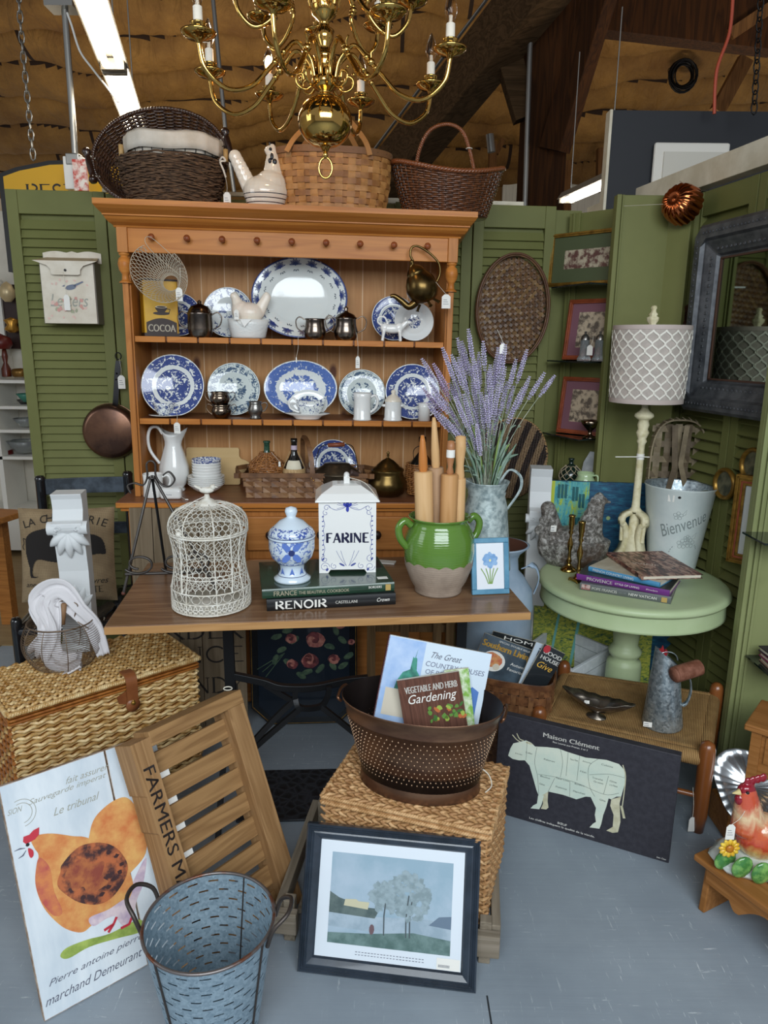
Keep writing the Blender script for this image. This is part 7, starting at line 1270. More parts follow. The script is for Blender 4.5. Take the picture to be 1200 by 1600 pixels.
for px,lb in((913,'fluted glass shaker with metal cap, left of the pair by the red-framed print'),(936,'fluted glass shaker with metal cap, right of the pair by the partition edge')):
    x,z=CF.L(px,550,-.13);o=thing('glass_shaker',lb,'shaker',CF.M@T(x,-.13,zs2+.001),'glass shakers on the corner shelf');fl_=lambda X,Y,Zz,a,P:(X*(1+.05*np.sin(a*10)[None,:]),Y*(1+.05*np.sin(a*10)[None,:]),Zz)
    b=MB();b.lathe([(0,0),(.027,0),(.028,.008),(.019,.025),(.017,.085),(0,.085)],m_cut,40,f=fl_);b.build('glass_body',o);b=MB();b.lathe([(.018,.085),(.017,.095),(.011,.105),(.004,.11),(.006,.118),(0,.12)],m_pewter,20);b.build('cap',o)
ptag(o,CF.M@Vector((x-.02,-.15,zs2+.10)),CF.M@Vector((x-.02,-.17,zs2+.045)),.026,.04,lines=False,nrm=(-.7,-.7,0))
x,z=CF.L(924,670,-.12);o=vessel(0,0,0,[(0,0),(.03,0),(.03,.004),(.008,.015),(.008,.03),(.02,.042),(.036,.06),(.042,.075),(.039,.075),(.02,.046),(0,.04)],m_silver,'silver_goblet','small dark silver footed bowl in front of the lower red-framed print','goblet',M=CF.M@T(x,-.13,zs3+.001))
x,z=CF.L(889,748,-.13);m_net=mat('net_rope','#b0a184',.8);m_dkg=mat('dark_green_glass','#14261f',.08,coat=.6);o=thing('netted_bottle','round dark green bottle wrapped in rope netting, in the corner above the canvas','bottle',CF.M@T(x,-.12,zs4+.001));b=MB();b.lathe([(0,0),(.028,.002),(.045,.02),(.049,.042),(.042,.07),(.02,.09),(.010,.098),(.010,.112),(.013,.114),(.013,.122),(0,.122)],m_dkg,36);b.build('glass_bottle',o)
b=MB();pr_=[(.028,.004),(.046,.02),(.050,.042),(.043,.07),(.021,.09)];zz_=np.linspace(.004,.09,12);rr_=np.interp(zz_,[p[1]for p in pr_],[p[0]for p in pr_])+.001
for k in range(9):
    for s in(-1,1):b.tube([(r*cos(2*pi*k/9+s*z*22),r*sin(2*pi*k/9+s*z*22),z)for r,z in zip(rr_,zz_)],.0014,m_net,5)
b.build('rope_net',o)
x,z=CF.L(914,752,-.17);o=vessel(0,0,0,[(0,0),(.035,0),(.045,.02),(.044,.04),(.032,.062),(.036,.078),(.033,.078),(.029,.06),(0,.02)],mat('celadon','#a9bf93',.2,coat=.4),'green_pitcher','small pale green pitcher beside the netted bottle','pitcher',M=CF.M@T(x,-.17,zs4+.001));handle(o,[(.032,0,.068),(.055,0,.07),(.058,0,.045),(.044,0,.025)],.004,mat('celadon','#a9bf93'))
x,z=CF.L(925,740,-.05);b=MB();b.poly([(-.055,0),(.06,0),(.055,.10),(.035,.145),(-.02,.15),(-.045,.10)],mat('marble_grey','#a3a7a8',.5,c2='#c3c6c6',ns=14),0,.02);tag(b.build('stone_plaque',bevel=.004),'grey-white rounded stone plaque leaning behind the green pitcher','plaque',M=CF.M@T(x,-.06,zs4+.001,rx=-6))
# striped round tray behind lavender
xc,zc=BK.L(800,716,BV-.05);R_=(BK.L(853,715,BV-.05)[0]-BK.L(745,715,BV-.05)[0])/2;t=NT('striped_weave');v=t.coord((1,1,1),(0,-.22,0));sx=t.n('ShaderNodeSeparateXYZ');t.l(v,sx.inputs[0]);fr=t.math('GREATER_THAN',t.math('FRACT',t.math('MULTIPLY',sx.outputs[0],17.0)),.5);nz=t.noise(t.coord((14,1,5)),14,3);t.col(t.mix(fr,t.ramp(nz,[(.4,'#3a2a22'),(.6,'#1d1512')]),t.ramp(nz,[(.35,'#6f573f'),(.65,'#93795a')])));t.p(rough=.7);m_str=t.m
o=thing('striped_basket','round brown and black striped woven tray propped behind the lavender','tray',BK.M@T(xc,BV-.03,zc,rx=0,ry=6))
b=MB();
for k in range(30):
    x=-R_*.97+2*R_*.97*k/29;hl=math.sqrt(max(1e-4,1-(x/R_)**2))*R_*1.12;zs_=np.linspace(-hl,hl,max(6,int(hl*2/.006)));b.ribbon([(x,-.012+.025*((x/R_)**2+(z/R_)**2)*-1*.6+.003*math.cos(i*pi/1.0+k*pi),z)for i,z in enumerate(zs_)],(0,-1,0),R_*.066,.002,m_str,smooth=True)
b.build('woven_body',o);b=MB();rope_ring(b,lambda t_:np.array([R_*cos(t_),-.022+.0*t_,R_*1.12*sin(t_)]),.0045,mat('rim_straw','#a58456',.6),turns=40);b.build('rim',o)
# ---------------------------------------------------------------- right wall: mirror, mould, gilt frames, splint basket
m_lead=mat('lead_grey','#5b5d60',.5,.35,c2='#44464a',ns=22,bump=.3,bs=40);m_mir=mat('mirror_glass','#8d9488',.04,1)
xa,za=rw(1082,505,-.06);x0=xa;x1=xa+.72;_,zt=rw(1110,352,-.06);_,zb_=rw(1078,640,-.06);W,Hh=.74,zt-zb_
o=thing('wall_mirror','heavy lead-grey embossed metal framed mirror hung on the right wall','mirror',WR.M@T(x0,-.035,zb_,rx=0))
b=MB();F_=[(0,0),(.0,-.045),(.012,-.058),(.05,-.06),(.058,-.046),(.066,-.044),(.105,-.026),(.112,-.014),(.12,-.014),(.12,0)]
ring=lambda e,y:[(e+.03*(e<.06),y,e),(W-e,y,e),(W-e,y,Hh-e),(e,y,Hh-e)]
V=[];
def oct_(e,c_):return[(e+c_,e),(W-e-c_,e),(W-e,e+c_),(W-e,Hh-e-c_),(W-e-c_,Hh-e),(e+c_,Hh-e),(e,Hh-e-c_),(e,e+c_)]
for e,y in F_:V+=[(x,y,z)for x,z in oct_(e,.028 if e<.055 else.004)]
b.add(V,[(8*i+j,8*i+8+j,8*i+8+(j+1)%8,8*i+(j+1)%8)[::-1]for i in range(len(F_)-1)for j in range(8)],m_lead)
for e,sz,y,st2 in((.030,.0055,-.060,.019),(.088,.007,-.034,.024)):
    P=[(x,z)for x in np.arange(e+.03,W-e-.02,st2)for z in(e,Hh-e)]+[(x,z)for z in np.arange(e+.03,Hh-e-.02,st2)for x in(e,W-e)]
    for x,z in P:b.lathe([(sz,0),(sz*.9,sz*.35),(sz*.35,sz*.1),(0,-.0)],m_lead,8,c=(x,y,z),R=Matrix.Rotation(pi/2,4,'X'))
b.build('embossed_frame',o)
b=MB();b.b2((.115,-.012,.115),(W-.115,-.008,Hh-.115),m_mir);b.build('mirror_glass',o);b=MB();e=.118
for p_,q_ in(((e,e),(W-e,e+.006)),((e,Hh-e-.006),(W-e,Hh-e)),((e,e),(e+.006,Hh-e)),((W-e-.006,e),(W-e,Hh-e))):b.b2((p_[0],-.018,p_[1]),(q_[0],-.012,q_[1]),mat('rust_brown','#4e3326',.6))
b.build('inner_slip',o)
# copper mould
x,z=rw(1066,317,-.10);q=atp(1064,318,WR.O-WR.v*.12,WR.v);m_copp=mat('bright_copper','#b8673d',.16,1);Rm_=.062
o=thing('copper_mould','shiny fluted copper mould hanging from the cream rail','mould',Matrix.Translation(q)@T(rz=-52,rx=78,ry=0))
b=MB();b.lathe([(0,.055),(.008,.050),(.02,.056),(.045,.05),(.06,.03),(.066,.0),(.068,-.03)],m_copp,126,f=lambda X,Y,Zz,a,P:(X*(1+.09*np.abs(np.sin(a*9))[None,:]*(P[:,0][:,None]/.06).clip(0,1)),Y*(1+.09*np.abs(np.sin(a*9))[None,:]*(P[:,0][:,None]/.06).clip(0,1)),Zz));b.build('fluted_bowl',o)
b=MB();e=np.array(atp(1062,283,WR.O-WR.v*.03,WR.v));b.tube([q+[0,0,.07],(q+[0,0,.07]+e)/2,e],.0018,m_copp,6);b.build('hanging_ring',o,world=True)
o=MB();o.tube([aty(975,322,2.93),aty(1036,319,2.75)],.0008,m_string,4);tag(o.build('tied_string'),'thin taut string stretched across the green partition to the copper mould','string')
# round gilt mirrors / plates
def ringf(px,py,r,v,label,face,grp=None):
    x,z=rw(px,py,v);o=thing('wall_roundel',label,'frame',WR.M@T(x,v,z,rx=90),grp);b=MB();b.lathe([(r*.72,0),(r*.78,.012),(r*.9,.016),(r,.008),(r,0),(r*.9,-.006)],m_gold if 'gold' in label or 'gilt' in label else m_cop,36);b.build('ring',o);b=MB();b.lathe([(0,.004),(r*.74,.004)],face,30);b.build('face',o)
mf_=mat('dusky_picture','#6d6a52',.5,c2='#3c3f30',ns=25)
ringf(1079,493,.045,-.03,'small round copper-edged piece just above right of the lampshade',m_cop);ringf(1071,606,.042,-.03,'small round copper-edged piece just below right of the lampshade',m_cop)
ringf(1134,756,.06,-.022,'round gilt frame half hidden behind the gilt picture at right',mf_);ringf(1178,727,.062,-.022,'round gilt frame above the gilt picture at right edge',mf_)
GP=Frame(*aty(1139,874,2.44)[:2],-48);z0=GP.L(1139,874,0)[1];Hh=GP.L(1146,738,0)[1]-z0;t=NT('market_print');v=t.coord();sx=t.n('ShaderNodeSeparateXYZ');t.l(v,sx.inputs[0]);up=t.math('GREATER_THAN',t.math('ADD',sx.outputs[2],t.math('MULTIPLY',t.noise(v,12,3),.12)),Hh*.62);t.col(t.mix(up,t.ramp(t.noise(v,40,4),[(.4,'#1d1a18'),(.6,'#5e5344')]),'#4f7d86'));t.p(rough=.3);m_mk=t.m
o=thing('gilt_picture','picture of a street scene in a stepped gilt wood frame near the right edge','picture',GP.M@T(0,0,z0));W=.17;b=MB()
for p_,q_ in(((0,0),(W,.035)),((0,Hh-.035),(W,Hh)),((0,.035),(.035,Hh-.035)),((W-.035,.035),(W,Hh-.035))):b.b2((p_[0],-.03,p_[1]),(q_[0],0,q_[1]),m_gold)
for e0,e1,yy in((.006,.014,-.036),(.02,.027,-.033)):
    for p_,q_ in(((e0,e0),(W-e0,e1)),((e0,Hh-e1),(W-e0,Hh-e0)),((e0,e0),(e1,Hh-e0))):b.b2((p_[0],yy,p_[1]),(q_[0],-.03,q_[1]),m_redw if e0>.01 else m_gold)
b.build('frame',o,bevel=.0015);b=MB();b.b2((.035,-.022,.035),(W-.035,-.018,Hh-.035),mat('mat_white','#cfd3d0',.6));b.poly([(.062,.07),(W-.04,.07),(W-.04,Hh-.07),(.062,Hh-.07)],m_mk,-.0225);b.build('print',o)
# splint market basket leaning in corner
q=rt(1062,745,1.0);SBF=Frame(*aty(1056,700,2.84)[:2],-8);m_ash=mat('ash_splint','#75674f',.6,c2='#8d7e63',ns=20);m_ash2=mat('ash_splint_dk','#5a4c39',.6,c2='#6d5e48',ns=20)
W,zt,zb_=.21,aty(1062,655,2.84)[2],aty(1062,780,2.84)[2]-.06;Hh=zt-zb_;o=thing('splint_tray_basket','grey-brown ash splint basket standing on edge behind the white bucket','basket',SBF.M@T(-W*.48,0,zb_,rx=1))
shape=lambda u,k=1:(W/2+W/2*k*cos(u)*(abs(cos(u))**3+abs(sin(u))**3)**(-1/3),Hh/2+Hh/2*k*sin(u)*(abs(cos(u))**3+abs(sin(u))**3)**(-1/3))
b=MB();us=np.linspace(0,2*pi,80,endpoint=False);b.sweep([(shape(u)[0],-.01,shape(u)[1])for u in us],[(cos(u),0,sin(u))for u in us],[(-.02,-.003),(.02,-.003),(.02,.003),(-.02,.003)],m_ash,True,False)
for k in range(30):u=2*pi*k/30;x,z=shape(u,1.02);b.tube([(x,-.034,z),(x+.01*cos(u+1),-.01,z+.01*sin(u+1)),(x+.004,.012,z)],.002,m_net,4)
b.build('rim',o)
b=MB()
for i in range(5):x=W*(.14+.18*i);b.ribbon([(x,.004+.003*math.cos(pi*j/2+pi*i),z)for j,z in enumerate(np.linspace(Hh*.05,Hh*.95,13))],(0,-1,0),W*.125,.0018,m_ash2 if i%2 else m_ash)
for j in range(6):z=Hh*(.1+.16*j);b.ribbon([(x,.004-.003*math.cos(pi*i/2+pi*j),z)for i,x in enumerate(np.linspace(W*.02,W*.98,11))],(0,-1,0),W*.12,.0018,m_ash if j%2 else m_ash2)
b.ribbon([(W*.3,-.03,Hh*.05),(W*.45,-.035,Hh*.5),(W*.38,-.03,Hh*.95)],(0,-1,0),.022,.002,m_ash2);b.ribbon([(W*.8,-.03,Hh*.1),(W*.55,-.035,Hh*.55),(W*.6,-.03,Hh*.95)],(0,-1,0),.02,.002,m_ash)
b.build('woven_splints',o)
# small books on a glass shelf at the far right edge
q=aty(1188,1035,2.15);b=MB();b.b2((q[0]-.012,2.06,q[2]-.012),(q[0]+.30,2.221,q[2]-.006),m_sl);tag(b.build('wall_shelf'),'dark glass shelf on the green end panel at the right edge','shelf')
for k,(c_,lb)in enumerate((('#9a7a6a','small tan book lying on the right-edge glass shelf, lowest of three'),('#7d2350','small crimson book in the middle of the right-edge shelf stack'),('#2c2230','small dark book topmost on the right-edge shelf'))):
    book(T(q[0]+.004+.002*k,2.07,q[2]-.005+k*.0175,rz=-4+3*k),.15,.11,.016,mat('small_book_%s'%'abc'[k],c_,.5),'small_book',lb)
b=MB();q=aty(1196,848,2.1);b.b2((q[0]-.012,2.08,q[2]-.003),(q[0]+.3,2.221,q[2]+.003),m_sl);tag(b.build('wall_shelf'),'upper dark glass shelf just touching the right edge of the frame','shelf')
# ================================================================== THINGS ON THE FLOOR
class Lean:
    """a flat thing standing on its bottom edge and leaning back"""
    def __init__(s,ax,ay,ang,lean,az=.0015):
        s.M=T(ax,ay,az,rz=ang)@T(rx=-lean);A=np.array(s.M);s.A=A[:3,3];s.u=A[:3,0];s.n=A[:3,1];s.w=A[:3,2]
    def P(s,px,py,d=0):q=atp(px,py,s.A-s.n*d,s.n)-s.A;return float(q@s.u),float(q@s.w)
def zmap(L,x0,y0,k,pts,d=0):return[L.P(x0+a/k,y0+b_/k,d)for a,b_ in pts]
# --- cow board
CB=Lean(.357,1.991,-25.8,3);m_cb=mat('board_charcoal','#2b2a31',.55,c2='#34333a',ns=60);m_cow=mat('cow_pale','#c5d4c6',.6,c2='#d4dccb',ns=10);m_cowc=mat('cow_cream','#cfccb0',.6,c2='#b9b596',ns=30);m_lnk=mat('cow_ink','#4d5a55',.6)
o=thing('butcher_sign','charcoal board with a pale cow marked in cuts, lettered Maison Clément','sign',CB.M);b=MB();b.b2((0,.0,0),(.526,.028,.337),m_cb);b.build('board',o,bevel=.002)
ZM=lambda pts,d=.0006:zmap(CB,700,940,2.79,pts,d)
b=MB();y=-.0006
b.poly(ZM([(262,672),(272,640),(285,618),(310,612),(340,605),(362,615),(380,632),(430,634),(480,640),(520,655),(600,680),(690,690),(745,708),(770,735),(772,790),(755,850),(735,850),(712,862),(700,858),(690,895),(675,935),(640,930),(645,900),(622,852),(600,850),(560,862),(500,842),(437,828),(432,850),(395,845),(385,820),(374,780),(355,715),(335,692),(310,692),(282,686)]),m_cow,y)
b.poly(ZM([(712,862),(755,850),(748,880),(752,960),(741,1005),(718,1008),(690,998),(718,982),(722,930),(707,890)]),m_cowc,y-.0002);b.poly(ZM([(640,928),(676,934),(668,970),(660,990),(617,984),(632,968),(645,960)]),m_cow,y-.0002);b.poly(ZM([(410,845),(437,828),(434,870),(438,898),(428,906),(405,903),(415,880)]),m_cowc,y-.0001);b.poly(ZM([(393,845),(418,845),(408,885),(398,905),(360,901),(372,888),(388,880)]),m_cow,y-.0002)
for P_,w_ in(([(762,712),(774,760),(768,830),(760,890)],.0028),([(756,890),(768,945)],.007),([(316,612),(298,600),(281,580)],.003),([(330,606),(312,598),(300,574)],.003),([(340,612),(366,622)],.006)):b.line(smooth_path([np.array(p)for p in ZM(P_)],4),w_,m_cowc,y-.0003)
for P_ in([(388,634),(378,700),(390,760),(396,840)],[(490,642),(500,700),(490,765)],[(524,656),(515,760)],[(574,672),(562,780)],[(655,686),(614,720),(616,800),(640,850)],[(392,752),(470,765),(560,790),(680,840),(745,835)],[(616,755),(700,752),(770,768)],[(700,760),(678,840)],[(437,828),(465,770)],[(532,782),(530,850)],[(345,612),(340,690)]):b.line(smooth_path([np.array(p)for p in ZM(P_)],5),.0009,m_lnk,y-.0004)
for s_,x,z,w_ in(('Joues',308,664,34),('Collier',354,660,32),('Paleron',442,692,50),('Faux Filet',550,690,34),('Aloyau',606,700,40),('Culotte',694,715,50),('Filet',590,742,28),('Tranche',652,772,46),('Grasse',656,788,42),('Gîte',720,785,30),('à la Noix',722,802,34),('Plates Côtes',500,775,60),('Boîte',424,765,44),('Gîte',410,796,26),('Poitrine',494,812,50),('Flanchet',572,832,54),('Bavette',574,798,44),('Gîte',674,866,26)):
    q=ZM([(x,z)])[0];b.text(s_,q,m_lnk,w=w_/2.79/1110*2.05,h=.0055,y=y-.0005)
for s_,x,z,w_,h_ in(('Maison Clément',536,609,250,.0145),('Rue Lourte aux Prunes, 2 et 3',532,630,155,.006),('BŒUF',498,970,42,.007),('Les chiffres indiquent la qualité de la viande.',494,984,300,.0085),('Jean Clair',930,1120,40,.006)):
    q=ZM([(x,z)])[0];b.text(s_,q,m_w,w=w_/2.79/1110*2.05,h=h_,y=y,bold=.012 if 'Mais' in s_ else 0)
b.build('cow_print',o)
# --- rush-seated stool
SZ=.27;SC_=[atz(848,1118,SZ),atz(1100,1172,SZ),atz(1115,1082,SZ),atz(885,1048,SZ)];SC_=[np.array(p)for p in SC_];m_chest=mat('chestnut_wood','#74421f',.3,c2='#8a5228',ns=8,coat=.3,stretch=(1,1,.2));m_rush=NT('rush');v=m_rush.coord((1,1,1),(0,0,.42));wv=m_rush.n('ShaderNodeTexWave',bands_direction='X');wv.inputs['Scale'].default_value=62;wv.inputs['Distortion'].default_value=1.5;wv.inputs['Detail'].default_value=2;m_rush.l(v,wv.inputs['Vector']);m_rush.col(m_rush.mix(wv.outputs['Fac'],'#7d5c33',m_rush.ramp(m_rush.noise(v,30,4),[(.35,'#a07a48'),(.65,'#bd9760')])));m_rush.p(rough=.75);m_rush.bump(wv.outputs['Fac'],.6,.003);m_rush=m_rush.m
o=thing('rush_stool','low square stool with a woven rush seat and rounded chestnut wood posts','stool');cen=sum(SC_)/4
b=MB();
def seat(u,v):
    P=(1-u)[...,None]*((1-v)[...,None]*SC_[0]+v[...,None]*SC_[3])+u[...,None]*((1-v)[...,None]*SC_[1]+v[...,None]*SC_[2]);e=np.minimum(np.minimum(u,1-u),np.minimum(v,1-v));z=SZ-.012*np.clip(e*6,0,1)-.02*np.clip(1-e*18,0,1)**2;return P[...,0],P[...,1],z
b.grid(40,40,seat,m_rush)
for i in range(4):p,q=SC_[i],SC_[(i+1)%4];b.cyl(p+[0,0,-.028],q+[0,0,-.028],.024,m_rush,18)
b.build('rush_seat',o)
legs=[]
for k,p in enumerate(SC_):
    d=(p-cen);d[2]=0;d/=np.linalg.norm(d);q=p+d*.012;b=MB();b.lathe([(0,0),(.017,0),(.0225,.06),(.024,.24),(.023,SZ+.012),(.018,SZ+.028),(.008,SZ+.035),(0,SZ+.036)],m_chest,24,c=(q[0],q[1],0));b.build('leg',o);legs.append(q)
for i in range(4):p,q=legs[i],legs[(i+1)%4];b=MB();z=.12+.03*(i%2);b.cyl([p[0],p[1],z],[q[0],q[1],z],.009,m_chest,12);b.build('stretcher',o)
ptag(o,[legs[1][0]-.03,legs[1][1]-.0,.15],atp(1081,1288,legs[1]-[0,.01,0],(0,1,0)),.020,.05,lines=False)
# leaf dish on stool
q=atz(930,1127,SZ-.01);k=1;o=thing('leaf_dish','tarnished silver pointed leaf shaped dish on a foot, standing on the rush stool','dish',T(q[0]+.012,q[1]+.03,SZ-.010,rz=-32)@Matrix.Scale(.9,4));m_tn=mat('tarnished_leaf','#6d655c',.3,.9,c2='#8f867a',ns=18,bump=.25,bs=45)
b=MB();b.lathe([(0,0),(.036,0),(.036,.003),(.012,.008),(.009,.022),(.0,.022)],m_tn,28,ey=.75);b.build('foot',o)
b=MB();ff=lambda X,Y,Zz,a,P:(X*(1+.55*np.abs(np.cos(a))[None,:]**5)*1.05,Y*(.62-.12*np.abs(np.cos(a))[None,:]**4),Zz+(P[:,0][:,None]/.08)**2*(.022*np.cos(a)[None,:]**2+.002*np.sin(a*11)[None,:]));b.lathe([(0,.022),(.03,.026),(.06,.042),(.082,.062),(.080,.064),(.058,.046),(.03,.030),(0,.026)],m_tn,66,f=ff);b.build('leaf_bowl',o);sticker(o,atz(917,1097,SZ+.05),.016,.01,rx=-20,rz=-10)
# galvanised jug with brown handle
q=atz(1046,1147,SZ-.01);r0=.062;JF=Frame(q[0],q[1]+r0,0);zt=JF.L(1040,1040,0)[1]-SZ+.01;o=thing('galvanised_jug','galvanised tapered jug with a brown wooden roll grip on the rush stool','jug',T(q[0],q[1]+r0,SZ-.009,ry=-2))
b=MB();b.lathe([(0,0),(r0,0),(r0*1.01,.004),(r0*.70,zt*.92),(r0*.69,zt*.93),(r0*.66,zt*1.0),(r0*.58,zt*1.16)],m_galv,48,f=lambda X,Y,Zz,a,P:(X,Y,Zz+np.clip(P[:,1][:,None]/zt-.9,0,1)*-.12*np.cos(a)[None,:]));b.lathe([(r0*.57,zt*1.15),(r0*.65,zt),(0,zt*.9)],m_galv,40,f=lambda X,Y,Zz,a,P:(X,Y,Zz+np.clip(P[:,1][:,None]/zt-.9,0,1)*-.12*np.cos(a)[None,:]));b.build('jug_body',o)
b=MB();b.ribbon(smooth_path([(.036,-.02,zt*.86),(.060,-.03,zt*.88),(.07,-.032,zt*.66),(.062,-.03,zt*.45),(.05,-.025,zt*.38)],6),(1,0,.2),.014,.002,m_galv,smooth=True);b.build('side_handle',o)
b=MB();b.lathe([(0,-.05),(.022,-.049),(.025,-.045)]+[(.0245+.0014*(i%2),-.045+.09*i/24)for i in range(25)]+[(.025,.046),(.020,.05),(.014,.051),(.012,.046),(0,.046)],mat('log_brown','#6b3f2c',.7,c2='#875845',ns=40,bump=.5,bs=80),26,c=(.042,-.055,zt*1.03),R=Matrix.Rotation(math.radians(18),4,'Z')@Matrix.Rotation(math.radians(84),4,'Y'));b.build('roll_grip',o)
b=MB();b.tube([(.0+.035*cos(t_),.0,zt*1.08+.03*sin(t_))for t_ in np.linspace(0,pi,12)],.002,m_galv,6);b.build('top_loop',o)
b=MB();b.poly([(-.018,zt*1.18),(-.002,zt*1.15),(.004,zt*1.23),(-.004,zt*1.27),(-.008,zt*1.23),(-.014,zt*1.33),(-.02,zt*1.27),(-.026,zt*1.28)],mat('comb_red','#8c1a22',.5),0,.005);b.cyl((-.012,.002,zt*1.02),(-.012,.002,zt*1.2),.004,m_galv,8);b.build('red_comb',o);sticker(o,atz(1012,1132,SZ+.012)+[-.0,.0,0],.026,.016,rx=-8,rz=-15)
# --- magazine basket
MB_=Frame(*atz(742,1095,.12)[:2],-14);p0=atz(752,1116,.02)
c0=aty(812,1035,2.22);o=thing('magazine_basket','dark brown splint basket full of magazines beside the milk can','basket',T(c0[0]-.005,2.22,.0,rz=-18));W,D,Hh=.122,.085,c0[2]-.045
m_mb=mat('walnut_splint','#553521',.4,c2='#7a5132',ns=26,coat=.2);m_mb2=mat('walnut_splint_lt','#7d5737',.4,c2='#5c3b25',ns=26,coat=.2)
b=MB();splint_round(b,[(0,W*.86),(Hh,W)],.15,Hh,28,6,m_mb,m_mb2,ey=.68,th=.002,sq=4);splint_round(b,[(0,W*.86),(Hh,W)],.003,.15,28,5,m_mb,m_mb2,ey=.68,th=.002,sq=4);b.b2((-W*.8,-W*.5,.002),(W*.8,W*.5,.15),m_mb);b.build('woven_splints',o)
b=MB();us=np.linspace(0,2*pi,60,endpoint=False);b.sweep([(W*1.02*cos(u)*(abs(cos(u))**4+abs(sin(u))**4)**-.25,W*.70*sin(u)*(abs(cos(u))**4+abs(sin(u))**4)**-.25,Hh)for u in us],[(cos(u),sin(u)/.68,0)for u in us],[(-.010,-.003),(.010,-.003),(.010,.003),(-.010,.003)],m_mb,True,False);b.build('rim',o)
b=MB();b.ribbon(smooth_path([(-W*.98,.02,Hh-.03),(-W*1.0,.02,Hh+.03),(-W*.6,.05,Hh+.075),(0,.065,Hh+.06)],6),(0,-1,.3),.018,.003,m_mb);b.build('swing_handle',o)
def mag(pxs,y,label,base,deco,th=.006):
    q=[aty(px,py,y)for px,py in pxs];u=q[1]-q[0];W_=np.linalg.norm(u);ang=math.atan2(u[2],u[0]);Hh=.19;M=Matrix.Translation(q[0])@Matrix.Rotation(-ang,4,'Y')@Matrix.Rotation(math.radians(-5),4,'X');o=thing('magazine',label,'magazine',M,'magazines in the dark basket');b=MB();b.b2((0,0,-Hh),(W_,th,0),m_page);b.build('pages',o);b=MB();b.poly([(0,-Hh),(W_,-Hh),(W_,0),(0,0)],base,-.0006);deco(b,W_);b.build('printed_cover',o)
m_mg=mat('mag_slate','#52626e',.3,c2='#3a454e',ns=8,coat=.4);m_mw=mat('mag_pale','#b9c6d2',.35,coat=.4);m_md=mat('mag_dark','#1f2326',.3,coat=.4);m_ly=mat('title_yellow','#d9a840',.4);m_peach=mat('peach','#c56a4c',.4,c2='#d89a62',ns=50)
mag([(771,986),(863,1010)],2.275,'dark-edged magazine standing at the very back of the dark basket',m_md,lambda b,w:b.text('HOME',(w*.5,-.012),m_w,w=w*.6,h=.012,y=-.001))
mag([(758,989),(838,1018)],2.235,'food magazine titled Southern Living with a bowl of peaches on its cover',m_mg,lambda b,w:(b.text('Southern Living',(w*.5,-.033),m_ly,w=w*.94,h=.03,y=-.001,bold=.02),b.text('SPECIAL DOUBLE ISSUE',(w*.6,-.010),m_w,w=w*.6,h=.006,y=-.001),b.blob((w*.33,-.082),.042,.036,m_w,-.0009,24,0),b.blob((w*.30,-.078),.034,.026,m_peach,-.0012,14,.15),b.blob((w*.42,-.098),.012,.012,mat('cream_scoop','#d8cdb8',.4),-.0015,12,.05),b.text('Autumn',(w*.80,-.07),m_w,w=w*.3,h=.010,y=-.001),b.text('Favorites',(w*.80,-.09),m_w,w=w*.34,h=.010,y=-.001)))
mag([(838,1003),(868,1014)],2.20,'narrow white magazine edge between the peach cover and the dark cover',m_mw,lambda b,w:b.text('it',(w*.5,-.03),mat('ink_navy','#24344f',.5),w=w*.5,h=.03,y=-.001))
mag([(851,1006),(883,1022)],2.18,'dark magazine with white title Good Housekeeping at the basket right end',m_md,lambda b,w:(b.text('GOOD',(w*.55,-.022),m_w,w=w*.85,h=.014,y=-.001,bold=.02),b.text('HOUSE',(w*.55,-.042),m_w,w=w*.85,h=.014,y=-.001,bold=.02),b.text('Give',(w*.5,-.068),m_ly,w=w*.7,h=.022,y=-.001,shear=.3),b.blob((w*.2,-.012),.012,.014,mat('badge_red','#b03038',.4),-.0012,12,0)))
# --- milk can
MCx,MCy=aty(778,960,2.42)[0],2.45;Mz=lambda py:aty(778,py,2.33)[2];m_can=mat('can_bluegrey','#8fa3b5',.45,c2='#a2b3c2',ns=6);rc=.128;zs=aty(800,905,2.40)[2]
o=thing('milk_can','tall blue-grey painted metal milk can standing behind the table end','milk can',T(MCx,MCy,0))
b=MB();zc=aty(795,850,2.45)[2];b.lathe([(0,0),(rc,0),(rc*1.02,.01),(rc,.02),(rc,zs-.12),(rc*1.02,zs-.115),(rc,zs-.11),(rc*.95,zs-.05),(rc*.7,zs+.0),(rc*.55,zs+.02),(rc*.52,zc-.05),(rc*.58,zc-.03),(rc*.80,zc-.005),(rc*.82,zc),(rc*.76,zc)],m_can,48);b.lathe([(rc*.76,zc),(rc*.5,zc-.03),(0,zc-.035)],mat('can_rust','#4a2a1c',.8),36);b.build('can_body',o)
for s in(-1,1):b=MB();b.ribbon(smooth_path([(s*rc*.62,-.02,zs+.03),(s*rc*.95,-.03,zs+.045),(s*rc*1.1,-.03,zs+.0),(s*rc*1.0,-.02,zs-.06)],5),(s,-.3,.3),.03,.004,m_can,smooth=True);b.build('handle',o)
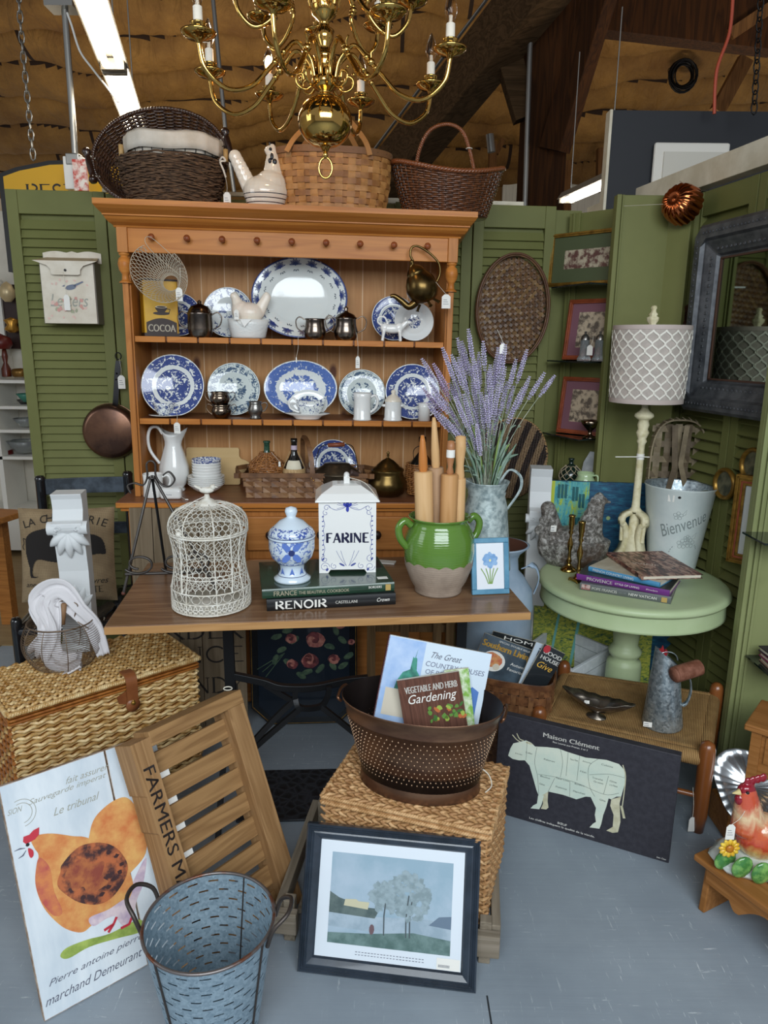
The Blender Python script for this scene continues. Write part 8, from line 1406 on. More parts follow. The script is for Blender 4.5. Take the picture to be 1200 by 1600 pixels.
# --- white planter box
z=.27;Q=[atz(822,1008,z),atz(895,1048,z),atz(957,1012,z),atz(868,975,z)];Q=[np.array(q)for q in Q];o=thing('white_box','open white painted wooden box between the magazine basket and the round table leg','box');m_wb=wood('white_boards','#e3e7e9','#ccd2d5',axis=0,s=.8,rough=.6,planks=(2,.075,'#7d8488'));c_=sum(Q)/4
for i in range(4):
    p,q=Q[i],Q[(i+1)%4];ii=lambda a:a+(c_-a)*.10;b=MB();b.hexa([[*p[:2],.002],[*q[:2],.002],[*ii(q)[:2],.002],[*ii(p)[:2],.002],[*p[:2],z],[*q[:2],z],[*ii(q)[:2],z],[*ii(p)[:2],z]],m_wb);b.build('side_board',o,bevel=.002)
b=MB();b.add([[*q[:2],.06]for q in Q],[(0,1,2,3)],m_wb);b.build('bottom',o)
b=MB();q=atz(893,1040,z);b.box(q+[.0,-.004,-.03],(.02,.004,.05),m_blk);b.build('corner_bracket',o)
# --- rattan box on the low slatted crate
Z0=.35;A_=atz(505,1240,Z0);B_=atz(764,1296,Z0);ang=math.degrees(math.atan2(B_[1]-A_[1],B_[0]-A_[0]));W=math.hypot(*(B_-A_)[:2]);D=.275;zb_=.085;m_hy=mat('hyacinth','#b98f61',.6,c2='#94693f',ns=55,stretch=(1,1,3));m_hy2=mat('hyacinth_lt','#cda677',.6,c2='#a97f50',ns=55)
o=thing('rattan_box','lidded tan water hyacinth woven box carrying the copper tub','basket',T(A_[0],A_[1],0,rz=ang))
def herring(b,P0,du,dv,w_,h_,nrm,m,cell=.022,rr=.0052):
    P0,du,dv,nrm=map(np.array,(P0,du,dv,nrm));nu,nv=max(1,int(w_/cell)),max(1,int(round(h_/(cell*.52))))
    for i in range(nu):
        for j in range(nv):
            s=1 if j%2==0 else-1;c=P0+du*(w_*(i+.5*(j%2==0)+.25)/nu)+dv*(h_*(j+.5)/nv);e=du*w_/nu*.62;f_=dv*s*cell*.30;b.tube([c-e-f_-nrm*.001,c-f_*.3+nrm*.0035,c+e+f_-nrm*.001],[rr*.55,rr,rr*.55],m if(i+j)%3 else m_hy2,6)
HH=Z0-zb_
b=MB();b.b2((.004,.004,zb_),(W-.004,D-.004,Z0-.03),m_hy);herring(b,(0,.002,zb_),(1,0,0),(0,0,1),W,HH-.03,(0,-1,0),m_hy);herring(b,(W-.002,0,zb_),(0,1,0),(0,0,1),D,HH-.03,(1,0,0),m_hy);b.build('woven_body',o)
b=MB();b.b2((-.002,-.002,Z0-.022),(W+.002,D+.002,Z0-.004),m_hy);herring(b,(0,0,Z0-.003),(1,0,0),(0,1,0),W,D,(0,0,1),m_hy)
for z in(Z0-.006,Z0-.022):
    for p,q in(((-.003,-.004,z),(W+.003,-.004,z)),((W+.004,-.003,z),(W+.004,D,z)),((-.004,-.003,z),(-.004,D,z))):rope(b,[p,q],.0038,m_hy2,turns=34)
b.build('woven_lid',o)
m_pal=wood('pallet_grey','#8f8473','#6f6556',axis=1,s=1,rough=.85);m_palx=wood('pallet_greyx','#94897a','#736959',axis=0,s=1,rough=.85)
LC=Frame(-.262,1.47,-7.3);Wc=.552;Dc=.43;o=thing('slatted_crate','low weathered grey wooden crate on short feet under the rattan box','crate',LC.M)
for x in(0,Wc-.022):b=MB();b.b2((x,.02,.055),(x+.022,Dc,.105),m_pal);b.build('side_rail',o,bevel=.002)
for x,s in((0.002,1),(Wc-.06,-1)):b=MB();b.b2((x,-.012,.04),(x+.058,.012,.10),m_palx);b.build('front_block',o,bevel=.003)
for x in(.022,Wc-.05):
    for y in(.012,Dc-.03):b=MB();b.b2((x,y,.0),(x+.028,y+.026,.118),m_pal);b.build('foot_post',o,bevel=.002)
for k in range(3):b=MB();y=.04+k*(Dc-.10)/2;b.b2((.05,y,.058),(Wc-.05,y+.05,.072),m_palx);b.build('slat',o,bevel=.002)
# --- copper tub
q=atz(655,1256,Z0+.004);rx_,ry_=.155,.098;TBx,TBy=q[0]+.005,q[1]+ry_*.96;TF2=Frame(TBx,TBy,-14);zt=TF2.L(650,1080,0)[1]-Z0;hT=min(max(zt,.17),.23);o=thing('copper_tub','large oval antique copper tub with hammered dimples, standing on the rattan box','tub',T(TBx,TBy,Z0+.004,rz=-14))
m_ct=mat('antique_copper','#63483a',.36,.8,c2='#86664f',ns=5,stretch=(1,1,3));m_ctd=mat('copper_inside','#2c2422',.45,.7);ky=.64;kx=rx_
prT=[(0,0),(kx,0),(kx*1.01,.002),(kx*.985,.038),(kx*.975,.04),(kx*.985,.042)]+[(kx*(1.0+.23*t_),.042+(hT-.085)*t_)for t_ in(0,.5,1)]+[(kx*1.25,hT-.042),(kx*1.235,hT-.04),(kx*1.30,hT-.004),(kx*1.325,hT),(kx*1.31,hT+.003)]
b=MB();b.lathe(prT,m_ct,90,ey=ky);m_dim=mat('dimple_copper','#a5876d',.3,.8)
for r_ in range(11):
    t_=(r_+.6)/11.4;z=.046+(hT-.092)*t_;R_=kx*(1.0+.23*t_);n_=76
    for k in range(n_):a_=2*pi*(k+.5*(r_%2))/n_;c_=np.array([R_*cos(a_),R_*ky*sin(a_),z]);b.ball(c_,.0026,m_dim,6)
b.build('tub_body',o)
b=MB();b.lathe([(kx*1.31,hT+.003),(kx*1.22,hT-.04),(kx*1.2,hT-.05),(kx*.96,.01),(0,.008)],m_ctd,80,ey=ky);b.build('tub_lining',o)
for s in(-1,1):b=MB();b.tube(smooth_path([(s*kx*1.30,-.03,hT-.015),(s*kx*1.34,-.035,hT-.004),(s*kx*1.36,0,hT+.002),(s*kx*1.34,.035,hT-.004),(s*kx*1.30,.03,hT-.015)],5),.004,mat('bright_copper2','#7a563f',.35,.85),8);b.build('loop_handle',o)
b=MB();e=atz(752,1200,.42);b.tube(smooth_path([e,e+[.02,0,-.02],e+[.028,0,-.05],e+[.012,0,-.07]],5),.0016,m_string,6);b.build('tag_string',o,world=True)
def flat4(TL,TR,BL,y,th=.006,lean=-14):
    q=aty(*TL,y);r_=aty(*TR,y);u=r_-q;W_=np.linalg.norm(u);ang=math.atan2(u[2],u[0]);M=Matrix.Translation(q)@Matrix.Rotation(-ang,4,'Y')@Matrix.Rotation(math.radians(lean),4,'X');return M,W_
y0=TBy+.055
M,W_=flat4((610,993),(767,1023),None,y0+.02);Hb=.235;o=thing('poland_book','large pale blue book titled The Great Country Houses of Poland standing in the tub','book',M);b=MB();b.b2((0,.0,-Hb),(W_,.022,0),m_page);b.b2((-.002,-.002,-Hb-.002),(W_+.002,0,.002),m_pale);b.b2((-.003,-.002,-Hb),(0,.024,.002),mat('maroon','#5a2630',.5));b.build('cover',o)
b=MB();m_sky=mat('cover_sky','#8fb0dc',.3,c2='#b9cde8',ns=7,coat=.4);m_cop2=mat('verdigris','#3f8f7c',.5,c2='#2a6b5e',ns=60);b.poly([(0,-Hb),(W_*.36,-Hb),(W_*.36,0),(0,0)],m_sky,-.0026);b.poly([(W_*.30-x,-.13+z)for x,z in((.045,0),(-.02,0),(-.02,.02),(-.012,.045),(-.004,.055),(0,.085),(.004,.088),(.002,.112),(.006,.085),(.011,.088),(.013,.055),(.03,.045),(.042,.02))][::1],m_cop2,-.003);b.poly([(W_*.05,-.2),(W_*.36,-.2),(W_*.36,-.13),(W_*.05,-.13)],mat('stone_pale','#c9c0ae',.6),-.0028)
b.text('The Great',(W_*.58,-.028),m_ink,w=W_*.3,h=.016,y=-.003,shear=.5);b.text('COUNTRY HOUSES',(W_*.68,-.052),mat('title_grey','#6a6f86',.5),w=W_*.58,h=.013,y=-.003,shear=.12);b.text('OF POLAND',(W_*.58,-.072),mat('title_grey','#6a6f86'),w=W_*.36,h=.012,y=-.003,shear=.12);b.poly([(W_*.80,-Hb+.01),(W_*.95,-Hb+.01),(W_*.95,-.10),(W_*.88,-.09),(W_*.80,-.11)],mat('palace_blue','#4f78b8',.4),-.003);b.build('cover_print',o)
M,W_=flat4((694,1048),(732,1044),None,y0-.015,lean=-12);o=thing('green_book','thin white and leaf-green covered book just behind the gardening book in the tub','book',M);b=MB();b.b2((0,0,-.19),(W_,.01,0),m_page);b.build('pages',o);b=MB();b.poly([(0,-.19),(W_,-.19),(W_,0),(0,0)],mat('leafy_cover','#7fae4a',.4,c2='#d7e2c8',ns=40),-.001);b.build('cover_print',o)
M,W_=flat4((620,1064),(717,1049),None,y0-.04,lean=-10);o=thing('gardening_book','small brown plank-covered book titled Vegetable and Herb Gardening at the front of the tub','book',M);b=MB();b.b2((0,.0,-.15),(W_,.012,0),m_page);b.build('pages',o)
b=MB();b.b2((0,-.002,-.15),(W_,0,0),wood('cover_planks','#6f4a3c','#523429',axis=2,s=2,rough=.5,planks=(0,.022,'#2e1c16')));b.text('VEGETABLE AND HERB',(W_*.52,-.028),m_w,w=W_*.84,h=.017,y=-.0026,bold=.01);b.text('Gardening',(W_*.52,-.056),m_w,w=W_*.78,h=.030,y=-.0026,shear=.35)
rs=random.Random(2)
for k in range(26):b.blob((W_*rs.uniform(.42,.98),-rs.uniform(.080,.115)),rs.uniform(.004,.010),rs.uniform(.003,.007),[mat('veg_green','#5f8a3a',.5),mat('veg_dark','#3f6a2e',.5),mat('veg_lime','#9ab04a',.5),mat('veg_orange','#b9683a',.5)][k%4 if k<22 else 0],-.0027-.0001*(k%5),8,.3,rs.random()*3,k)
b.build('cover_print',o)
# --- landscape print in black frame
PR=Lean(-.192,1.398,-7.4,22);W,Hh=.418,.333;m_bfr=mat('black_frame','#2a323b',.3,c2='#323b46',ns=20,coat=.3);o=thing('landscape_picture','misty lakeside landscape print in a ribbed black frame, front centre on the floor','picture',PR.M);b=MB()
F_=[(0,0),(0,-.018),(.004,-.022),(.0065,-.019),(.009,-.0225),(.0115,-.019),(.014,-.022),(.0165,-.018),(.02,-.019),(.032,-.013),(.036,-.008),(.036,0)]
V=[]
for e,y in F_:V+=[(e,y,e),(W-e,y,e),(W-e,y,Hh-e),(e,y,Hh-e)]
b.add(V,[(4*i+j,4*i+(j+1)%4,4*i+4+(j+1)%4,4*i+4+j)for i in range(len(F_)-1)for j in range(4)],m_bfr);b.build('frame',o)
b=MB();b.b2((.03,-.008,.03),(W-.03,-.004,Hh-.03),mat('mount_white','#d9e1e8',.25,coat=.6));x0,x1,z0,z1=.065,W-.062,.068,Hh-.062;w_,h_=x1-x0,z1-z0
G=lambda pts:[(x0+w_*a,z0+h_*c)for a,c in pts];y=-.0084
b.poly(G([(0,0),(1,0),(1,1),(0,1)]),mat('print_sky','#8fa9b8',.3,c2='#a8bac8',ns=6,coat=.5),y);b.poly(G([(0,.18),(1,.13),(1,.34),(.8,.36),(.4,.33),(0,.33)]),mat('print_water','#8fa3b0',.3,c2='#a5b6c2',ns=20,coat=.5),y-.0002)
b.poly(G([(0,0),(1,0),(1,.16),(.7,.2),(.35,.14),(0,.11)]),mat('print_meadow','#4f6a66',.4,c2='#6b8582',ns=30,coat=.5),y-.0004);b.poly(G([(0,.33),(.38,.31),(.42,.42),(.3,.42),(.2,.46),(.08,.5),(0,.56)]),mat('print_hill','#4c5c5c',.4,c2='#62716e',ns=40),y-.0003);b.poly(G([(.12,.42),(.32,.4),(.33,.48),(.24,.48),(.22,.50),(.13,.49)]),mat('print_villa','#c2bd9f',.4),y-.0005);b.poly(G([(.82,.3),(1,.28),(1,.42),(.9,.4)]),mat('print_bank','#66788a',.4),y-.0003)
m_tree=mat('print_tree','#7d8f94',.4,c2='#93a5ac',ns=70);rs=random.Random(9)
for k in range(200):
    cx,cz,r=(.64,.58,.17)if k%3 else(.44,.56,.10);a_=rs.uniform(0,2*pi);q_=rs.random()**.5;b.blob((x0+w_*(cx+r*q_*cos(a_)),z0+h_*(cz+r*1.5*q_*sin(a_))),.0085,.007,m_tree,y-.0006-.000003*k,7,.45,0,k)
for px_ in(.46,.64,.67):b.line([(x0+w_*px_,z0+h_*.14),(x0+w_*(px_-.005),z0+h_*.35),(x0+w_*(px_+.01),z0+h_*.6)],.003,mat('print_trunk','#4a5458',.5),y-.001)
b.blob((x0+w_*.36,z0+h_*.19),.006,.012,mat('print_figure','#6b5458',.5),y-.001,9,.1);[b.poly([(W*.32+k*.0075,z_),(W*.32+k*.0075+.0055*(.5+rs.random()*.5),z_),(W*.32+k*.0075+.005,z_+.0014),(W*.32+k*.0075,z_+.0014)],m_ink,-.0086)for z_ in(.053,.047)for k in range(22)]
b.poly([(W-.092,.037),(W-.038,.037),(W-.038,.062),(W-.092,.062)],m_tag,-.009);[b.poly([(W-.088+k*.003,.042),(W-.0865+k*.003,.042),(W-.0865+k*.003,.048),(W-.088+k*.003,.048)],m_ink,-.0093)for k in range(9)];b.build('print',o)
# --- hen board
HB=Lean(-.731,1.254,40.1,22);W,Hh=.36,.515;m_hb=mat('board_whitewash','#c3ced6',.6,c2='#dbe2e6',ns=9,stretch=(1,1,.3));m_hbe=mat('board_edge_worn','#8a715c',.8,c2='#b8a898',ns=40)
o=thing('hen_board','whitewashed plank board painted with a plump orange hen and French script, leaning at lower left','sign',HB.M)
for a,c in((0,.232),(.2345,W)):b=MB();b.b2((a,.0,0),(c,.018,Hh),m_hbe);b.b2((a+.0015,-.0008,.0015),(c-.0015,0,Hh-.0015),m_hb);b.build('plank',o)
KZ=3.0786;ZH=lambda pts:zmap(HB,0,1080,KZ,pts,.0012);y=-.0012;m_hn=mat('hen_orange','#c9743f',.6,c2='#dba660',ns=22,lo=.35,hi=.65);m_hr=mat('hen_red','#b5524a',.6,c2='#cf7f4a',ns=20);m_hw=mat('hen_wing','#3f2426',.6,c2='#b5643a',ns=32,lo=.42,hi=.58);m_hl=mat('hen_lilac','#b9a3b8',.6,c2='#dcc9cc',ns=25);m_cr=mat('comb_crimson','#c02f3f',.6)
SM=lambda pts,n=5:smooth_path([np.array(p)for p in ZH(pts)],n,True)
b=MB();b.poly(SM([(600,1000),(700,800),(690,920),(660,1000),(640,1080),(600,1130),(560,1080)]),m_hl,y)
b.poly(SM([(430,690),(450,620),(490,570),(550,525),(610,512),(660,570),(700,680),(700,780),(640,860),(560,930),(480,900),(420,800)]),m_hn,y-.0003)
b.poly(SM([(150,715),(190,690),(260,685),(350,697),(420,705),(520,760),(610,850),(640,940),(600,1030),(540,1070),(450,1120),(400,1158),(340,1152),(280,1118),(210,1040),(172,940),(175,860),(185,790),(165,755)]),m_hn,y-.0006)
b.poly(SM([(172,860),(190,800),(240,850),(260,960),(300,1060),(260,1080),(205,1020),(172,940)]),m_hr,y-.0009);b.poly(SM([(430,1090),(520,1050),(600,1000),(640,1010),(640,1090),(600,1130),(590,1080),(520,1090),(450,1130)]),m_hl,y-.0008)
b.poly(SM([(300,830),(380,748),(480,728),(560,755),(612,830),(600,905),(540,990),(470,1025),(380,1015),(300,965),(275,925),(290,870)]),m_hw,y-.0012);b.poly(SM([(330,850),(400,800),(440,830),(500,820),(490,890),(520,920),(430,975),(400,940),(350,960),(335,910),(310,900)]),mat('hen_rust','#b0683a',.6,c2='#8a4030',ns=34),y-.0015);[b.blob(ZH([(x_,z_)])[0],.006,.0045,mat('hen_umber','#3a2022',.6),y-.0017,8,.3,0,x_)for x_,z_ in((560,790),(585,830),(575,870),(545,905),(520,940),(480,770),(520,775),(440,990),(490,975),(400,990))]
b.poly(ZH([(110,725),(112,700),(140,690),(160,668),(188,654),(186,690),(168,712),(150,722),(125,735)]),m_cr,y-.0016);b.poly(SM([(135,755),(158,765),(160,790),(148,802),(138,785)]),m_cr,y-.0016);b.blob(ZH([(132,738)])[0],.004,.004,m_blk,y-.0018,10,0);b.line(ZH([(120,755),(95,758),(68,770)]),.003,m_ink,y-.0016,True);b.line(ZH([(125,765),(110,790),(88,805)]),.003,m_ink,y-.0016,True)
m_gs=mat('grass_wash','#7d9440',.6,c2='#a5b85a',ns=20);b.poly(SM([(290,1275),(320,1235),(420,1195),(530,1165),(660,1100),(690,1120),(670,1160),(560,1190),(430,1230),(330,1285)]),m_gs,y-.0002)
for P_ in([(560,1085),(545,1120),(500,1150)],[(545,1120),(520,1160)],[(640,1070),(620,1120),(580,1140)]):b.line(ZH(P_),.006,m_cr,y-.0017)
an_=math.radians(0)
for s_,x,z,w_,h_ in(('fait assurer',420,395,190,.015),('Sauvegarde imperat',330,470,330,.016),('Le tribunal',370,540,200,.017),('SION',72,575,60,.012),('Pierre antoine pierre',470,1290,400,.017),('marchand Demeurant',460,1370,410,.018)):
    q=ZH([(x,z)])[0];b.text(s_,q,m_ink if 'Pierre' in s_ or 'march' in s_ else m_lg,w=w_/KZ/1110*1.65*1.1,h=h_,y=y-.0001,shear=.5,rot=.0)
c_=ZH([(30,615)])[0];c_=(max(c_[0],.034),c_[1]);[b.line([(c_[0]+r*cos(t_),c_[1]+r*sin(t_))for t_ in np.linspace(-1.5,1.9,20)],.0014,m_lg,y)for r in(.030,.022)]
b.build('painted_hen',o)
# --- farmers market crate
CRp=Lean(-.414,1.349,51.3,23);W,Hh,Dp=.335,.574,.075;m_cw=wood('crate_teak','#a58054','#7f5d3a',axis=0,s=1,rough=.6);m_cwv=wood('crate_teak_up','#a9845a','#83603c',axis=2,s=1,rough=.6)
o=thing('farmers_crate','shallow brown slatted wooden crate lettered FARMERS MARKET leaning beside the hen board','crate',CRp.M)
b=MB();rag=[(0,0),(.052,0),(.052,Hh),(0,Hh),(.001,.45),(.006,.448),(.004,.36),(.008,.355),(.003,.2),(.007,.195),(.002,.1)];b.poly(rag,m_cwv,0,Dp);b.build('lettered_board',o,bevel=.0015)
b=MB();b.text('FARMERS MARKET',(.029,.295),mat('stencil_ink','#3c3330',.7),w=.43,h=.030,y=-.0008,rot=-pi/2,bold=.004);b.build('lettering',o)
b=MB();b.b2((W-.055,0,0),(W,Dp,Hh-.001),m_cwv);b.build('side_board',o,bevel=.002)
b=MB();b.b2((.052,-.002,Hh-.024),(W-.0,Dp,Hh+.012),m_cw);b.build('top_board',o,bevel=.002)
for k in range(8):b=MB();z=.008+k*.067;b.b2((.052,.03,z),(W-.055,.042,z+.051),m_cw);b.build('slat',o,bevel=.0015)
for k in range(7):b=MB();z=.060+k*.067;b.b2((.055,.036,z),(.095,.042,z+.014),m_plast);b.build('white_peg',o)
# --- slotted olive bucket
bz=.30;bc=atz(327,1437,bz);Rb_=(atz(428,1437,bz)[0]-atz(227,1437,bz)[0])/2;rb_=Rb_*.66;t=NT('slotted_zinc');v=t.coord();sx=t.n('ShaderNodeSeparateXYZ');t.l(v,sx.inputs[0]);an=t.math('MULTIPLY',t.math('ADD',t.math('ARCTAN2',sx.outputs[1],sx.outputs[0]),pi),18/(2*pi));row=t.math('MULTIPLY',sx.outputs[2],1/.021);par=t.math('MULTIPLY',t.math('FLOOR',row),.5)
fa=t.math('ABSOLUTE',t.math('SUBTRACT',t.math('FRACT',t.math('ADD',an,par)),.5));fr=t.math('ABSOLUTE',t.math('SUBTRACT',t.math('FRACT',row),.5));hole=t.math('MULTIPLY',t.math('LESS_THAN',fa,.24),t.math('LESS_THAN',fr,.085));ok_=t.math('MULTIPLY',t.math('GREATER_THAN',sx.outputs[2],.03),t.math('LESS_THAN',sx.outputs[2],bz-.012));t.p(alpha=t.math('SUBTRACT',1.0,t.math('MULTIPLY',hole,ok_)))
vo=t.n('ShaderNodeTexVoronoi');vo.inputs['Scale'].default_value=190;t.l(v,vo.inputs['Vector']);spc=t.n('ShaderNodeSeparateColor');t.l(vo.outputs['Color'],spc.inputs[0]);t.col(t.ramp(t.math('ADD',t.math('MULTIPLY',spc.outputs[0],.5),t.math('MULTIPLY',t.noise(v,10,4),.6)),[(.2,'#7f95a3'),(.85,'#aabfcb')]));t.p(metal=.5,rough=.42);m_slot=t.m
o=thing('olive_bucket','galvanised olive bucket pierced with rows of slots, front left on the floor','bucket',T(bc[0],bc[1],.001))
b=MB();b.lathe([(rb_,0),(Rb_,bz)],m_slot,96);b.build('slotted_wall',o);b=MB();b.lathe([(0,.004),(rb_,.004)],m_galv,48);b.build('bottom',o)
m_rim=mat('rusty_rim','#7a7472',.4,.7,c2='#7a4e3a',ns=18,lo=.5,hi=.6);b=MB();b.tube([(Rb_*cos(a_),Rb_*sin(a_),bz)for a_ in np.linspace(0,2*pi,97)[:-1]],.0036,m_rim,8,closed=True);b.build('rim',o)
m_hd=mat('iron_handle','#4d4642',.45,.7)
for s in(-1,1):b=MB();a0=pi-.15 if s<0 else-.05;c_=lambda a_,k,z:(Rb_*k*cos(a_),Rb_*k*sin(a_),z);b.tube(smooth_path([c_(a0-.30,1.02,bz-.02),c_(a0-.28,1.12,bz+.02),c_(a0-.12,1.28,bz+.042),c_(a0+.12,1.28,bz+.042),c_(a0+.28,1.12,bz+.02),c_(a0+.30,1.02,bz-.02)],5),.0045,m_hd,8);b.build('side_handle',o)
for a_ in(-.45,-2.2,1.2):b=MB();b.tube([(Rb_*1.01*cos(a_),Rb_*1.01*sin(a_),bz),(rb_*1.02*cos(a_),rb_*1.02*sin(a_),.002)],.0026,m_hd,6);b.build('seam_wire',o)
# --- picnic hamper
HZ=.45;P1=atz(15,1112,HZ);P2=atz(305,1025,HZ);ang=math.degrees(math.atan2(P2[1]-P1[1],P2[0]-P1[0]));W=math.hypot(*(P2-P1)[:2]);D=.31;m_wl=mat('willow_gold','#cba468',.35,c2='#9c7038',ns=40,coat=.25);m_wl2=mat('willow_pale','#dfc38e',.35,c2='#b98f53',ns=40,coat=.25);m_wo=mat('willow_red','#a5672c',.35,c2='#8a4f1f',ns=40,coat=.25)
o=thing('picnic_hamper','golden willow picnic hamper with a leather strap, standing at the left under the table corner','basket',T(P1[0],P1[1],0,rz=ang));hb_=.20
def wflat(b,P0,du,dv,L,Hh,nrm,ns,nr,rr,m,m2,ph0=0):
    P0,du,dv,nrm=map(lambda a:np.array(a,float),(P0,du,dv,nrm));n=ns*4;ts=np.linspace(0,1,n+1)
    for r in range(nr):C_=P0+du*(L*ts)[:,None]+dv*(Hh*(r+.5)/nr)+nrm*(rr*.8*np.cos(ts*ns*pi+pi*((r+ph0)%2)))[:,None]+dv*(rr*.5*np.sin(ts*ns*2*pi))[:,None];b.tube(C_,rr,m if(r*7)%3 else m2,5)
b=MB();b.b2((.006,.006,hb_-.0),(W-.006,D-.006,HZ-.03),m_wo);b.b2((.01,.01,.002),(W-.01,D-.01,hb_),m_wo)
wflat(b,(0,0,.02),(1,0,0),(0,0,1),W,HZ-.06,(0,-1,0),14,34,.0062,m_wl2,m_wl);wflat(b,(W,0,.02),(0,1,0),(0,0,1),D,HZ-.06,(1,0,0),7,34,.0062,m_wl2,m_wl);wflat(b,(0,D,.02),(0,-1,0),(0,0,1),D,HZ-.06,(-1,0,0),7,34,.0062,m_wo,m_wl)
for z in(HZ-.028,HZ-.038):[b.cyl(p,q,.004,m_wo,8)for p,q in(((-.004,-.006,z),(W+.004,-.006,z)),((W+.006,-.004,z),(W+.006,D,z)),((-.006,-.004,z),(-.006,D,z)))]
b.build('woven_body',o)
b=MB();b.b2((-.004,-.004,HZ-.022),(W+.004,D+.004,HZ-.006),m_wo);wflat(b,(0,0,HZ-.002),(1,0,0),(0,1,0),W,D,(0,0,1),30,26,.0058,m_wl,m_wl2)
for p,q,n_ in(((-.006,-.008,HZ-.008),(W+.008,-.008,HZ-.008),42),((W+.010,-.008,HZ-.008),(W+.010,D,HZ-.008),22),((-.010,D,HZ-.008),(-.008,-.006,HZ-.008),22)):rope(b,[p,q],.0055,m_wl2,turns=n_)
b.build('woven_lid',o)
b=MB();m_lea=mat('saddle_leather','#7a4526',.4,c2='#8d5530',ns=9);sxp=W*.60;b.ribbon(smooth_path([(sxp,.03,HZ+.007),(sxp,-.006,HZ+.009),(sxp,-.022,HZ-.01),(sxp,-.022,HZ-.05),(sxp,-.02,HZ-.085)],5),(1,0,0),.004,.034,m_lea);b.lathe([(0,0),(.022,0),(.022,.004),(0,.004)],m_lea,24,c=(sxp,-.019,HZ-.088),R=Matrix.Rotation(pi/2,4,'X'));b.poly([(sxp-.045,HZ-.052),(sxp-.012,HZ-.04),(sxp-.012,HZ-.085),(sxp-.04,HZ-.075)],m_lea,-.014,.003);b.lathe([(0,.006),(.006,.005),(.007,0)],m_gold,14,c=(sxp,-.0235,HZ-.08),R=Matrix.Rotation(pi/2,4,'X'));b.ball((sxp,-.026,HZ-.078),(.005,.003,.009),m_gold,10);b.build('leather_strap',o)
# --- corbel, wire basket, cloth on the hamper
q=atz(118,1012,HZ+.008);zt=Frame(q[0],q[1]+.03,0).L(98,770,0)[1]-HZ-.008;corbel(T(q[0]-.005,q[1]+.09,HZ+.007,rz=10),.092,zt,.13,'white plaster corbel with acanthus leaves standing on the picnic hamper',1.0)
q=atz(88,1048,HZ+.008);R_=.118;WB=T(q[0]-.0,q[1]+.055,HZ+.0075);o=thing('egg_basket','round rusty wire egg basket with a wooden bail on the hamper lid','basket',WB);m_ew=mat('rusty_wire','#7d6a58',.45,.6)
b=MB();pr=lambda t_:R_*(.45+.55*sin(pi*(.12+.7*t_))**.7);zz_=lambda t_:.004+.135*t_
for k in range(22):t_=k/21;b.tube([(pr(t_)*cos(a_),pr(t_)*.9*sin(a_),zz_(t_))for a_ in np.linspace(0,2*pi,41)[:-1]],.0010,m_ew,4,closed=True)
for k in range(10):a_=2*pi*k/10+.2;b.tube([(pr(t_)*cos(a_),pr(t_)*.9*sin(a_),zz_(t_))for t_ in np.linspace(0,1,12)],.0014,m_ew,5)
b.tube([(pr(1)*1.02*cos(a_),pr(1)*.92*sin(a_),zz_(1)+.003)for a_ in np.linspace(0,2*pi,41)[:-1]],.0022,m_ew,6,closed=True);b.build('wire_body',o)
b=MB();b.tube(smooth_path([(-R_*.7,0,.118),(-R_*.2,0,.15),(.0,0,.20),(.02,0,.21)],5),.0018,m_ew,6);b.tube(smooth_path([(R_*.75,0,.118),(R_*.4,0,.15),(.06,0,.195),(.03,0,.21)],5),.0018,m_ew,6);b.lathe([(0,-.035),(.007,-.034),(.008,.034),(0,.035)],mat('grip_wood','#8c6a4a',.6),12,c=(.018,-.01,.17),R=Matrix.Rotation(.15,4,'Y'));b.build('wooden_bail',o)
m_cl=mat('white_cloth','#d8d5d6',.85,bump=.2,bs=300);o=thing('white_cloth','white napkin draped through and over the wire egg basket','cloth',WB);b=MB()
def cl(P,wd,seed):
    P=smooth_path(P,8);n=len(P);s_=np.linspace(-1,1,15);Tn=np.gradient(P,axis=0);Tn/=np.linalg.norm(Tn,axis=1)[:,None];sd=np.cross(Tn,[0.15,-1,.1]);sd/=np.linalg.norm(sd,axis=1)[:,None];wv_=np.interp(np.linspace(0,1,n),np.linspace(0,1,len(wd)),wd);nr=np.cross(sd,Tn)
    V=P[:,None,:]+sd[:,None,:]*(s_[None,:,None]*wv_[:,None,None])+nr[:,None,:]*(.009*np.sin(s_*6+seed)[None,:,None]+.005*np.sin(s_*13+np.linspace(0,6,n)[:,None])[...,None]);i,j=np.meshgrid(np.arange(n-1),np.arange(14),indexing='ij');b.add(V.reshape(-1,3),np.stack([i*15+j,i*15+j+1,(i+1)*15+j+1,(i+1)*15+j],-1).reshape(-1,4),m_cl,True)
cl([(.07,-.03,.022),(-.0,-.04,.03),(-.02,-.03,.08),(-.02,-.02,.16),(-.03,-.01,.215),(.01,.0,.235),(.06,.0,.18),(.10,.01,.12),(.13,.0,.03)],[.03,.035,.03,.035,.05,.045,.03,.028,.02],1);cl([(-.07,-.02,.03),(-.05,-.04,.06),(-.02,-.03,.12),(-.05,-.02,.19),(-.035,-.01,.225)],[.03,.035,.025,.03,.02],2);cl([(-.03,-.02,.02),(.02,-.05,.018),(.07,-.05,.035)],[.03,.035,.025],3)
so=b.build('cloth_folds',o);k=so.modifiers.new('s','SOLIDIFY');k.thickness=.0015
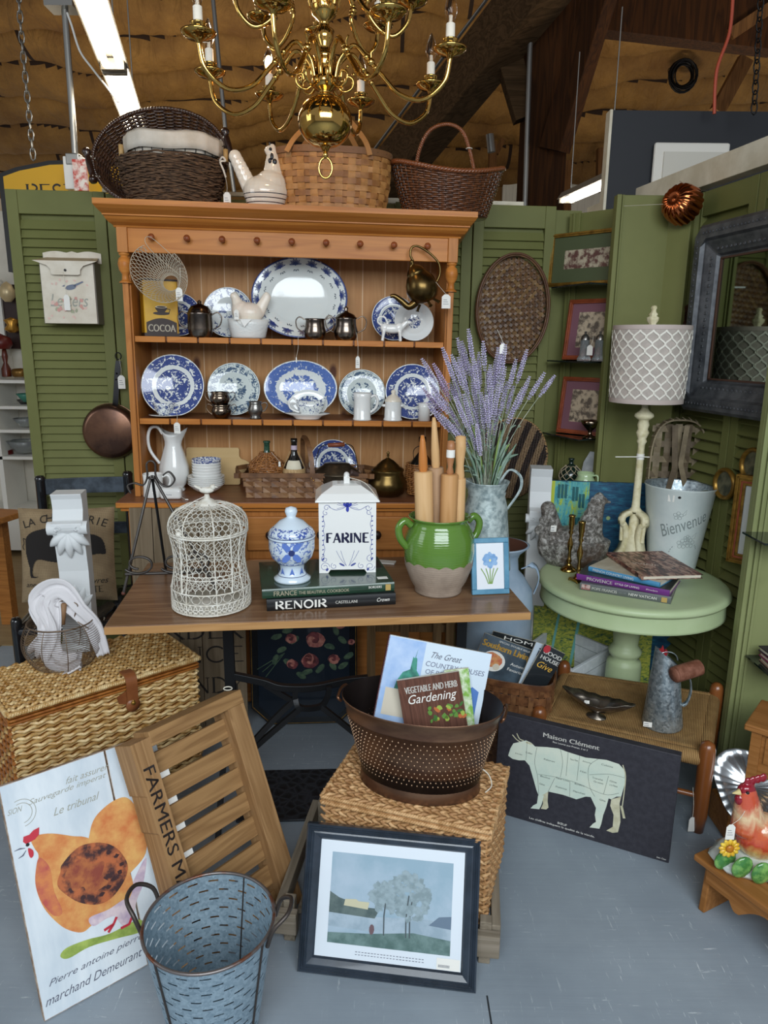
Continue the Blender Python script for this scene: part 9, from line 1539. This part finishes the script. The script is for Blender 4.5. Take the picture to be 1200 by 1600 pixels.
# --- black ladder-back chair and cushion
o=thing('ladderback_chair','glossy black ladder-back chair with a black leather seat behind the hamper','chair');m_bc2=mat('black_lacquer','#121315',.15,c2='#1c1e21',ns=10,coat=.6);m_sl2=mat('slat_bluegrey','#4a535c',.25,c2='#2c3238',ns=14,coat=.5)
yl,yr=2.80,2.88;PLt=aty(62,745,yl);PRt=aty(199,738,yr);PLt=np.array(PLt);PRt=np.array(PRt);d=(PRt-PLt);d[2]=0;d/=np.linalg.norm(d);fw=np.array([d[1],-d[0],0]);
for p in(PLt,PRt):b=MB();b.lathe([(0,0),(.013,0),(.019,.3),(.019,p[2]-.02),(.021,p[2]-.006),(.015,p[2]+.004),(0,p[2]+.006)],m_bc2,20,c=(p[0],p[1],0));b.build('back_post',o)
for z0_,hh in((PLt[2]-.075,.065),(PLt[2]-.25,.05)):b=MB();S=[PLt*[1,1,0]+d*t_*np.linalg.norm((PRt-PLt)[:2])+[0,0,z0_+hh/2]+fw*(-.015*sin(pi*t_))for t_ in np.linspace(0,1,10)];b.sweep(S,fw,[(-hh/2,-.005),(hh/2,-.005),(hh/2,.005),(-hh/2,.005)],m_sl2,smooth=False);b.build('ladder_slat',o,bevel=.002)
sz_=.455;fl_=PLt*[1,1,0]+fw*.40-d*.04;frr=PRt*[1,1,0]+fw*.40+d*.0
for p in(fl_,frr):b=MB();b.lathe([(0,0),(.014,0),(.019,.3),(.019,sz_+.01),(.014,sz_+.022),(0,sz_+.024)],m_bc2,20,c=(p[0],p[1],0));b.build('front_leg',o)
b=MB();q4=[fl_,frr,PRt*[1,1,0],PLt*[1,1,0]];q4=[np.array(q)for q in q4]
def st2(u,v):P=(1-u)[...,None]*((1-v)[...,None]*q4[0]+v[...,None]*q4[3])+u[...,None]*((1-v)[...,None]*q4[1]+v[...,None]*q4[2]);e=np.minimum(np.minimum(u,1-u),np.minimum(v,1-v));return P[...,0],P[...,1],sz_-.02*np.exp(-e*14)+.008*np.sin(u*26)*np.exp(-e*2)
b.grid(40,30,st2,m_bc2);[b.cyl(q4[i]+[0,0,sz_-.03],q4[(i+1)%4]+[0,0,sz_-.03],.018,m_bc2,14)for i in range(4)];b.build('leather_seat',o)
for z_ in(.12,.25):
    for i in range(4):b=MB();b.cyl(q4[i]+[0,0,z_],q4[(i+1)%4]+[0,0,z_],.009,m_bc2,10);b.build('rung',o)
# cushion
cb0=aty(36,920,2.62);cW=aty(190,920,2.68)[0]-cb0[0];cz=sz_+.005;ctop=aty(110,787,2.72)[2];cH=ctop-cz;m_bur=NT('burlap');w1_=m_bur.n('ShaderNodeTexWave',bands_direction='X');w2_=m_bur.n('ShaderNodeTexWave',bands_direction='Z');[setattr(w_.inputs['Scale'],'default_value',95)for w_ in(w1_,w2_)];[m_bur.l(m_bur.coord(),w_.inputs['Vector'])for w_ in(w1_,w2_)];hh_=m_bur.math('MAXIMUM',w1_.outputs['Fac'],w2_.outputs['Fac']);m_bur.col(m_bur.mix(hh_,'#5c4a35',m_bur.ramp(m_bur.noise(m_bur.coord(),16,4),[(.35,'#8f7a5c'),(.65,'#a8926f')])));m_bur.p(rough=.9);m_bur.bump(hh_,.4,.002);m_bur=m_bur.m
o=thing('burlap_cushion','burlap cushion printed with a black pig and French words on the black chair','cushion',T(cb0[0],2.60,cz,rz=6)@T(rx=-9));puff=lambda u,v:.055*(np.clip(1-np.abs(2*u-1)**3.2,0,1)*np.clip(1-np.abs(2*v-1)**3.2,0,1))**.55
edge=lambda u,v:(cW*(u+.02*np.sin(pi*v)*(1-2*u)),cH*(v+.02*np.sin(pi*u)*(1-2*v)))
b=MB();b.grid(36,36,lambda u,v:(edge(u,v)[0],-puff(u,v),edge(u,v)[1]),m_bur);b.grid(36,36,lambda u,v:(edge(1-u,v)[0],puff(1-u,v),edge(1-u,v)[1]),m_bur);b.build('cushion_cover',o)
def cells(P,m,st=.0022):
    P=np.array(P);A0,A1=P.min(0),P.max(0);X,Y_=np.meshgrid(np.arange(A0[0],A1[0],st),np.arange(A0[1],A1[1],st));ins=np.zeros(X.shape,bool);j=len(P)-1
    for i in range(len(P)):
        (a,c),(e,f)=P[i],P[j];ins^=((c>Y_)!=(f>Y_))&(X<(e-a)*(Y_-c)/(f-c+1e-12)+a);j=i
    X,Y_=X[ins],Y_[ins];h=st*.52;V=np.stack([np.stack([X+a*h,0*X,Y_+c*h],-1)for a,c in((-1,-1),(1,-1),(1,1),(-1,1))],1).reshape(-1,3);b.add(V,np.arange(len(V)).reshape(-1,4),m)
b=MB();m_pig=mat('pig_ink','#1f1b19',.85);m_txt=mat('burlap_ink','#2c2620',.85);ZP=lambda pts:[((a-125)/575*cW,(850-z)/530*cH)for a,z in pts]
cells([tuple(p)for p in smooth_path([np.array(p)for p in ZP([(188,520),(200,470),(260,440),(360,425),(470,425),(550,460),(600,470),(640,500),(655,560),(650,578),(620,575),(580,580),(530,600),(520,640),(570,665),(530,668),(500,600),(420,620),(330,610),(260,600),(230,640),(228,690),(262,695),(215,700),(210,650),(190,570)])],4,True)],m_pig);b.line(smooth_path([np.array(p)for p in ZP([(190,490),(172,485),(178,510),(168,530),(178,548)])],4),.003,m_pig)
serif(b,'LA CHARCUTERIE',ZP([(415,395)])[0],cW*.86,cH*.085,m_txt,tk=.16,tn=.08,arc=.55)if False else[b.text(ch,ZP([(190+i*35.5,405-38*sin(pi*i/13))])[0],m_txt,h=cH*.08,rot=.35*(1-2*i/13))for i,ch in enumerate('LA CHARCUTERIE')if ch!=' ']
b.text('ane',ZP([(210,745)])[0],m_txt,h=cH*.035,shear=.3);b.text('oeuvres',ZP([(582,728)])[0],m_txt,h=cH*.04,shear=.3);serif(b,'ETTE',ZP([(570,772)])[0],cW*.22,cH*.07,m_txt)
n0=len(b.V)
for i in range(n0):V=b.V[i];V[:,1]-=puff(np.clip(V[:,0]/cW,.01,.99),np.clip(V[:,2]/cH,.01,.99))+.0025
b.build('pig_print',o)
# --- under the table: rose tray, plank sign, mat, rack
RT=Lean(aty(392,1092,2.50)[0],2.50,4,5);wt=.41;ht=aty(480,960,2.53)[2]+.05;m_tk=mat('tray_black','#0f1419',.25,coat=.4);o=thing('rose_tray','black octagonal tray painted with dusky roses, leaning under the table','tray',RT.M);oc=lambda e,c:[(c+e,e),(wt-c-e,e),(wt-e,c+e),(wt-e,ht-c-e),(wt-c-e,ht-e),(c+e,ht-e),(e,ht-c-e),(e,c+e)]
b=MB();b.poly(oc(0,.07),m_tk,0,.006);b.poly(oc(.004,.07),m_gold,-.0012);b.poly(oc(.0065,.07),m_tk,-.0018);b.poly(oc(.03,.05),mat('tray_navy','#121d29',.3,coat=.4),-.0026);b.build('tray_body',o)
b=MB();m_r1=mat('rose_dusk','#8f4f4a',.5,c2='#b57a6a',ns=60);m_r2=mat('rose_dark','#4a1f26',.5,c2='#7a3a3c',ns=50);m_rl=mat('rose_leaf','#33493a',.5,c2='#4c6148',ns=40);rs=random.Random(4);TP=lambda px,py:RT.P(px,py,.004)
for px,py in((432,995),(440,1015),(430,1030),(450,1035),(460,1000),(500,1045),(480,1050),(515,1010),(535,1000),(545,1025),(525,985),(470,1055),(450,985),(520,1040),(536,1040)):b.blob(TP(px,py),.022,.011,m_rl,-.0035-.0002*rs.random(),10,.12,rs.uniform(0,3),px)
for px,py in((410,1050),(415,1058),(402,1046)):b.line([TP(px,py),TP(445,1020)],.003,m_rl,-.0034)
for px,py,r,m in((490,1000,.036,m_r1),(482,1033,.034,m_r2),(482,1030,.024,m_r1),(453,998,.022,m_r1),(455,1038,.022,m_r2),(520,1030,.022,m_r1),(530,975,.022,m_r1),(548,1003,.013,m_r1)):
    q=TP(px,py);
    for k in range(4):b.blob((q[0]+.2*r*cos(k*1.9),q[1]+.2*r*sin(k*1.9)),r*(1-.22*k),r*(.85-.2*k),m if k%2==0 else(m_r2 if m is m_r1 else m_r1),-.0045-.0004*k-.0001*(px%5),14,.08,k,k+px)
b.build('painted_roses',o)
SG=Lean(aty(300,1100,2.42)[0]-.20,2.42,5,4);sw=aty(388,1100,2.46)[0]-SG.A[0];sh=.87;o=thing('plank_sign','tall weathered plank sign with dark capital letters standing behind the hamper and under the table','sign',SG.M);m_pk=wood('sign_planks','#84745f','#655743',axis=2,s=.8,rough=.8)
for k in range(5):b=MB();b.b2((sw*k/5+.0015,0,0),(sw*(k+1)/5-.0015,.014,sh-.003*(k%2)),m_pk);b.build('plank',o)
b=MB();m_sgi=mat('sign_ink','#221d1a',.8)
for s_,py in(('ORDER',985),('FENCE',1022),('LAUNDY',1070)):q=SG.P(345,py,0);serif(b,s_,(sw*.52,q[1]),sw*.92,.062,m_sgi,-.001,tk=.13)
b.build('lettering',o)
t=NT('rubber_lace');v=t.coord();wv=t.n('ShaderNodeTexVoronoi',feature='DISTANCE_TO_EDGE');wv.inputs['Scale'].default_value=32;t.l(v,wv.inputs['Vector']);t.col(t.ramp(wv.outputs['Distance'],[(.0,'#2c3036'),(.2,'#0e1013')]));t.p(rough=.5);t.bump(wv.outputs['Distance'],.8,.006)
b=MB();b.b2((0,0,0),(.62,.27,.008),t.m);tag(b.build('door_mat',bevel=.003),'black patterned rubber mat on the floor under the table','mat',M=T(-.45,1.92,.001,rz=3))
o=thing('wooden_rack','old wooden rack with upright slats in the dark under the right half of the table','rack');m_rk=wood('rack_wood','#7a6041','#574229',axis=2,s=1,rough=.8);ry0=2.52
for px in(580,632,683,703):p=aty(px,1000,ry0);b=MB();b.b2((p[0]-.016,ry0,.001),(p[0]+.016,ry0+.02,.60),m_rk);b.build('upright',o)
for z in(.12,.38):b=MB();b.b2((aty(575,1000,ry0)[0],ry0+.02,z),(aty(712,1000,ry0)[0],ry0+.034,z+.03),m_rk);b.build('cross_rail',o)
# --- bottom right: step stool, rooster jar, leaf bowl, side cabinet
bA=atz(1084,1334,.165);bB=atz(1200,1420,.165);ang=math.degrees(math.atan2(bB[1]-bA[1],bB[0]-bA[0]));m_st=wood('stool_oak','#a5713f','#855628',axis=0,s=1,rough=.45);BSM=T(bA[0],bA[1],0,rz=ang);o=thing('step_stool','small oak step stool with a scalloped apron at the lower right edge','stool',BSM);W,D=.40,.24;zt=.165
b=MB();b.b2((0,0,zt-.018),(W,D,zt),m_st);b.build('top_board',o,bevel=.004);ap=[(.03,zt-.018),(.03,.095)]+[(.10+.02*t_,.095-.022*sin(pi*t_*.5))for t_ in np.linspace(0,1,5)]+[(.13+.14*t_,.075+.045*sin(pi*t_))for t_ in np.linspace(0,1,12)]+[(.30,.073),(.37,.095),(.37,zt-.018)];b=MB();b.poly(ap,m_st,.018,.014);b.build('scalloped_apron',o)
for x in(.018,W-.034):b=MB();b.hexa([(x,.02,.001),(x+.018,.02,.001),(x+.018,D-.02,.001),(x,D-.02,.001),(x,.03,zt-.018),(x+.018,.03,zt-.018),(x+.018,D-.03,zt-.018),(x,D-.03,zt-.018)],m_st);b.build('side_leg',o,bevel=.003)
RJ=BSM@T(.155,.09,zt+.001,rz=-ang);RJ=BSM@T(.085,.10,zt+.001,rz=-ang)@Matrix.Scale(1.04,4);o=thing('rooster_jar','colourful glazed rooster jar with sunflowers round its base on the step stool','figurine',RJ);t=NT('rooster_glaze');v=t.coord();sx=t.n('ShaderNodeSeparateXYZ');t.l(v,sx.inputs[0]);f_=t.math('ADD',t.math('MULTIPLY',sx.outputs[2],4.2),t.math('MULTIPLY',t.noise(t.coord((1,1,.35)),45,4,.6,1),.35));t.col(t.ramp(f_,[(.22,'#dcd5c5'),(.34,'#d9b56a'),(.48,'#b8402c'),(.62,'#c8603a'),(.78,'#e0c49a'),(.92,'#c4553a')]));t.p(rough=.12,coat=.5);t.bump(t.noise(t.coord((1,1,.4)),70,3),.5,.003);m_ro=t.m
b=MB();b.ball((.02,0,.075),(.06,.05,.06),m_ro,20)
for t_ in np.linspace(0,1,9):b.ball((-.01-.018*t_,0,.10+.085*t_),(.045*(1-.45*t_),.038*(1-.42*t_),.03),m_ro,16)
b.build('rooster_body',o,remesh=.0026)
b=MB();m_cb2=mat('comb_glaze','#8c1f2c',.12,coat=.5);b.ball((-.03,0,.20),(.022,.017,.020),m_cb2,14);[b.ball((-.03+.012*k,0,.222+.004*k),(.009,.006,.012),m_cb2,10)for k in range(4)];b.ball((-.046,-.004,.178),(.012,.012,.016),m_cb2,12);b.build('comb_and_wattles',o,remesh=.002)
b=MB();b.lathe([(.008,0),(.001,.018)],mat('beak_cream','#d8c48a',.2),10,c=(-.05,-.008,.20),R=Matrix.Rotation(-pi/2-.2,4,'Y'));b.ball((-.036,-.017,.204),.004,m_blk,8);b.build('beak_and_eye',o)
b=MB();b.lathe([(0,0),(.085,0),(.092,.012),(.075,.026),(0,.03)],mat('base_white','#cfd6cf',.15,coat=.4),30,f=lambda X,Y,Zz,a,P:(X*(1+.05*np.sin(a*7)[None,:]),Y*.8*(1+.05*np.sin(a*7)[None,:]),Zz));b.build('base',o)
m_lf=mat('leaf_glaze','#3f7a3c',.15,c2='#7fae5c',ns=40,coat=.4);m_pt=mat('petal_glaze','#d9a520',.15,c2='#e8c84a',ns=50,coat=.4)
for k,(x,y,z,rx)in enumerate(((-.05,-.062,.035,.9),(-.01,-.075,.03,.4),(.03,-.078,.02,.2),(-.075,-.03,.03,1.2))):b=MB();b.ball((x,y,z),(.024,.008,.03),m_lf,14,R=Matrix.Rotation(rx*.5,4,'Y'));b.build('leaf',o)
for x,y,z in((-.078,-.045,.075),(.045,-.085,.038)):
    b=MB();[b.ball((x+.017*cos(a_),y-.002,z+.017*sin(a_)),(.0095,.004,.0055),m_pt,8,R=Matrix.Rotation(-a_,4,'Y'))for a_ in np.linspace(0,2*pi,13)[:-1]];b.ball((x,y-.005,z),(.010,.005,.010),mat('flower_centre','#b5721c',.3),12);b.build('sunflower',o)
ptag(o,np.array(RJ)[:3,3]+[-.045,-.03,.17],np.array(RJ)[:3,3]+[-.085,-.05,.125],.022,.042)
o=thing('dark_rooster','dark iridescent glazed bird cut off by the right edge beside the rooster jar','figurine',BSM@T(.25,.12,zt+.001,rz=-ang));b=MB();m_dr=mat('dark_glaze','#1b2a2c',.1,c2='#3f2a44',ns=40,coat=.6,bump=.4,bs=60);b.ball((.03,0,.075),(.055,.045,.07),m_dr,18);b.ball((.0,0,.15),(.03,.028,.04),m_dr,14);b.build('bird_body',o,remesh=.003)
ca=atz(1163,1133,.36);o=thing('side_cabinet','small oak side table whose corner shows at the right edge','table',T(ca[0]+.0,ca[1],0,rz=-40));b=MB();b.b2((0,0,.345),(.30,.20,.365),m_st);b.build('top_board',o,bevel=.004);b=MB();b.b2((.03,.02,.20),(.27,.18,.345),m_st);b.build('box_body',o,bevel=.002);b=MB();b.b2((.06,.014,.25),(.24,.02,.335),m_st);b.build('drawer_front',o)
for x,y in((.02,.01),(.02,.16),(.25,.01),(.25,.16)):b=MB();b.b2((x,y,.001),(x+.028,y+.028,.345),m_st);b.build('leg',o)
LB=atz(1178,1262,.13);o=thing('silver_leaf_bowl','embossed silver leaf bowl standing behind the rooster jar','bowl',T(LB[0]+.015,LB[1]+.05,.165,rz=-35)@T(rx=52)@Matrix.Scale(1.15,4));m_sv=mat('bright_pewter','#a9adaf',.22,.9);b=MB();b.lathe([(0,0),(.04,.004),(.075,.02),(.092,.04),(.09,.042),(.07,.024),(.035,.008),(0,.004)],m_sv,72,f=lambda X,Y,Zz,a,P:(X*(1+.10*np.sin(a*3)[None,:]),Y*(1+.10*np.sin(a*3)[None,:]),Zz+.0012*np.sin(a*24)[None,:]*(P[:,0][:,None]/.09)));b.build('leaf_bowl',o)
b=MB();b.b2((LB[0]-.06,LB[1]+.02,.001),(LB[0]+.14,LB[1]+.14,.10),m_st);tag(b.build('wooden_block',bevel=.004),'plain oak block holding up the silver leaf bowl behind the step stool','block')
bpy.context.view_layer.update()
